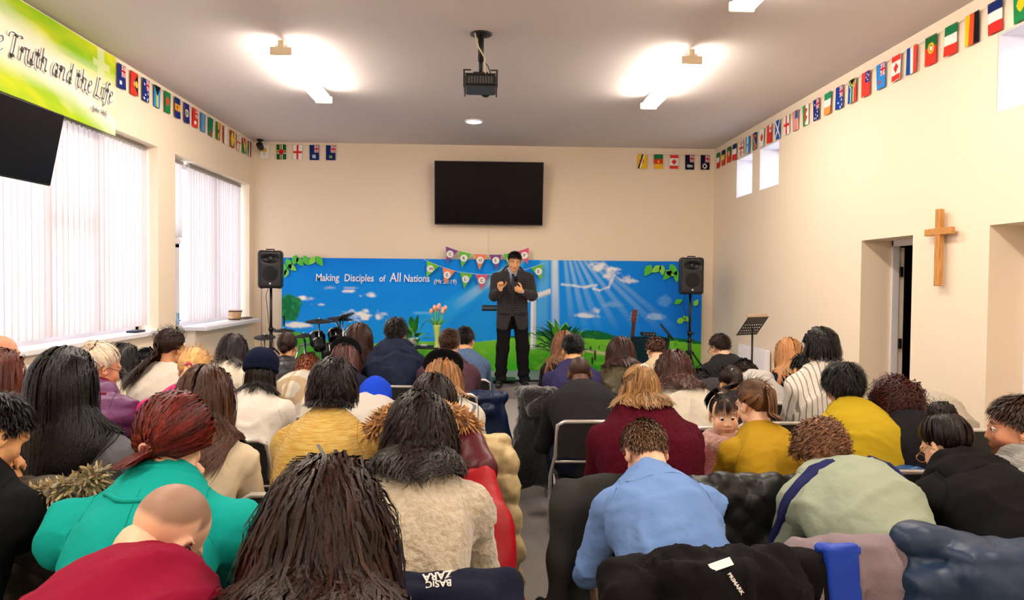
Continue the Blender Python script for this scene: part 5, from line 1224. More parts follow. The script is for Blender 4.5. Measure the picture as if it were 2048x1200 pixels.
FL = dict(
 anguilla=over(NV, ujc, (rect(.3, .55, .68, .85), WH)), antigua=over(RD, (lambda u, v: u > .35+1.3*np.abs(v-.5), BK_), (lambda u, v: (u > .35+1.3*np.abs(v-.5)) & (u < .5), WH), (disc(.75, .5, .2), YL)),
 australia=over(NV, ujc, *stars), bahamas=over(bands(['2a9be0', YL, '2a9be0'], True), (lambda u, v: v < .5-np.abs(u-.5)*.95, BK_)), bangladesh=over(GN, (disc(.5, .45, .3), 'e8442e')),
 barbados=over(bands([NV, 'f0a92c', NV]), (rect(.46, .56, .40, .62), BK_), (rect(.3, .7, .42, .46), BK_)), belize=over(NV, (rect(0, .1, 0, 1), RD), (rect(.9, 1, 0, 1), RD), (disc(.5, .5, .28), WH), (disc(.5, .5, .2), '5f9a72')),
 bermuda=over('e0342e', ujc, (disc(.5, .75, .15), WH)), botswana=over('3a8fd6', (rect(.42, .66, 0, 1), WH), (rect(.47, .61, 0, 1), BK_)), zambia=over('17805a', (rect(.3, .53, .72, 1), RD), (rect(.53, .76, .72, 1), BK_), (rect(.76, 1, .72, 1), 'f08a2c')),
 ghana=over(bands([GN, YL, 'e86a2a'], True), (disc(.5, .5, .16), BK_)), bahrain=over(WH, (lambda u, v: u < .2+.12*np.abs(((v*5) % 1)-.5)*2, 'c8322e')), grenada=over('c8322e', (rect(.15, .85, .1, .9), GN), (lambda u, v: (np.abs(u-.5) < .35*(1-np.abs(v-.5)*2.4)+.12) & (v > .1) & (v < .9), YL)),
 guernsey=over(WH, (rect(.4, .6, 0, 1), 'e0452e'), (rect(0, 1, .42, .58), 'e0452e'), (rect(.46, .54, .1, .9), YL)), guyana=over(GN, (lambda u, v: np.abs(u-.5) < .45*(1-v), WH), (lambda u, v: np.abs(u-.5) < .40*(1-v), YL), (lambda u, v: np.abs(u-.5) < .4*(1-2*v), RD)),
 kenya=bands([GN, WH, RD, BK_, BK_, WH, 'e07a3a'], True), cyprus=over(WH, (disc(.5, .4, .22), 'e0a93a'), (rect(.3, .6, .6, .66), '6b8a4c')),
 dominica=over('14603c', (rect(.36, .64, 0, 1), WH), (rect(0, 1, .4, .6), WH), (rect(.36, .45, 0, 1), YL), (rect(.46, .54, 0, 1), BK_), (rect(0, 1, .4, .46), YL), (rect(0, 1, .47, .53), BK_), (disc(.5, .5, .26), 'c8202f')),
 england=over(WH, (rect(.41, .59, 0, 1), 'e0322c'), (rect(0, 1, .44, .56), 'e0322c')), falkland=over('16306e', ujc, (rect(.3, .65, .66, .86), 'b8c4d8')), montserrat=over('16306e', ujc, (rect(.35, .65, .68, .86), 'a8b04a')),
 brunei=over('f2c81e', (lambda u, v: np.abs(u-.62+.45*v) < .16, WH), (lambda u, v: np.abs(u-.54+.45*v) < .09, BK_), (ringm(.42, .5, .2, .04), 'c8322e')), cameroon=over(bands(['1f7a4a', 'd8402a', 'f2c032']), (disc(.5, .5, .12), YL)),
 canada=over(WH, (rect(0, 1, 0, .24), 'e23c2e'), (rect(0, 1, .76, 1), 'e23c2e'), (lambda u, v: (np.abs(u-.5)+np.abs(v-.5)*1.3 < .26) | ((np.abs(u-.5) < .25) & (np.abs(v-.48) < .05)), 'd8382c')),
 cayman=over('14143a', ujc, (disc(.35, .75, .17), 'b9c8b0'), (rect(.45, .8, .68, .84), 'd8d2c8')), cook=over('14183c', ujc, (ringm(.45, .76, .2, .05), WH)),
 italy=bands(['1c7a4a', WH, 'dd3b2b']), belgium=bands(['1a2448', 'f2c032', 'd8402a']), portugal=over(bands(['1c6b38', '1c6b38', 'e03c2a', 'e03c2a', 'e03c2a']), (ringm(.5, .42, .22, .05), YL), (disc(.5, .42, .12), WH)), france=bands(['1a2a6a', WH, 'd8322c']),
 georgia=over(WH, (rect(.40, .60, 0, 1), 'd8382c'), (rect(0, 1, .43, .57), 'd8382c'), (rect(.15, .28, .18, .28), 'd8382c'), (rect(.72, .85, .18, .28), 'd8382c'), (rect(.15, .28, .72, .82), 'd8382c'), (rect(.72, .85, .72, .82), 'd8382c')),
 honduras=over(bands(['2f8fd8', WH, '2f8fd8'], True), (disc(.5, .5, .12), '2f8fd8')), namibia=over(NV, (lambda u, v: v > 1.05-.0*u-(1-u)*1.1+.15, GN), (lambda u, v: np.abs(v-(u*1.1-.05)) < .22, WH), (lambda u, v: np.abs(v-(u*1.1-.05)) < .16, 'dd3b2b'), (disc(.75, .2, .1), YL)),
 japan=over(WH, (disc(.5, .5, .3), 'e0402e')), tonga=over('e23c2e', (rect(.45, 1, 0, .42), WH), (rect(.66, .78, .06, .36), 'e23c2e'), (rect(.52, .92, .16, .26), 'e23c2e')), scotland=over('1d4fb0', (lambda u, v: np.minimum(np.abs(u-v), np.abs(u+v-1)) < .09, WH)),
 usa=over(lambda u, v: np.where((((u*13).astype(int)) % 2 == 0)[:, None], h2('d8423c'), h2(WH)), (rect(.46, 1, 0, .42), '4a5a90')), wales=over(bands(['2a9a5a', WH], True), (lambda u, v: (np.abs(u-.55+.12*np.sin(v*17)) < .17) & (np.abs(v-.5) < .32), 'd8322c')),
 ireland=bands(['1f9a6a', WH, 'f39a52']), newzealand=over('1b3f9e', ujc, *stars[1:5]), southafrica=over(lambda u, v: np.where((u < .5)[:, None], h2('1f4fa8'), h2('e8483a')), (rect(.32, .68, .3, 1), WH), (lambda u, v: np.abs(u-.5) < .62-v*1.1, WH), (rect(.38, .62, .3, 1), GN), (lambda u, v: np.abs(u-.5) < .54-v*1.1, GN), (lambda u, v: np.abs(u-.5) < .42-v*1.25, YL), (lambda u, v: np.abs(u-.5) < .34-v*1.25, BK_)),
 samoa=over('ea4438', (rect(.48, 1, 0, .46), '24348a'), *[(disc(a, b, .05), WH) for a, b in ((.7, .12), (.85, .2), (.62, .25), (.75, .36))]), fiji=over('2f8fe8', ujc, (disc(.5, .75, .14), 'c8443a')), netherlands=bands(['1c4a9a', WH, 'ea4a38'], True), germany=bands([YL, 'e8542a', BK_], True), jamaica=over(GN, (disc(.5, .5, .3), YL)))
FLAB = dict(anguilla='navy flag with a red and white canton and a pale badge')
cordm = mat('bunting_cord', 'd8cfc0', .8)
def bunting(label, flags, P0, dirv, s0, step, off):
    """flags hang along dirv from P0 at s0 + i*step; off = distance from wall (vector)"""
    P0 = np.array(P0, float); dirv = np.array(dirv, float); off = np.array(off, float); n = len(flags)
    r = empty('flag_bunting', label, 'bunting', tuple(P0+off))
    pos = s0 if isinstance(s0, list) else [s0+i*step for i in range(n)]
    pts = []
    for i in range(n):
        a = dirv*(pos[i]-.067); b = dirv*(pos[i]+.067); pts += [a, b]
        if i < n-1: pts.append((b+dirv*(pos[i+1]-.067))/2+np.array([0, 0, -.012]))
    MB().tube(pts, .0022, 4).build('cord', cordm, r)
    rr = np.random.RandomState(n)
    for i, fl in enumerate(flags):
        c = dirv*pos[i]; tw = rr.uniform(-.03, .03); Ud = nrm(dirv+off*tw*3)*.134; am = rr.uniform(.003, .008)
        o = sheet('flag', c-Ud*.5+off*.1, Ud, np.array([rr.uniform(-.004, .004), 0, -.215+rr.uniform(-.004, .004)]), 20, 28, FL[fl], prm, r, wave=lambda u, v: am*np.sin(u*5+i)*v)
        sm_ = o.modifiers.new('thick', 'SOLIDIFY'); sm_.thickness = .0012
        o['label'] = 'small flag in the colours of ' + {'england': 'a red cross on white', 'canada': 'a red maple leaf on white'}.get(fl, 'its country')
        del o['label']
    return r
def Yl(px): return 3.35*1400/(968-px)
def Yr(px): return 3.42*1400/(px-968)
lp = [Yl(p) for p in (257, 281.5, 304, 325.5, 345.5, 364, 382, 398.8, 414, 428.9, 443.3, 456.3, 470.2, 482.6, 493.8, 505)]
bunting('string of small country flags along the top of the left wall', ['anguilla', 'antigua', 'australia', 'bahamas', 'bangladesh', 'barbados', 'belize', 'bermuda', 'botswana', 'zambia', 'ghana', 'bahrain', 'grenada', 'guernsey', 'guyana', 'kenya'], (XL, 0, 3.435), (0, 1, 0), lp, 0, (.02, 0, 0))
x0 = [at(p, 300, 10.33)[0] for p in (529, 562, 595, 628, 661)]
bunting('string of five small flags on the back wall, left corner', ['cyprus', 'dominica', 'england', 'falkland', 'montserrat'], (0, YB, 3.44), (1, 0, 0), x0, 0, (0, -.02, 0))
x0 = [at(p, 300, 10.33)[0] for p in (1285.5, 1317.5, 1349, 1380, 1411)]
bunting('string of five small flags on the back wall, right corner', ['brunei', 'cameroon', 'canada', 'cayman', 'cook'], (0, YB, 3.385), (1, 0, 0), x0, 0, (0, -.02, 0))
rp = [Yr(p) for p in (1440, 1450.5, 1462, 1473.7, 1487.3, 1500.5, 1514.3, 1529.5, 1544.9, 1561.6, 1579.6, 1597.6, 1618.6, 1640.5, 1664.5, 1688.2, 1714.9, 1742.2, 1772.8, 1805.2, 1837.4, 1876.7, 1918.3, 1962, 2009)][::-1]
rp = [rp[0]-.46, rp[0]-.23]+rp
bunting('string of small country flags along the top of the right wall', (['italy', 'belgium', 'portugal', 'france', 'georgia', 'honduras', 'namibia', 'japan', 'tonga', 'scotland', 'england', 'usa', 'wales', 'australia', 'ireland', 'newzealand', 'southafrica', 'samoa', 'fiji', 'canada', 'netherlands', 'portugal', 'italy', 'germany', 'france', 'jamaica', 'kenya'][::-1]), (XR, 0, 3.385), (0, -1, 0), [-y for y in rp], 0, (-.02, 0, 0))
# ---------------------------------------------------------------- green banner
def ban_paint(u, v):
    C = np.tile(h2('a6cc1e'), (len(u), 1))
    def mx(C, c, f): f = np.clip(f, 0, 1)[:, None]; return C*(1-f)+h2(c)*f
    x = u*4.2; y = v*.72
    an = np.arctan2(y-.1, x-1.2); nz = fbm(an*9+20, np.hypot(x-1.2, y-.1)*1.2+5, 11); n2 = fbm(x*1.6+3, y*3+2, 12)
    C = mx(C, 'e3e029', np.clip((nz-.38)*4, 0, 1)*.9); C = mx(C, '7fbf16', np.clip((n2-.52)*5, 0, 1)*.8*(np.abs(v-.5) > .18))
    d = np.abs((v-.12)-(u-.42)*1.25); C = mx(C, 'f3efe6', np.clip(1.15-d*3.6+(nz-.5)*1.2, 0, .93)); C = mx(C, 'e9d11a', np.clip(1-np.abs(v-.25-(u-.5)*.9)*6, 0, 1)*np.clip((nz-.4)*3, 0, .8)*(u > .5))
    C = mx(C, 'f6f2ea', np.clip(1-np.abs(v-.52)*3.2, 0, .75)*np.clip((u-.30)*6, 0, 1))
    C = mx(C, 'dfe6c8', ((np.abs(u-.945) < .012) | ((np.abs(v-.2) < .04) & (np.abs(u-.945) < .03)))*.55*(v < .55)); return C
bn = empty('text_banner', 'lime and yellow vinyl banner with grey calligraphy at the top of the left wall', 'banner', (XL+.025, 6.48, 3.46))
BW, BH = 4.2, .70
sheet('print', (0, -BW, 0), (0, BW, 0), (0, 0, -BH), 240, 50, ban_paint, prg, bn, wave=lambda u, v: .004*np.sin(u*22)*v+.003*np.sin(v*9+u*30))
ink = mat('banner_ink', '55534e', .6); halo = mat('banner_halo', 'f4f0e8', .6)
GL = {  # broad-nib italic letters on a 0..1 x-height grid: strokes of (x, y) points
 't': (.42, [[(.2, 1.38), (.16, .35), (.2, .08), (.32, 0), (.42, .12)], [(.0, .98), (.42, .98)]]), 'h': (.62, [[(.12, 1.65), (.05, 0)], [(.08, .6), (.24, .92), (.42, .96), (.48, .8), (.42, .15), (.5, 0), (.6, .1)]]),
 'e': (.52, [[(.08, .52), (.3, .6), (.44, .78), (.36, .98), (.2, .95), (.06, .6), (.06, .25), (.18, .02), (.34, .04), (.5, .22)]]), 'r': (.46, [[(.1, .98), (.06, 0)], [(.08, .6), (.22, .92), (.36, 1.0), (.44, .9)]]),
 'u': (.62, [[(.04, .9), (.12, .98), (.08, .3), (.16, .02), (.3, .06), (.46, .4)], [(.5, .98), (.46, .15), (.52, 0), (.62, .1)]]), 'a': (.58, [[(.46, .9), (.3, 1.0), (.12, .75), (.04, .3), (.12, .02), (.28, .1), (.44, .5)], [(.5, .98), (.44, .2), (.48, 0), (.58, .1)]]),
 'n': (.62, [[(.04, .9), (.12, .98), (.06, 0)], [(.08, .6), (.24, .92), (.42, .98), (.48, .8), (.42, .15), (.5, 0), (.6, .1)]]), 'd': (.6, [[(.46, .9), (.3, 1.0), (.12, .75), (.04, .3), (.12, .02), (.28, .1), (.44, .5)], [(.58, 1.65), (.44, .2), (.48, 0), (.58, .1)]]),
 'T': (.78, [[(-.15, 1.25), (-.1, 1.5), (.15, 1.62), (.5, 1.55), (.85, 1.62), (.95, 1.5)], [(.42, 1.56), (.36, .7), (.28, .08), (.12, .0), (.5, .0)]]), 'L': (.68, [[(.38, 1.5), (.28, 1.62), (.22, 1.3), (.14, .4), (.02, .02), (.3, .06), (.55, -.04), (.72, .15)]]),
 'i': (.26, [[(.04, .9), (.12, .98), (.08, .2), (.14, 0), (.25, .12)], [(.16, 1.32), (.18, 1.38)]]), 'f': (.34, [[(.5, 1.5), (.38, 1.62), (.26, 1.4), (.14, .1), (.02, -.4), (-.12, -.42)], [(.02, .92), (.4, .92)]])}
def calli(txt, x0, z0, xh, sl, m, grow_, off, fit=1.5):
    mb = MB(); sx_ = 1.; x = x0; tot = sum((.36 if ch == ' ' else GL[ch][0]+.10)*xh for ch in txt); sx_ = fit/tot; nib = np.array([math.cos(.65), math.sin(.65)])*.050*xh
    for ch in txt:
        if ch == ' ': x += .36*xh; continue
        wdt, strokes = GL[ch]
        for st_ in strokes:
            Pn = np.array(st_, float); t = np.linspace(0, len(Pn)-1, (len(Pn)-1)*6+1); Q = []
            for q_ in t:
                i = min(int(q_), len(Pn)-2); f_ = q_-i; p0, p1, p2, p3 = Pn[max(i-1, 0)], Pn[i], Pn[i+1], Pn[min(i+2, len(Pn)-1)]
                Q.append(.5*((2*p1)+(-p0+p2)*f_+(2*p0-5*p1+4*p2-p3)*f_**2+(-p0+3*p1-3*p2+p3)*f_**3))
            Q = np.array(Q)*xh; Q[:, 0] += Q[:, 1]*sl+x
            g = .016*xh+grow_
            V = []; 
            for q_, tn in zip(Q, np.gradient(Q, axis=0)):
                tn = nrm(tn); pn = np.array([-tn[1], tn[0]]); w_ = abs(nib@pn)+g; V += [(off, q_[0]+pn[0]*w_, z0+q_[1]+pn[1]*w_), (off, q_[0]-pn[0]*w_, z0+q_[1]-pn[1]*w_)]
            mb.add(V, [(2*i, 2*i+1, 2*i+3, 2*i+2) for i in range(len(Q)-1)])
        x += (wdt+.10)*xh
    mb.V = [(v[0], x0+(v[1]-x0)*sx_, v[2]) for v in mb.V]
    return mb.build('lettering', m, bn)
# baseline falls a little, letters run from the right end backwards
calli('the Truth and the Life', -1.72, -.43, .105, .16, halo, .012, .0085, 1.66)
calli('the Truth and the Life', -1.72, -.43, .105, .16, ink, .0, .0095, 1.66)
text_obj('lettering', '(John 14:6)', .065, ink, bn, Matrix.Translation((.010, -.40, -.565))@Matrix.Rotation(math.pi/2, 4, 'Z')@MX, shear=.2, sx=.8)
# ---------------------------------------------------------------- cctv
q = at(520, 290, 10.2); r = empty('security_camera', 'small black security camera in the back left ceiling corner', 'camera', (q[0], 10.2, 0))
MB().lathe([(.045, HC), (.045, HC-.02), (.02, HC-.03)]).build('base', black, r)
MB().tube([(0, 0, HC-.02), (.01, -.02, HC-.07)], .012, 8).build('arm', black, r); MB().lathe([(.001, -.06), (.035, -.058), (.045, -.03), (.045, .05), (.035, .06), (.001, .06)], (.015, -.04, HC-.105), 16, rotx(1.1)).build('housing', black, r)
# ---------------------------------------------------------------- wooden cross
woodm = mat('oak', 'd39a55', .45, bump=(30, .08, (1, 1, 14)), var=(9, 'b97b3c', (14, 14, 1)))
r = empty('wooden_cross', 'plain oak cross hanging on the right wall', 'cross', (XR, 5.07, 1.76)); 
MB().box((-.05, 0, 0), (.020, .027, .285), bev=.004).build('upright', woodm, r); MB().box((-.051, 0, .118), (.0205, .148, .026), bev=.004).build('crossbar', woodm, r); MB().box((-.015, 0, .118), (.015, .02, .02)).build('mount', blackm, r)
# ---------------------------------------------------------------- pennants
PN = dict(p='7d3f86', g='62bf2f', o='f2895a', k='e2517a')
def pennants(label, items, ends):
    r = empty('pennant_bunting', label, 'bunting', (O[0], 10.24, .17)); pts = [mw(px, py, 0) for px, py in ends]
    MB().tube(pts, .003, 4).build('cord', mat('white_string', 'eef2f6', .8), r)
    for (x1, y1, x2, y2, x3, y3, c, ch) in items:
        A_, B_, C_ = mw(x1, y1, -.006), mw(x2, y2, -.008), mw(x3, y3, -.012); d_ = np.array([0, .003, 0])
        pn = mesh_obj('pennant', [A_, B_, C_, A_+d_, B_+d_, C_+d_], [(0, 2, 1), (3, 4, 5), (0, 1, 4, 3), (1, 2, 5, 4), (2, 0, 3, 5)], mat('pennant_'+PN[c], PN[c], .6), r, smooth=False)
        cc = (A_+B_)*.5*.62+C_*.38+np.array([0, -.004, 0]); V = [cc+np.array([.052*math.cos(a), 0, .052*math.sin(a)]) for a in np.linspace(0, 6.283, 25)[:-1]]
        mesh_obj('disc', V, [tuple(range(24))], mat('pennant_white', 'f6f2f0', .6), pn, smooth=False)
        if ch: text_obj('letter', ch, .062, mat('pennant_ink', '333038', .6), pn, Matrix.Translation(Vector(cc+np.array([-.02, -.003, -.022])))@MX, off=.0008)
pennants('upper string of coloured letter pennants over the mural, starting with C R O E', [(887, 489, 912, 498, 889, 523, 'p', 'C'), (913, 498, 938, 504, 919, 532, 'g', 'R'), (943, 504, 969, 505, 954, 537, 'o', 'O'), (973, 505, 998, 505, 988, 537, 'p', 'E'), (1001, 504, 1027, 500, 1017, 536, 'g', ''), (1027, 499, 1052, 490, 1050, 524, 'k', 'P')], [(887, 488), (913, 498), (940, 504), (985, 505), (1020, 501), (1052, 489)])
pennants('lower string of coloured letter pennants over the mural, starting with W E L C', [(850, 519, 874, 530, 849, 554, 'g', 'W'), (881, 533, 906, 540, 885, 567, 'o', 'E'), (916, 543, 941, 546, 924, 576, 'g', 'L'), (946, 547, 972, 547, 958, 578, 'k', 'C'), (980, 547, 1004, 545, 994, 574, 'g', ''), (1018, 541, 1042, 538, 1032, 568, 'k', ''), (1056, 532, 1080, 524, 1078, 557, 'g', 'E')], [(843, 516), (875, 530), (910, 541), (960, 547), (1005, 545), (1050, 534), (1082, 522)])
# ---------------------------------------------------------------- loudspeakers
grill = mat('speaker_grille', '1c1c20', .55, bump=(600, .8))
def loudspeaker(px, py, Y, rz, label, lab2, floorz=0.):
    c = at(px, py, Y); r = empty('loudspeaker', label, 'speaker', tuple(c), rz)
    pr = [bx((0, 0, 0), (.150, .125, .245), .035, k=.01), rc((-.11, .02, -.2), (-.11, .02, .2), .05, k=.02), rc((.11, .02, -.2), (.11, .02, .2), .05, k=.02),
          el((0, -.135, .135), (.115, .05, .055), k=.01, sub=True), el((0, -.150, -.06), (.105, .04, .105), k=.008, sub=True)]
    V, F = surf(pr, .012); bd = mesh_obj('cabinet', V, F, mat('speaker_plastic', '14161c', .42), r)
    MB().lathe([(.104, 0), (.10, .006), (.05, .016), (.001, .018)], (0, -.118, -.06), 24, rotx(math.pi/2)).build('woofer_grille', grill, r)
    MB().lathe([(.035, 0), (.03, .004), (.001, .006)], (0, -.098, .135), 20, rotx(math.pi/2)).build('tweeter', black, r)
    MB().lathe([(.013, 0), (.013, .003), (.001, .003)], (0, -.124, -.185), 16, rotx(math.pi/2)).build('badge', mat('badge_white', 'd8dde2', .4), r)
    MB().tube([(-.05, 0, .245), (-.05, 0, .262), (.05, 0, .262), (.05, 0, .245)], .008, 6).build('handle', black, r)
    st_ = empty('speaker_stand', lab2, 'stand', (c[0], c[1]+.02, floorz)); z = c[2]-.245-floorz
    MB().tube([(0, 0, .12), (0, 0, z*.55)], .022, 12).tube([(0, 0, z*.5), (0, 0, z)], .017, 12).build('pole', black, st_)
    for zz in (z*.56, z*.34, z*.48): MB().lathe([(.032, -.025), (.032, .025)], (0, 0, zz), 12).tube([(.02, 0, zz), (.06, 0, zz)], .01, 8).build('collar', black, st_)
    for k in range(3):
        a = 2*math.pi*k/3+.5; d = np.array([math.cos(a), math.sin(a), 0]); lg = MB().tube([d*.03+np.array([0, 0, z*.36]), d*.42+np.array([0, 0, .012])], .012, 8).build('leg', black, st_)
        MB().tube([d*.03+np.array([0, 0, .14]), d*.24+np.array([0, 0, z*.2])], .007, 6).build('brace', black, lg)
    MB().tube([(-.02, .05, z+.1), (-.08, .05, z-.1), (-.03, .02, z*.6), (.03, .02, z*.4), (-.02, .03, .2)], .004, 5).build('cable', blackm, st_)
loudspeaker(541, 539, 9.3, rad(14), 'black loudspeaker at the left end of the mural', 'tripod stand under the left loudspeaker', .14)
loudspeaker(1382, 552, 9.3, rad(-6), 'black loudspeaker at the right end of the mural', 'tripod stand under the right loudspeaker', .14)
tag(MB().tube([at(523, 575, 10.3), at(523, 640, 10.3), at(522, 720, 10.3)], .004, 5).build('wall_cable', mat('grey_cable', '6a6460', .6)), 'thin grey cable running down the wall left of the mural', 'cable')
# ---------------------------------------------------------------- drum kit (on the stage)
def SG(px, py, Y): return at(px, py, Y)
dk = empty('drum_kit', 'black electronic drum kit in front of the mural tree', 'drum kit', (at(640, 700, 9.2)[0], 9.2, .14))
D0 = np.array(dk.location)
rub = mat('drum_rubber', '141416', .5); padg = mat('pad_grey', '8f8c90', .6)
def cymbal(px, py, Y, r_, tilt, ang=0., nm='cymbal'):
    c = at(px, py, Y)-D0; R = rotz(ang)@rotx(tilt)
    o = MB().lathe([(.001, .022), (.03, .02), (.045, .008), (r_*.7, .002), (r_, -.012), (r_, -.016), (.04, -.004), (.001, -.004)], c, 28, R, cap=False).build(nm, rub, dk)
    MB().lathe([(r_*.55, -.0065), (r_*.93, -.0165), (r_*.95, -.0175), (.5*r_, -.009)], c, 28, R, cap=False).build('edge_ring', padg, o)
    MB().tube([c+R@np.array([0, 0, -.01]), c+R@np.array([0, 0, .04])], .006, 6).build('wing_nut', chrome, o)
    return c
for (px, py, Y, r_, t, a) in ((638, 641, 9.0, .17, .12, .1), (680, 636, 9.3, .17, .1, .9), (686, 633, 9.1, .15, -.45, 1.3), (608, 670, 9.2, .125, .15, -.6), (529, 673, 9.0, .13, .2, .2), (567, 660, 9.5, .15, .05, .2), (672, 659, 9.6, .12, .1, 0)):
    c = cymbal(px, py, Y, r_, t, a)
    MB().tube([c, (c[0], c[1]+.02, .05)], .009, 7).build('stand_tube', chrome, dk)
for (px, py, Y, r_) in ((635, 678, 9.2, .10), (672, 672, 9.2, .10), (637, 688, 8.95, .065), (660, 705, 9.0, .11)):
    c = at(px, py, Y)-D0; R = rotz(.3)@rotx(-.9)
    o = MB().lathe([(r_*.9, -.09), (r_, -.08), (r_, .04), (r_*1.05, .045), (r_*1.05, .06), (r_*.98, .065), (.001, .06)], c, 24, R).build('drum_pad', mat('gloss_black_drum', '0b0b0e', .12), dk)
    MB().lathe([(r_*1.055, .035), (r_*1.065, .05), (r_*1.055, .062)], c, 24, R, cap=False).build('hoop', chrome, o)
rk = MB()
for a_, b_ in (((600, 690, 9.2), (690, 685, 9.2)), ((610, 745, 9.0), (610, 680, 9.2)), ((690, 745, 9.2), (690, 660, 9.2)), ((655, 700, 9.1), (700, 650, 9.2)), ((670, 640, 9.2), (695, 690, 9.2)), ((600, 690, 9.2), (585, 735, 9.1))):
    rk.tube([at(*a_)-D0, at(*b_)-D0], .014, 8)
rk.build('rack', chrome, dk)
MB().lathe([(.15, 0), (.16, .02), (.16, .30), (.15, .32)], at(640, 735, 9.3)-D0-np.array([0, 0, .1]), 24, rotx(-1.57)).build('bass_drum', mat('gloss_black_drum', '0b0b0e', .12), dk)
MB().lathe([(.035, 0), (.04, .05), (.0, .06)], at(624, 712, 8.9)-D0, 10).box(at(622, 728, 8.95)-D0, (.07, .06, .05), bev=.01).build('module', black, dk)
# ---------------------------------------------------------------- flowers, plants
leafm = mat('leaf_green', '2f8f2c', .4, var=(9, '1d6a22')); leafl = mat('leaf_light', '6fbf3f', .4)
def blade(mb, base, d, L, w, droop, n=7, twist=0.):
    d = nrm(d); side = nrm(np.cross(d, [0, 0, 1])) if abs(d[2]) < .99 else np.array([1., 0, 0]); p = np.array(base, float); V = []; v = d.copy()
    for i in range(n):
        t = i/(n-1); ww = w*math.sin(math.pi*min(max(t, .04)**.75, .985)); nrm_ = np.cross(side, v); V += [p-side*ww, p+nrm_*ww*.25*-1, p+side*ww]; p = p+v*L/(n-1); v = nrm(v+np.array([0, 0, -droop/(n-1)]))
    F = []
    for i in range(n-1): F += [(3*i, 3*i+1, 3*i+4, 3*i+3), (3*i+1, 3*i+2, 3*i+5, 3*i+4)]
    mb.add(V, F, True)
def leafy(root, n, L, w, seed, z0=.0, spread=1., m=leafm):
    rr = np.random.RandomState(seed)
    for i in range(n):
        a = rr.rand()*6.283; el_ = rr.uniform(.4, 1.4); d = np.array([math.cos(a)*math.cos(el_)*spread, math.sin(a)*math.cos(el_)*spread, math.sin(el_)]); st_l = rr.uniform(.25, .6)*L; mb = MB()
        mb.tube([(0, 0, z0), nrm(d)*st_l+np.array([0, 0, z0])], .004, 5); blade(mb, nrm(d)*st_l+np.array([0, 0, z0]), d, L*rr.uniform(.45, .65), w*rr.uniform(.8, 1.2), rr.uniform(.7, 1.8)); mb.build('leaf', m if rr.rand() < .75 else leafl, root)
potm = mat('white_pot', 'd8d4d0', .3)
q = at(1122, 690, 9.3); r = empty('potted_plant', 'leafy green potted plant right of the preacher', 'plant', (q[0], 9.2, .17))
MB().lathe([(.09, 0), (.12, .2), (.125, .22), (.11, .22), (.10, .18)]).build('pot', potm, r); leafy(r, 64, .52, .050, 5, .30, .85)
q = at(822, 700, 9.2); r = empty('flower_table', 'small dark table holding the vase and the peace lily', 'table', (at(852, 680, 9.2)[0], 9.2, .14))
MB().box((0, 0, .47), (.36, .17, .012), bev=.004).build('tabletop', blackm, r)
for sx in (-1, 1):
    for sy in (-1, 1): MB().box((sx*.32, sy*.14, .23), (.014, .014, .23)).build('leg', blackm, r)
r = empty('potted_plant', 'peace lily with one white flower left of the tulip vase', 'plant', (at(826, 690, 9.2)[0], 9.2, .622))
MB().lathe([(.05, 0), (.07, .1), (.073, .11), (.06, .11), (.055, .09)], n=16).build('pot', potm, r); leafy(r, 28, .36, .042, 8, .04, 1.1)
mb = MB(); mb.tube([(0, 0, .05), (0, -.02, .24)], .003, 5); blade(mb, (0, -.02, .23), (0, .1, 1), .09, .018, .1); mb.build('flower', mat('lily_white', 'eef0ee', .5), r)
vq = at(874, 668, 9.1); r = empty('flower_vase', 'green glass vase of pink tulips in front of the mural', 'vase', (vq[0], 9.1, .622))
vz = at(874, 665, 9.1)[2]-.622
MB().lathe([(.045, 0), (.032, .03), (.03, .12), (.05, .26), (.055, .30), (.05, .30), (.028, .13), (.028, .04)], n=18, cap=False).build('vase', mat('green_glass', 'b5c96a', .15), r)
rr = np.random.RandomState(3)
for i in range(10):
    a = i*.7; ln = .44+.08*rr.rand(); dx_ = math.cos(a)*(.03+.11*rr.rand()); dy_ = math.sin(a)*.07
    s_ = MB().tube([(0, 0, .1), (dx_*.5, dy_*.5, .32), (dx_, dy_, ln)], .005, 5).build('stem', leafl, r)
    MB().lathe([(.004, -.008), (.021, .004), (.026, .024), (.022, .045), (.010, .058), (.001, .058)], (dx_, dy_, ln), 9).build('tulip', mat('tulip_pink', 'ee9c8e', .5, var=(40, 'f6c9a8')), s_)
for i in range(7):
    a = i*.9+.3; mb = MB(); blade(mb, (0, 0, .22), (math.cos(a)*.6, math.sin(a)*.6, 1), .26, .018, 1.2); mb.build('leaf', leafl, r)
q = at(848, 677, 9.15); tag(MB().box((q[0], 9.12, .645), (.045, .03, .016), bev=.012).build('tissue_box', potm), 'small white dish on the flower table', 'dish')
# ---------------------------------------------------------------- lectern, guitar, side table, music stand
q = at(985, 617, 9.15); r = empty('lectern_stand', 'black music-stand lectern behind the preacher', 'stand', (q[0]+.12, 9.25, .17))
z = q[2]-.17
MB().box((-.02, 0, z), (.24, .15, .012), rotx(.12), bev=.004).box((-.13, -.1, z+.035), (.12, .02, .008)).build('desk', black, r); MB().tube([(0, 0, .05), (0, 0, z)], .013, 8).build('pole', black, r)
MB().box((0, 0, .012), (.2, .15, .012), bev=.004).build('base', black, r)
q = at(1268, 632, 9.6); r = empty('acoustic_guitar', 'acoustic guitar leaning upright with dark wood headstock', 'guitar', (at(1255, 720, 9.6)[0], 9.6, .14))
gh = np.array([q[0]-r.location[0], 0, q[2]-.14]); ax_ = nrm(gh); gx = nrm(np.cross([0, 1, 0], ax_)); GR = np.stack([gx, [0, 1, 0], ax_], 1)
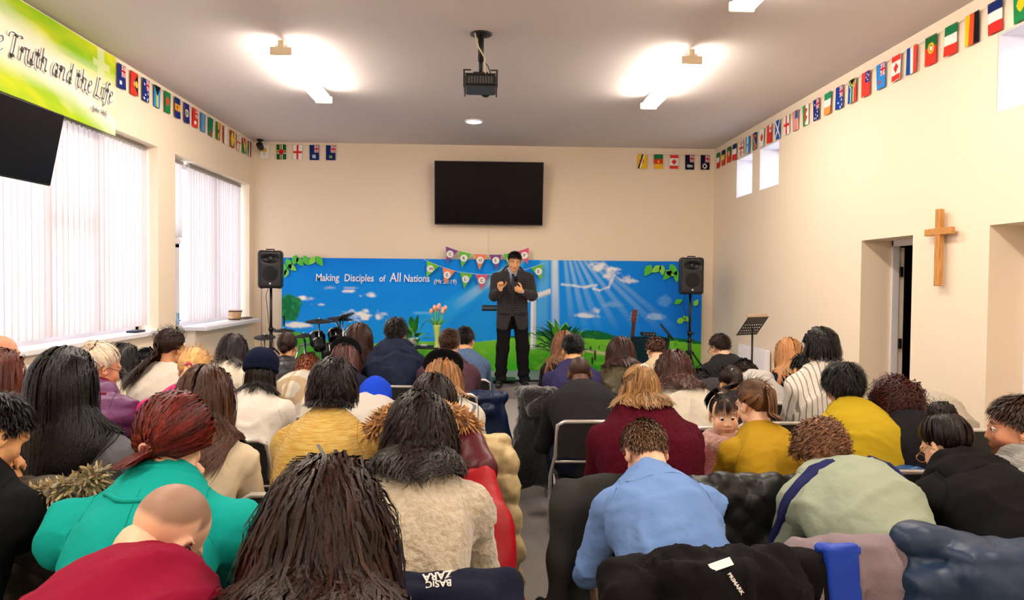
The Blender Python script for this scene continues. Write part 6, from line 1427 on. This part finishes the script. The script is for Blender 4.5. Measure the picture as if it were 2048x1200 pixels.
V, F = surf([el(GR@np.array([0, 0, .22]), (.19, .05, .17), GR, k=.04), el(GR@np.array([0, 0, .46]), (.14, .048, .12), GR, k=.05)], .014); mesh_obj('guitar_body', V, F, mat('spruce', 'c98a45', .25), r)
MB().lathe([(.05, 0), (.048, .003), (.001, .002)], GR@np.array([0, -.052, .36]), 20, GR@rotx(math.pi/2)).build('sound_hole', blackm, r)
L_ = np.linalg.norm(gh); MB().box(GR@np.array([0, -.03, (L_-.08+.4)/2]), (.025, .013, (L_-.08-.4)/2), GR, bev=.004).build('neck', mat('rosewood', '4a241a', .35), r)
MB().box(GR@np.array([0, -.02, L_]), (.034, .009, .09), GR, bev=.005).build('headstock', mat('headstock_red', '6a2a1e', .25), r)
for k in range(6): MB().tube([GR@np.array([(.034 if k % 2 else -.034), -.02, L_-.06+.03*(k//2*1.6)]), GR@np.array([(.052 if k % 2 else -.052), -.02, L_-.06+.03*(k//2*1.6)])], .006, 6).build('tuning_peg', chrome, r)
q = at(1300, 672, 9.4); zt = q[2]-.14; r = empty('side_table', 'table draped in dark teal cloth below the mural', 'table', (q[0], 9.4, .14))
V, F = surf([bx((0, 0, zt*.5-.02), (.22, .2, zt*.5), .015, k=.01)], .014, folds(.008, 45, 5, .5)); mesh_obj('table_cover', V, F, fab('0b2b33', 'plain'), r)
q2 = at(1296, 668, 9.3); t_o = tag(MB().box((q2[0], 9.3, zt+.14+.035), (.09, .07, .025), bev=.006).build('mixer_box', black), 'small black mixer on the teal side table', 'mixer')
for k in range(4): MB().tube([(q2[0]-.06+.04*k, 9.228, zt+.175), (q2[0]-.06+.04*k, 9.222, zt+.175)], .008, 8).build('knob', steel, t_o)
q = at(1318, 662, 9.3); r = empty('round_pad', 'black round pad tilted on a stand beside the side table', 'drum pad', (q[0]+.1, 9.2, .14)); z = q[2]-.14
MB().lathe([(.001, .012), (.13, .01), (.14, 0), (.13, -.012), (.001, -.012)], (-.02, 0, z), 24, roty(.85)@rotx(.2)).build('pad', rub, r); MB().tube([(0, 0, 0), (0, 0, z)], .011, 8).build('pole', black, r); MB().tube([(-.2, 0, .01), (.2, 0, .01)], .012, 8).tube([(0, -.2, .01), (0, .2, .01)], .012, 8).build('foot', black, r)
q = at(1505, 652, 7.2); r = empty('music_stand', 'black perforated music stand near the right wall', 'stand', (q[0], 7.2, 0)); z = q[2]
Rm = rotz(rad(28))@rotx(rad(-52))
V = []; F = []; mbd = MB(); dw, dh = .155, .125
mbd.box(Rm@np.array([0, dh-.012, 0])+np.array([0, 0, z]), (dw, .012, .002), Rm).box(Rm@np.array([0, -dh+.045, 0])+np.array([0, 0, z]), (dw, .045, .002), Rm)
for sx in (-1, 1): mbd.box(Rm@np.array([sx*(dw-.012), .02, 0])+np.array([0, 0, z]), (.012, dh-.03, .002), Rm)
for k in range(4): mbd.box(Rm@np.array([0, dh-.045-.038*k, 0])+np.array([0, 0, z]), (dw-.02, .011, .0018), Rm)
for j in range(9): mbd.box(Rm@np.array([-dw+.02+.034*j, .03, 0])+np.array([0, 0, z]), (.007, dh-.05, .0018), Rm)
mbd.build('desk', black, r); MB().box(Rm@np.array([0, -dh, .02])+np.array([0, 0, z]), (dw, .004, .022), Rm).build('ledge', mat('stand_ledge', 'a98f78', .4), r)
MB().tube([(0, 0, .25), (0, 0, z-.02)], .011, 8).build('pole', black, r)
for k in range(3):
    a = 2*math.pi*k/3; MB().tube([(0, 0, .3), (.28*math.cos(a), .28*math.sin(a), .012)], .008, 6).build('leg', black, r)
# radiator
r = empty('radiator', 'white ribbed radiator on the right wall under the music stand', 'radiator', (XR-.05, 8.6, 0))
MB().box((0, 0, .42), (.025, .46, .27), bev=.008).box((.02, .4, .08), (.01, .01, .08)).box((.02, -.4, .08), (.01, .01, .08)).box((.035, 0, .42), (.015, .3, .05)).build('panel', whitem, r)
for k in range(24): MB().box((-.028, -.43+.0374*k, .42), (.006, .012, .25), bev=.004).build('fin', whitem, r)
# sill things
q = at(477, 630, 9.75); sx_ = XL-.0; r = empty('hand_drum', 'small cream hand drum with dark rim on the window sill', 'drum', (XL-.06, 9.72, .924))
MB().lathe([(.075, 0), (.082, .03), (.095, .12), (.097, .135)], n=24).build('shell', mat('drum_cream', 'd9b992', .5, var=(12, 'c09468')), r)
MB().lathe([(.099, .112), (.101, .12), (.099, .126)], n=24, cap=False).lathe([(.078, .004), (.086, .012), (.084, .02)], n=24, cap=False).build('rim', mat('drum_brown', '3b2418', .4), r)
MB().lathe([(.097, .135), (.001, .137)], n=24, cap=False).build('drumhead', mat('drum_skin', 'e8e0d2', .6), r)
tag(MB().tube([(XL-.05, 9.86, .937), (XL+.03, 9.96, .94), (XL+.06, 10.08, .937)], [.012, .018, .01], 8).build('tambourine', mat('pewter', '7a726c', .4, .6)), 'small metal shaker lying beside the hand drum', 'shaker')
tag(MB().box((XL-.05, 6.98, .963), (.05, .09, .010), bev=.003).build('notebook', mat('notebook_navy', '1d2b44', .5)), 'dark notebook on the sill of the large window', 'book')
# ---------------------------------------------------------------- the preacher
def free_pose(P, H, Rh, S_, E, T, hip, knee, ank, s, sw, HF=None):
    P = [np.array(p, float) for p in P]; J = dict(P=P, H=np.array(H, float), Rh=Rh, s=s, sw=sw, th=0., dz=0.)
    J['up'] = nrm(P[3]-P[2]); J['nf'] = nrm(np.array([0, J['up'][2], -J['up'][1]])); 
    for k, v in dict(S=S_, E=E, T=T, hip=hip, knee=knee, ank=ank).items(): J[k] = [np.array(x, float) for x in v]
    J['HF'] = HF or {}; return J
py_ = 8.86; pr_ = at(1024, 700, py_); prx = pr_[0]
pre = empty('person', 'preacher in a dark checked suit standing on the stage with a microphone', 'person', (prx, py_, .14), math.pi)
def PL(px, py, Y): w = at(px, py, Y); return np.array([-(w[0]-prx), -(w[1]-py_), w[2]-.14])
H0 = PL(1029, 523, 8.80); S1 = PL(989, 556, 8.86); S0 = PL(1062, 556, 8.86)
E1 = PL(985, 592, 8.80); T1 = PL(1001, 578, 8.58); E0 = PL(1068, 592, 8.80); T0 = PL(1044, 583, 8.58)
S1 = S1+np.array([-.035, 0, -.01]); S0 = S0+np.array([.035, 0, -.01]); E1 = E1+np.array([-.02, 0, 0]); E0 = E0+np.array([.02, 0, 0])
hf1 = frame(nrm((.10, .15, 1)), (.2, -1, 0)); hf0 = frame(nrm((.75, .25, .35)), (0, 1, -.3))
JP = free_pose([(0, 0, .95), (0, 0, 1.10), (0, -.01, 1.27), (0, -.005, 1.46), (0, .02, 1.50)], H0, R_head(rad(20), rad(4), rad(-4)), [S0, S1], [E0, E1], [T0, T1],
               [(-.095, 0, .93), (.095, 0, .93)], [(-.13, .01, .50), (.12, .02, .50)], [(-.155, -.01, .09), (.145, -.01, .09)], 1.0, .19, {0: hf0, 1: hf1})
body_mesh(JP, 'male', 'asian', .014, False, curl=1.45, headh=.0034, parent=pre)
add_eyes(JP, pre, closed=True)
do_hair(JP, pre, H('short', '0c090a', L=.045, side=.35, lift=.7, wild=.1, recede=.10, t=.010), 1, None, 777, False)
shirtm = fab('b9c6e6', 'cotton')
V, F = surf(torso_prims(JP, .006, .95)+[p_ for i in (0, 1) for p_ in arm_prims(JP, .004, i, 1., .97)], .011, cut=lambda X: .9-X[:, 2]); sh_ = mesh_obj('shirt', V, F, shirtm, pre)
V, F = surf([rc(a, b, .008, k=.006) for rr, l in ((.060, .035), (.064, .020), (.070, .004)) for r_ in [ring(JP, rr, l, -.2, n=12)] for a, b in zip(r_, r_[1:]+r_[:1])], .006); mesh_obj('collar', V, F, shirtm, sh_)
tiem = mat('navy_tie', '11162e', .5)
V, F = surf([el((0, .118, 1.425), (.020, .013, .018), k=.01), rc((0, .120, 1.41), (0, .138, 1.10), .017, .034, k=.01, flat=(0, 1, 0), fs=.3)], .006); mesh_obj('tie', V, F, tiem, pre)
suit = fab('17151b', 'check', '5a4f52')
jp = torso_prims(JP, .020, .96)+[rc((-.04, 0, 1.05), (-.05, 0, .80), .145, .158, k=.05, flat=(0, 1, 0), fs=.88), rc((.04, 0, 1.05), (.05, 0, .80), .145, .158, k=.05, flat=(0, 1, 0), fs=.88)]
for i in (0, 1): jp += arm_prims(JP, .024, i, 1., .86); jp.append(rc(JP['S'][i], (JP['S'][i]+JP['E'][i])/2, .072, .062, k=.03))
def jcut(X):
    x, y, z = np.abs(X[:, 0]), X[:, 1], X[:, 2]; v = np.minimum((z-1.13)*.27-x, y-.03); lo_ = np.minimum((.97-z)*.30-x, y-.0)
    return np.maximum(np.maximum(v, lo_)*.9, .735-z)
V, F = surf(jp, .010, wrinkle(.006, 16, 3), cut=jcut); jk = mesh_obj('suit_jacket', V, F, suit, pre)
lp_ = []
for sg in (-1, 1):
    lp_ += [rc((sg*.075, .105, 1.44), (sg*.012, .168, 1.12), .030, .012, k=.02, flat=(0, 1, 0), fs=.35), rc((sg*.10, .11, 1.38), (sg*.03, .165, 1.20), .026, .014, k=.02, flat=(0, 1, 0), fs=.35), rc((sg*.072, .03, 1.49), (sg*.078, .10, 1.44), .018, .02, k=.02)]
V, F = surf(lp_, .008); mesh_obj('lapels', V, F, suit, jk)
for sg in (-1, 1): MB().box((sg*.13, .125, .96), (.055, .006, .020), rotz(-sg*.45), bev=.004).build('pocket_flap', suit, jk)
MB().lathe([(.011, 0), (.011, .004), (.001, .005)], (.0, .185, 1.08), 12, rotx(-math.pi/2)).lathe([(.011, 0), (.011, .004), (.001, .005)], (.0, .175, .99), 12, rotx(-math.pi/2)).build('buttons', black, jk)
MB().box((0, .135, .945), (.13, .012, .018), bev=.005).build('belt', black, pre); 
tp_ = [rc((-.05, 0, .93), (.05, 0, .93), .125, k=.05, flat=(0, 1, 0), fs=.85)]
for i in (0, 1): tp_ += [rc(JP['hip'][i], JP['knee'][i], .100, .082, k=.03), rc(JP['knee'][i], JP['ank'][i]+np.array([0, 0, .02]), .082, .072, k=.03)]
V, F = surf(tp_, .012, addf(wrinkle(.008, 14, 9), lambda X: .010*np.sin(X[:, 2]*60+X[:, 0]*20)*np.clip((.32-X[:, 2])*6, 0, 1)), cut=lambda X: .045-X[:, 2]); mesh_obj('trousers', V, F, fab('141317', 'plain'), pre)
for i in (0, 1):
    a = JP['ank'][i]; sg = (-1, 1)[i]; d = np.array([sg*.22, 1, 0])*.16
    V, F = surf([rc(a*[1, 1, 0]+[0, -.03, .045], a*[1, 1, 0]+d+[0, 0, .038], .044, .040, k=.03, flat=(0, 0, 1), fs=.9), rc(a+[0, 0, -.01], a*[1, 1, 0]+d*.3+[0, 0, .06], .045, .035, k=.03)], .009, cut=lambda X: .004-X[:, 2]); so = mesh_obj('shoe', V, F, mat('shoe_leather', '131215', .3), pre)
    MB().tube([a*[1, 1, 0]+d*t+[sg*w, 0, z] for t, w, z in ((.35, -.02, .088), (.45, .02, .085), (.5, -.02, .082), (.62, .02, .078), (.7, -.02, .074))], .0025, 5).build('laces', mat('lace_grey', '55555a', .7), so)
mc = T0+hf0@np.array([-.0, .075, -.032]); mt = mc+np.array([.01, .03, .12]); md = nrm(mt-mc)
mo = empty('microphone', 'black hand microphone held below the preacher\'s chin', 'microphone', (prx-mc[0], py_-mc[1], .14+mc[2]), math.pi)
MB().tube([md*-.09, md*.10], [.010, .014], 10).build('handle', blackm, mo)
V, F = surf([el(md*.125, (.026, .026, .026), k=.01), rc(md*.09, md*.12, .018, .022, k=.01)], .006); mesh_obj('mesh_head', V, F, mat('mic_mesh', '1a1a1e', .4, .5, bump=(900, 1.)), mo)
wr = JP['T'][1]; wd_ = nrm(JP['T'][1]-JP['E'][1]); f_ = frame(wd_, (0, 0, 1) if abs(wd_[2]) < .9 else (0, 1, 0))
MB().tube([wr-wd_*.02+f_@np.array([.031*math.cos(a), 0, .031*math.sin(a)]) for a in np.linspace(0, 6.283, 17)[:-1]], .007, 6, closed=True).build('wrist_watch', black, pre)
# ---------------------------------------------------------------- the little girl
ky = 3.36; kw_ = at(1447, 832, ky); kx = kw_[0]
kid = empty('person', 'little girl in a pink fleece coat looking at the camera', 'person', (kx, ky, 0), math.pi-.06)
Hk = np.array([0, .0, kw_[2]]); z_ = kw_[2]-.14
JK = free_pose([(0, 0, z_-.34), (0, 0, z_-.24), (0, 0, z_-.12), (0, -.01, z_+.0), (0, 0, z_+.03)], Hk, R_head(rad(4), 0, rad(3)), [(-.095, 0, z_-.03), (.095, 0, z_-.03)], [(-.13, .02, z_-.19), (.14, .02, z_-.20)], [(-.05, .13, z_-.22), (.10, .15, z_-.21)],
               [(-.05, 0, z_-.36), (.05, 0, z_-.36)], [(-.055, .0, .22), (.055, 0, .22)], [(-.055, 0, .06), (.055, 0, .06)], .83, .10)
body_mesh(JK, 'child', 'light', .012, True, curl=.8, headh=.0030, parent=kid, neck=.75)
add_eyes(JK, kid, '1a0d09')
do_hair(JK, kid, H('pony', '1a0f0d', L=.13, tie=(.01, -.035, .118), tail=(.7, -.3, -.3), tlift=.9, vol=.006, fringe=.105, tie_color='e6dcd8', wisp=.09, dens=1.1), 0, None, 555, True)
V, F = surf(torso_prims(JK, .012, .62, True)+[rc((0, 0, z_-.15), (0, .0, z_-.45), .115, .15, k=.05, flat=(0, 1, 0), fs=.85)]+[p_ for i in (0, 1) for p_ in arm_prims(JK, .006, i)], .009, wrinkle(.006, 26, 4)); kc = mesh_obj('coat', V, F, fab('dd8b93', 'fleece', 'd07882'), kid)
V, F = surf([rc(a, b, .026, k=.02) for rr, l in ((.070, .012), (.084, -.008)) for r_ in [ring(JK, rr, l, -.15, n=12)] for a, b in zip(r_, r_[1:]+r_[:1])], .007, addf(wrinkle(.004, 90, 1), wrinkle(.004, 140, 2))); mesh_obj('fur_collar', V, F, fab('eebfb4', 'fur', 'e2a79d'), kc)
V, F = surf([rc((sg*.05, 0, z_-.4), (sg*.055, 0, .06), .05, .035, k=.03) for sg in (-1, 1)], .014); mesh_obj('leggings', V, F, fab('2b2430', 'plain'), kid)
for sg in (-1, 1): V, F = surf([rc((sg*.055, -.02, .035), (sg*.06, .09, .03), .032, .028, k=.02)], .012, cut=lambda X: .004-X[:, 2]); mesh_obj('shoe', V, F, mat('shoe_pink', 'c97b86', .5), kid)
# ---------------------------------------------------------------- coats over chair backs
def coat(label, name, px, py, Y, w, drop, col, fabk, disp, c2=None, hood=0., sleeves=1, flare=.02, h=.011, fur=None, dx=0., slope=0., cat='coat', thick=.045, sl=.42, lean=0., on=None):
    if on:
        Y = P[on]['root'][1]-.180; c = at(px, py, Y); c[2] = .79
    else: c = at(px, py, Y)
    r = empty(name, label, cat, (c[0], c[1], c[2]-.035)); m = fab(col, fabk, c2); w2 = w/2
    pr = [rc((-w2, 0, -.01-slope), (w2, 0, -.01+slope), thick, k=.03), bx((0, -.05, -drop*.5), (w2+.015, thick*.8, drop*.5), .03, k=.04, R=roty(-slope*2)), bx((0, .035, -.11), (w2, .022, .11), .02, k=.03),
          rc((-w2*.6, -.055, -drop*.5), (-w2*.75+lean-flare, -.07, -drop), .09, .10, k=.06, flat=(0, 1, 0), fs=.5), rc((w2*.6, -.055, -drop*.5), (w2*.75+lean+flare, -.07, -drop), .09, .10, k=.06, flat=(0, 1, 0), fs=.5)]
    if sleeves:
        for sg in (-1, 1): pr.append(rc((sg*w2, -.05, -.06), (sg*(w2+.03)+lean*.6, -.085, -.06-sl), .062, .045, k=.035))
    pr += [rc((-.10, -.03, .015), (.10, -.03, .015), .035, k=.03)]
    if hood: pr += [el((0, -.10, -.07), (.13*hood, .055, .11*hood), k=.03), rc((-.10*hood, -.09, .01), (.10*hood, -.09, .01), .04, k=.03)]
    V, F = surf(pr, h, disp); o = mesh_obj('shell', V, F, m, r)
    if fur:
        V, F = surf([rc(a, b, .030, k=.02) for a, b in zip(fur[1][:-1], fur[1][1:])], .008, addf(wrinkle(.007, 80, 1), wrinkle(.006, 130, 2))); mesh_obj('fur_trim', V, F, fab(fur[0], 'fur', fur[2]), r)
        furlocks(r, fur[1], fur[0], fur[2])
    return r, o
def furlocks(r, pts, c1, c2, n=900, L=.045):
    rng = np.random.RandomState(5); pts = np.array(pts, float); k = rng.randint(0, len(pts)-1, n); t = rng.rand(n, 1); c = pts[k]*(1-t)+pts[k+1]*t; d = nrm_rows(rng.randn(n, 3)+[0, -.3, .2]); P = np.stack([c+d*(.02+L*s_)+np.array([0, 0, -.012])*s_*s_ for s_ in (0, .35, .7, 1.)], 1)
    V, F, ix = locks_mesh(P, np.repeat(rng.randn(n, 1, 3), 4, 1), np.full(n, .008), rng, 2); tt = rng.uniform(.6, 1.5, n)[ix][:, None]*np.ones(3)
    mesh_obj('fur_strands', V, F, mat('fur_'+c1, c2, .8, attr='tint'), r, attr=tt)['kind'] = 'stuff'
from mathutils.bvhtree import BVHTree
def on_surface(o, root, px, py, spin, lift=.003):
    me = o.data; t = BVHTree.FromPolygons([v.co for v in me.vertices], [tuple(p.vertices) for p in me.polygons]); org = Vector((0, 0, CAMH))-root.location; tg = Vector(at(px, py, 1.))-root.location
    h, n, i, dist = t.ray_cast(org, (tg-org).normalized())
    if h is None: h = Vector((0, -.1, 0)); n = Vector((0, -.6, .8))
    z = (n.normalized()*.4+Vector((0, -.75, .6))).normalized(); x = Vector((1, 0, 0)); x = (x-z*x.dot(z)).normalized(); y = z.cross(x)
    return Matrix(((x[0], y[0], z[0], h[0]+z[0]*lift), (x[1], y[1], z[1], h[1]+z[1]*lift), (x[2], y[2], z[2], h[2]+z[2]*lift), (0, 0, 0, 1)))@Matrix.Rotation(rad(spin), 4, 'Z')
def atl(c, px, py, Y): return at(px, py, Y)-np.array(c)
W_ = lambda a, f_, s_=1, st=(1, 1, .6): wrinkle(a, f_, s_, st)
r, o = coat('crumpled black jacket with a white neck label over the chair of the blue-shirted man', 'jacket', 1400, 1098, 1.84, .42, .62, '121013', 'plain', addf(W_(.013, 36, 3), W_(.005, 85, 5), folds(.008, 40, 3, 0)), hood=.9, slope=.015, h=.0115, on='blueshirt')
Ml = on_surface(o, r, 1440, 1132, 18, .008); lb = MB().box((0, 0, 0), (.030, .010, .0012)).build('neck_label', mat('label_white', 'e8e4de', .6), r); lb.data.transform(Ml)
text_obj('lettering', 'PRIMARK', .013, mat('label_grey', 'c8c4c0', .6), r, on_surface(o, r, 1452, 1150, -62, .010), off=.0004)
r, o = coat('grey lined garment with a cobalt blue facing over the chair of the sage sweatshirt', 'jacket', 1742, 1112, 1.80, .40, .60, '8c7d84', 'matt', addf(folds(.020, 62, 9, 0), W_(.007, 45, 5)), hood=0, c2='6e6468', h=.0115, on='sage')
V, F = surf([bx((-.12, -.105, -.14), (.046, .012, .20), .010, R=roty(-.10), k=.02), rc((-.17, -.06, .030), (-.085, -.075, .030), .016, k=.02)], .009, folds(.006, 50, 2, 0)); mesh_obj('blue_facing', V, F, fab('1440b8', 'nylon'), r)
V, F = surf([bx((-.215, -.06, -.2), (.06, .05, .22), .03, k=.02)], .012, W_(.008, 22, 8)); mesh_obj('black_panel', V, F, fab('0c0b0e', 'plain'), r)
coat('dark petrol blue puffer jacket over the chair at the bottom right corner', 'puffer_jacket', 1965, 1092, 1.66, .36, .5, '1c3350', 'nylon', addf(quilt(.018, .10, 2), W_(.008, 26, 6)), hood=1.0, slope=-.05, h=.012, thick=.06, on='blackhoodie')
coat('long charcoal wool coat hanging over the chair beside the aisle', 'long_coat', 1232, 962, 2.36, .36, .80, '3a3836', 'matt', addf(folds(.020, 22, 4, 0), W_(.008, 12, 3)), flare=.10, lean=-.05, h=.011, sleeves=1, sl=.6, on='maroonknit')
coat('black diamond-quilted coat over the chair of the mustard blouse', 'quilted_coat', 1488, 968, 2.72, .36, .5, '0e0e11', 'nylon', addf(diamonds(.010, .10), W_(.006, 20, 4)), hood=0, h=.012, on='mustardtop')
coat('teal blue puffer jacket heaped on the chair between the sage and black tops', 'puffer_jacket', 1792, 935, 2.78, .24, .34, '0f4a80', 'nylon', addf(quilt(.016, .055, 3), W_(.014, 34, 8)), hood=.9, h=.011, sleeves=0)
coat('black faux fur coat over an aisle chair, near the stage', 'fur_coat', 1072, 775, 4.45, .20, .50, '0d0c0e', 'fur', addf(W_(.012, 40, 2), W_(.006, 90, 3)), c2='1c1a1e', hood=.6, h=.011, sleeves=0)
r, o = coat('navy coat with white brand lettering on its lining, over the front aisle-side chair', 'coat', 890, 1122, 1.72, .30, .55, '14182e', 'plain', addf(W_(.008, 16, 7), folds(.008, 30, 1, 0)), hood=.8, h=.012, slope=.02, on='fleece')
text_obj('lettering', 'ZARA', .026, mat('label_white', 'e8e4de', .6), r, on_surface(o, r, 905, 1146, 186, .012), off=.0008)
text_obj('lettering', 'BASIC', .022, mat('label_white', 'e8e4de', .6), r, on_surface(o, r, 903, 1164, 186, .012), off=.0005)
coat('cream down puffer coat hanging down the aisle side of a chair', 'puffer_coat', 958, 868, 3.12, .22, .75, 'e6cd98', 'nylon', addf(quilt(.022, .13, 5), W_(.006, 22, 4)), hood=.7, h=.012, flare=.02, lean=.03, on='beret')
r, o = coat('olive grey puffer coat with a ragged fur-trimmed hood over the chair of the grey sweater', 'puffer_coat', 140, 962, 2.06, .38, .62, '4a4238', 'nylon', addf(quilt(.020, .095, 7), W_(.008, 28, 2)), hood=1.1, h=.0115,
     fur=('4c4132', [(-.20, -.10, .0), (-.14, -.13, .02), (-.06, -.14, .015), (.02, -.14, .03), (.09, -.12, .05), (.13, -.09, .07)], '9a8a66'))
coat('dark blue coat bunched over the aisle chair nearest the stage on the left', 'coat', 975, 785, 4.75, .16, .3, '14264a', 'nylon', W_(.012, 30, 3), hood=.5, h=.012, sleeves=0)
# red skirt and fur of the parka worn by the woman in front of the fleece
ro = P['furhood']['rootobj']; rx_, ry__ = P['furhood']['root']; base = np.array([rx_, ry__, 0])
V, F = surf([rc(at(925, 880, 2.62)-base, at(958, 945, 2.50)-base, .075, .075, k=.05, flat=(0, 1, 0), fs=.6)], .012, W_(.007, 26, 2)); mesh_obj('parka_yoke', V, F, fab('5c1522', 'nylon'), ro)
V, F = surf([rc(at(962, 965, 2.48)-base, at(975, 1060, 2.40)-base, .070, .085, k=.05, flat=(0, 1, 0), fs=.6), rc(at(972, 1050, 2.40)-base, at(985, 1230, 2.30)-base, .085, .105, k=.05, flat=(0, 1, 0), fs=.5)], .012, addf(folds(.008, 30, 3, 1.), W_(.007, 22, 2))); mesh_obj('parka_skirt', V, F, fab('c01220', 'nylon'), ro)
fp = [at(px, py, Y)-base for px, py, Y in ((745, 862, 2.62), (770, 838, 2.60), (800, 828, 2.58), (850, 826, 2.55), (895, 826, 2.58), (925, 838, 2.60), (945, 860, 2.64))]
V, F = surf([rc(a, b, .032, k=.02) for a, b in zip(fp[:-1], fp[1:])], .009, addf(wrinkle(.007, 80, 1), wrinkle(.006, 130, 2))); mesh_obj('fur_trim', V, F, fab('a97a48', 'fur', '8a5c34'), ro); furlocks(ro, fp, 'a97a48', 'b98a55', 1200)
# bun claw clip
J = P['claw']; cl = MB()
for sg in (-1, 1):
    for k in range(5): cl.tube([at_head(J, (sg*.012, -.075-.006*k, .135-.012*k)), at_head(J, (sg*.034, -.090-.006*k, .125-.014*k)), at_head(J, (sg*.040, -.092-.004*k, .105-.014*k))], .0028, 5)
cl.tube([at_head(J, (0, -.070, .140)), at_head(J, (0, -.105, .085))], .004, 6); cl.build('claw_clip', mat('tortoiseshell', '4a2a1c', .3), J['rootobj'])
build_chairs(lambda i, x, y: 'black folding chair with pale metal frame, row seat under a seated person')
print('TRIS', sum(sum(len(p.vertices)-2 for p in o.data.polygons) if len(o.data.polygons) < 200 else len(o.data.loops)-2*len(o.data.polygons) for o in COL.objects if o.type == 'MESH'))
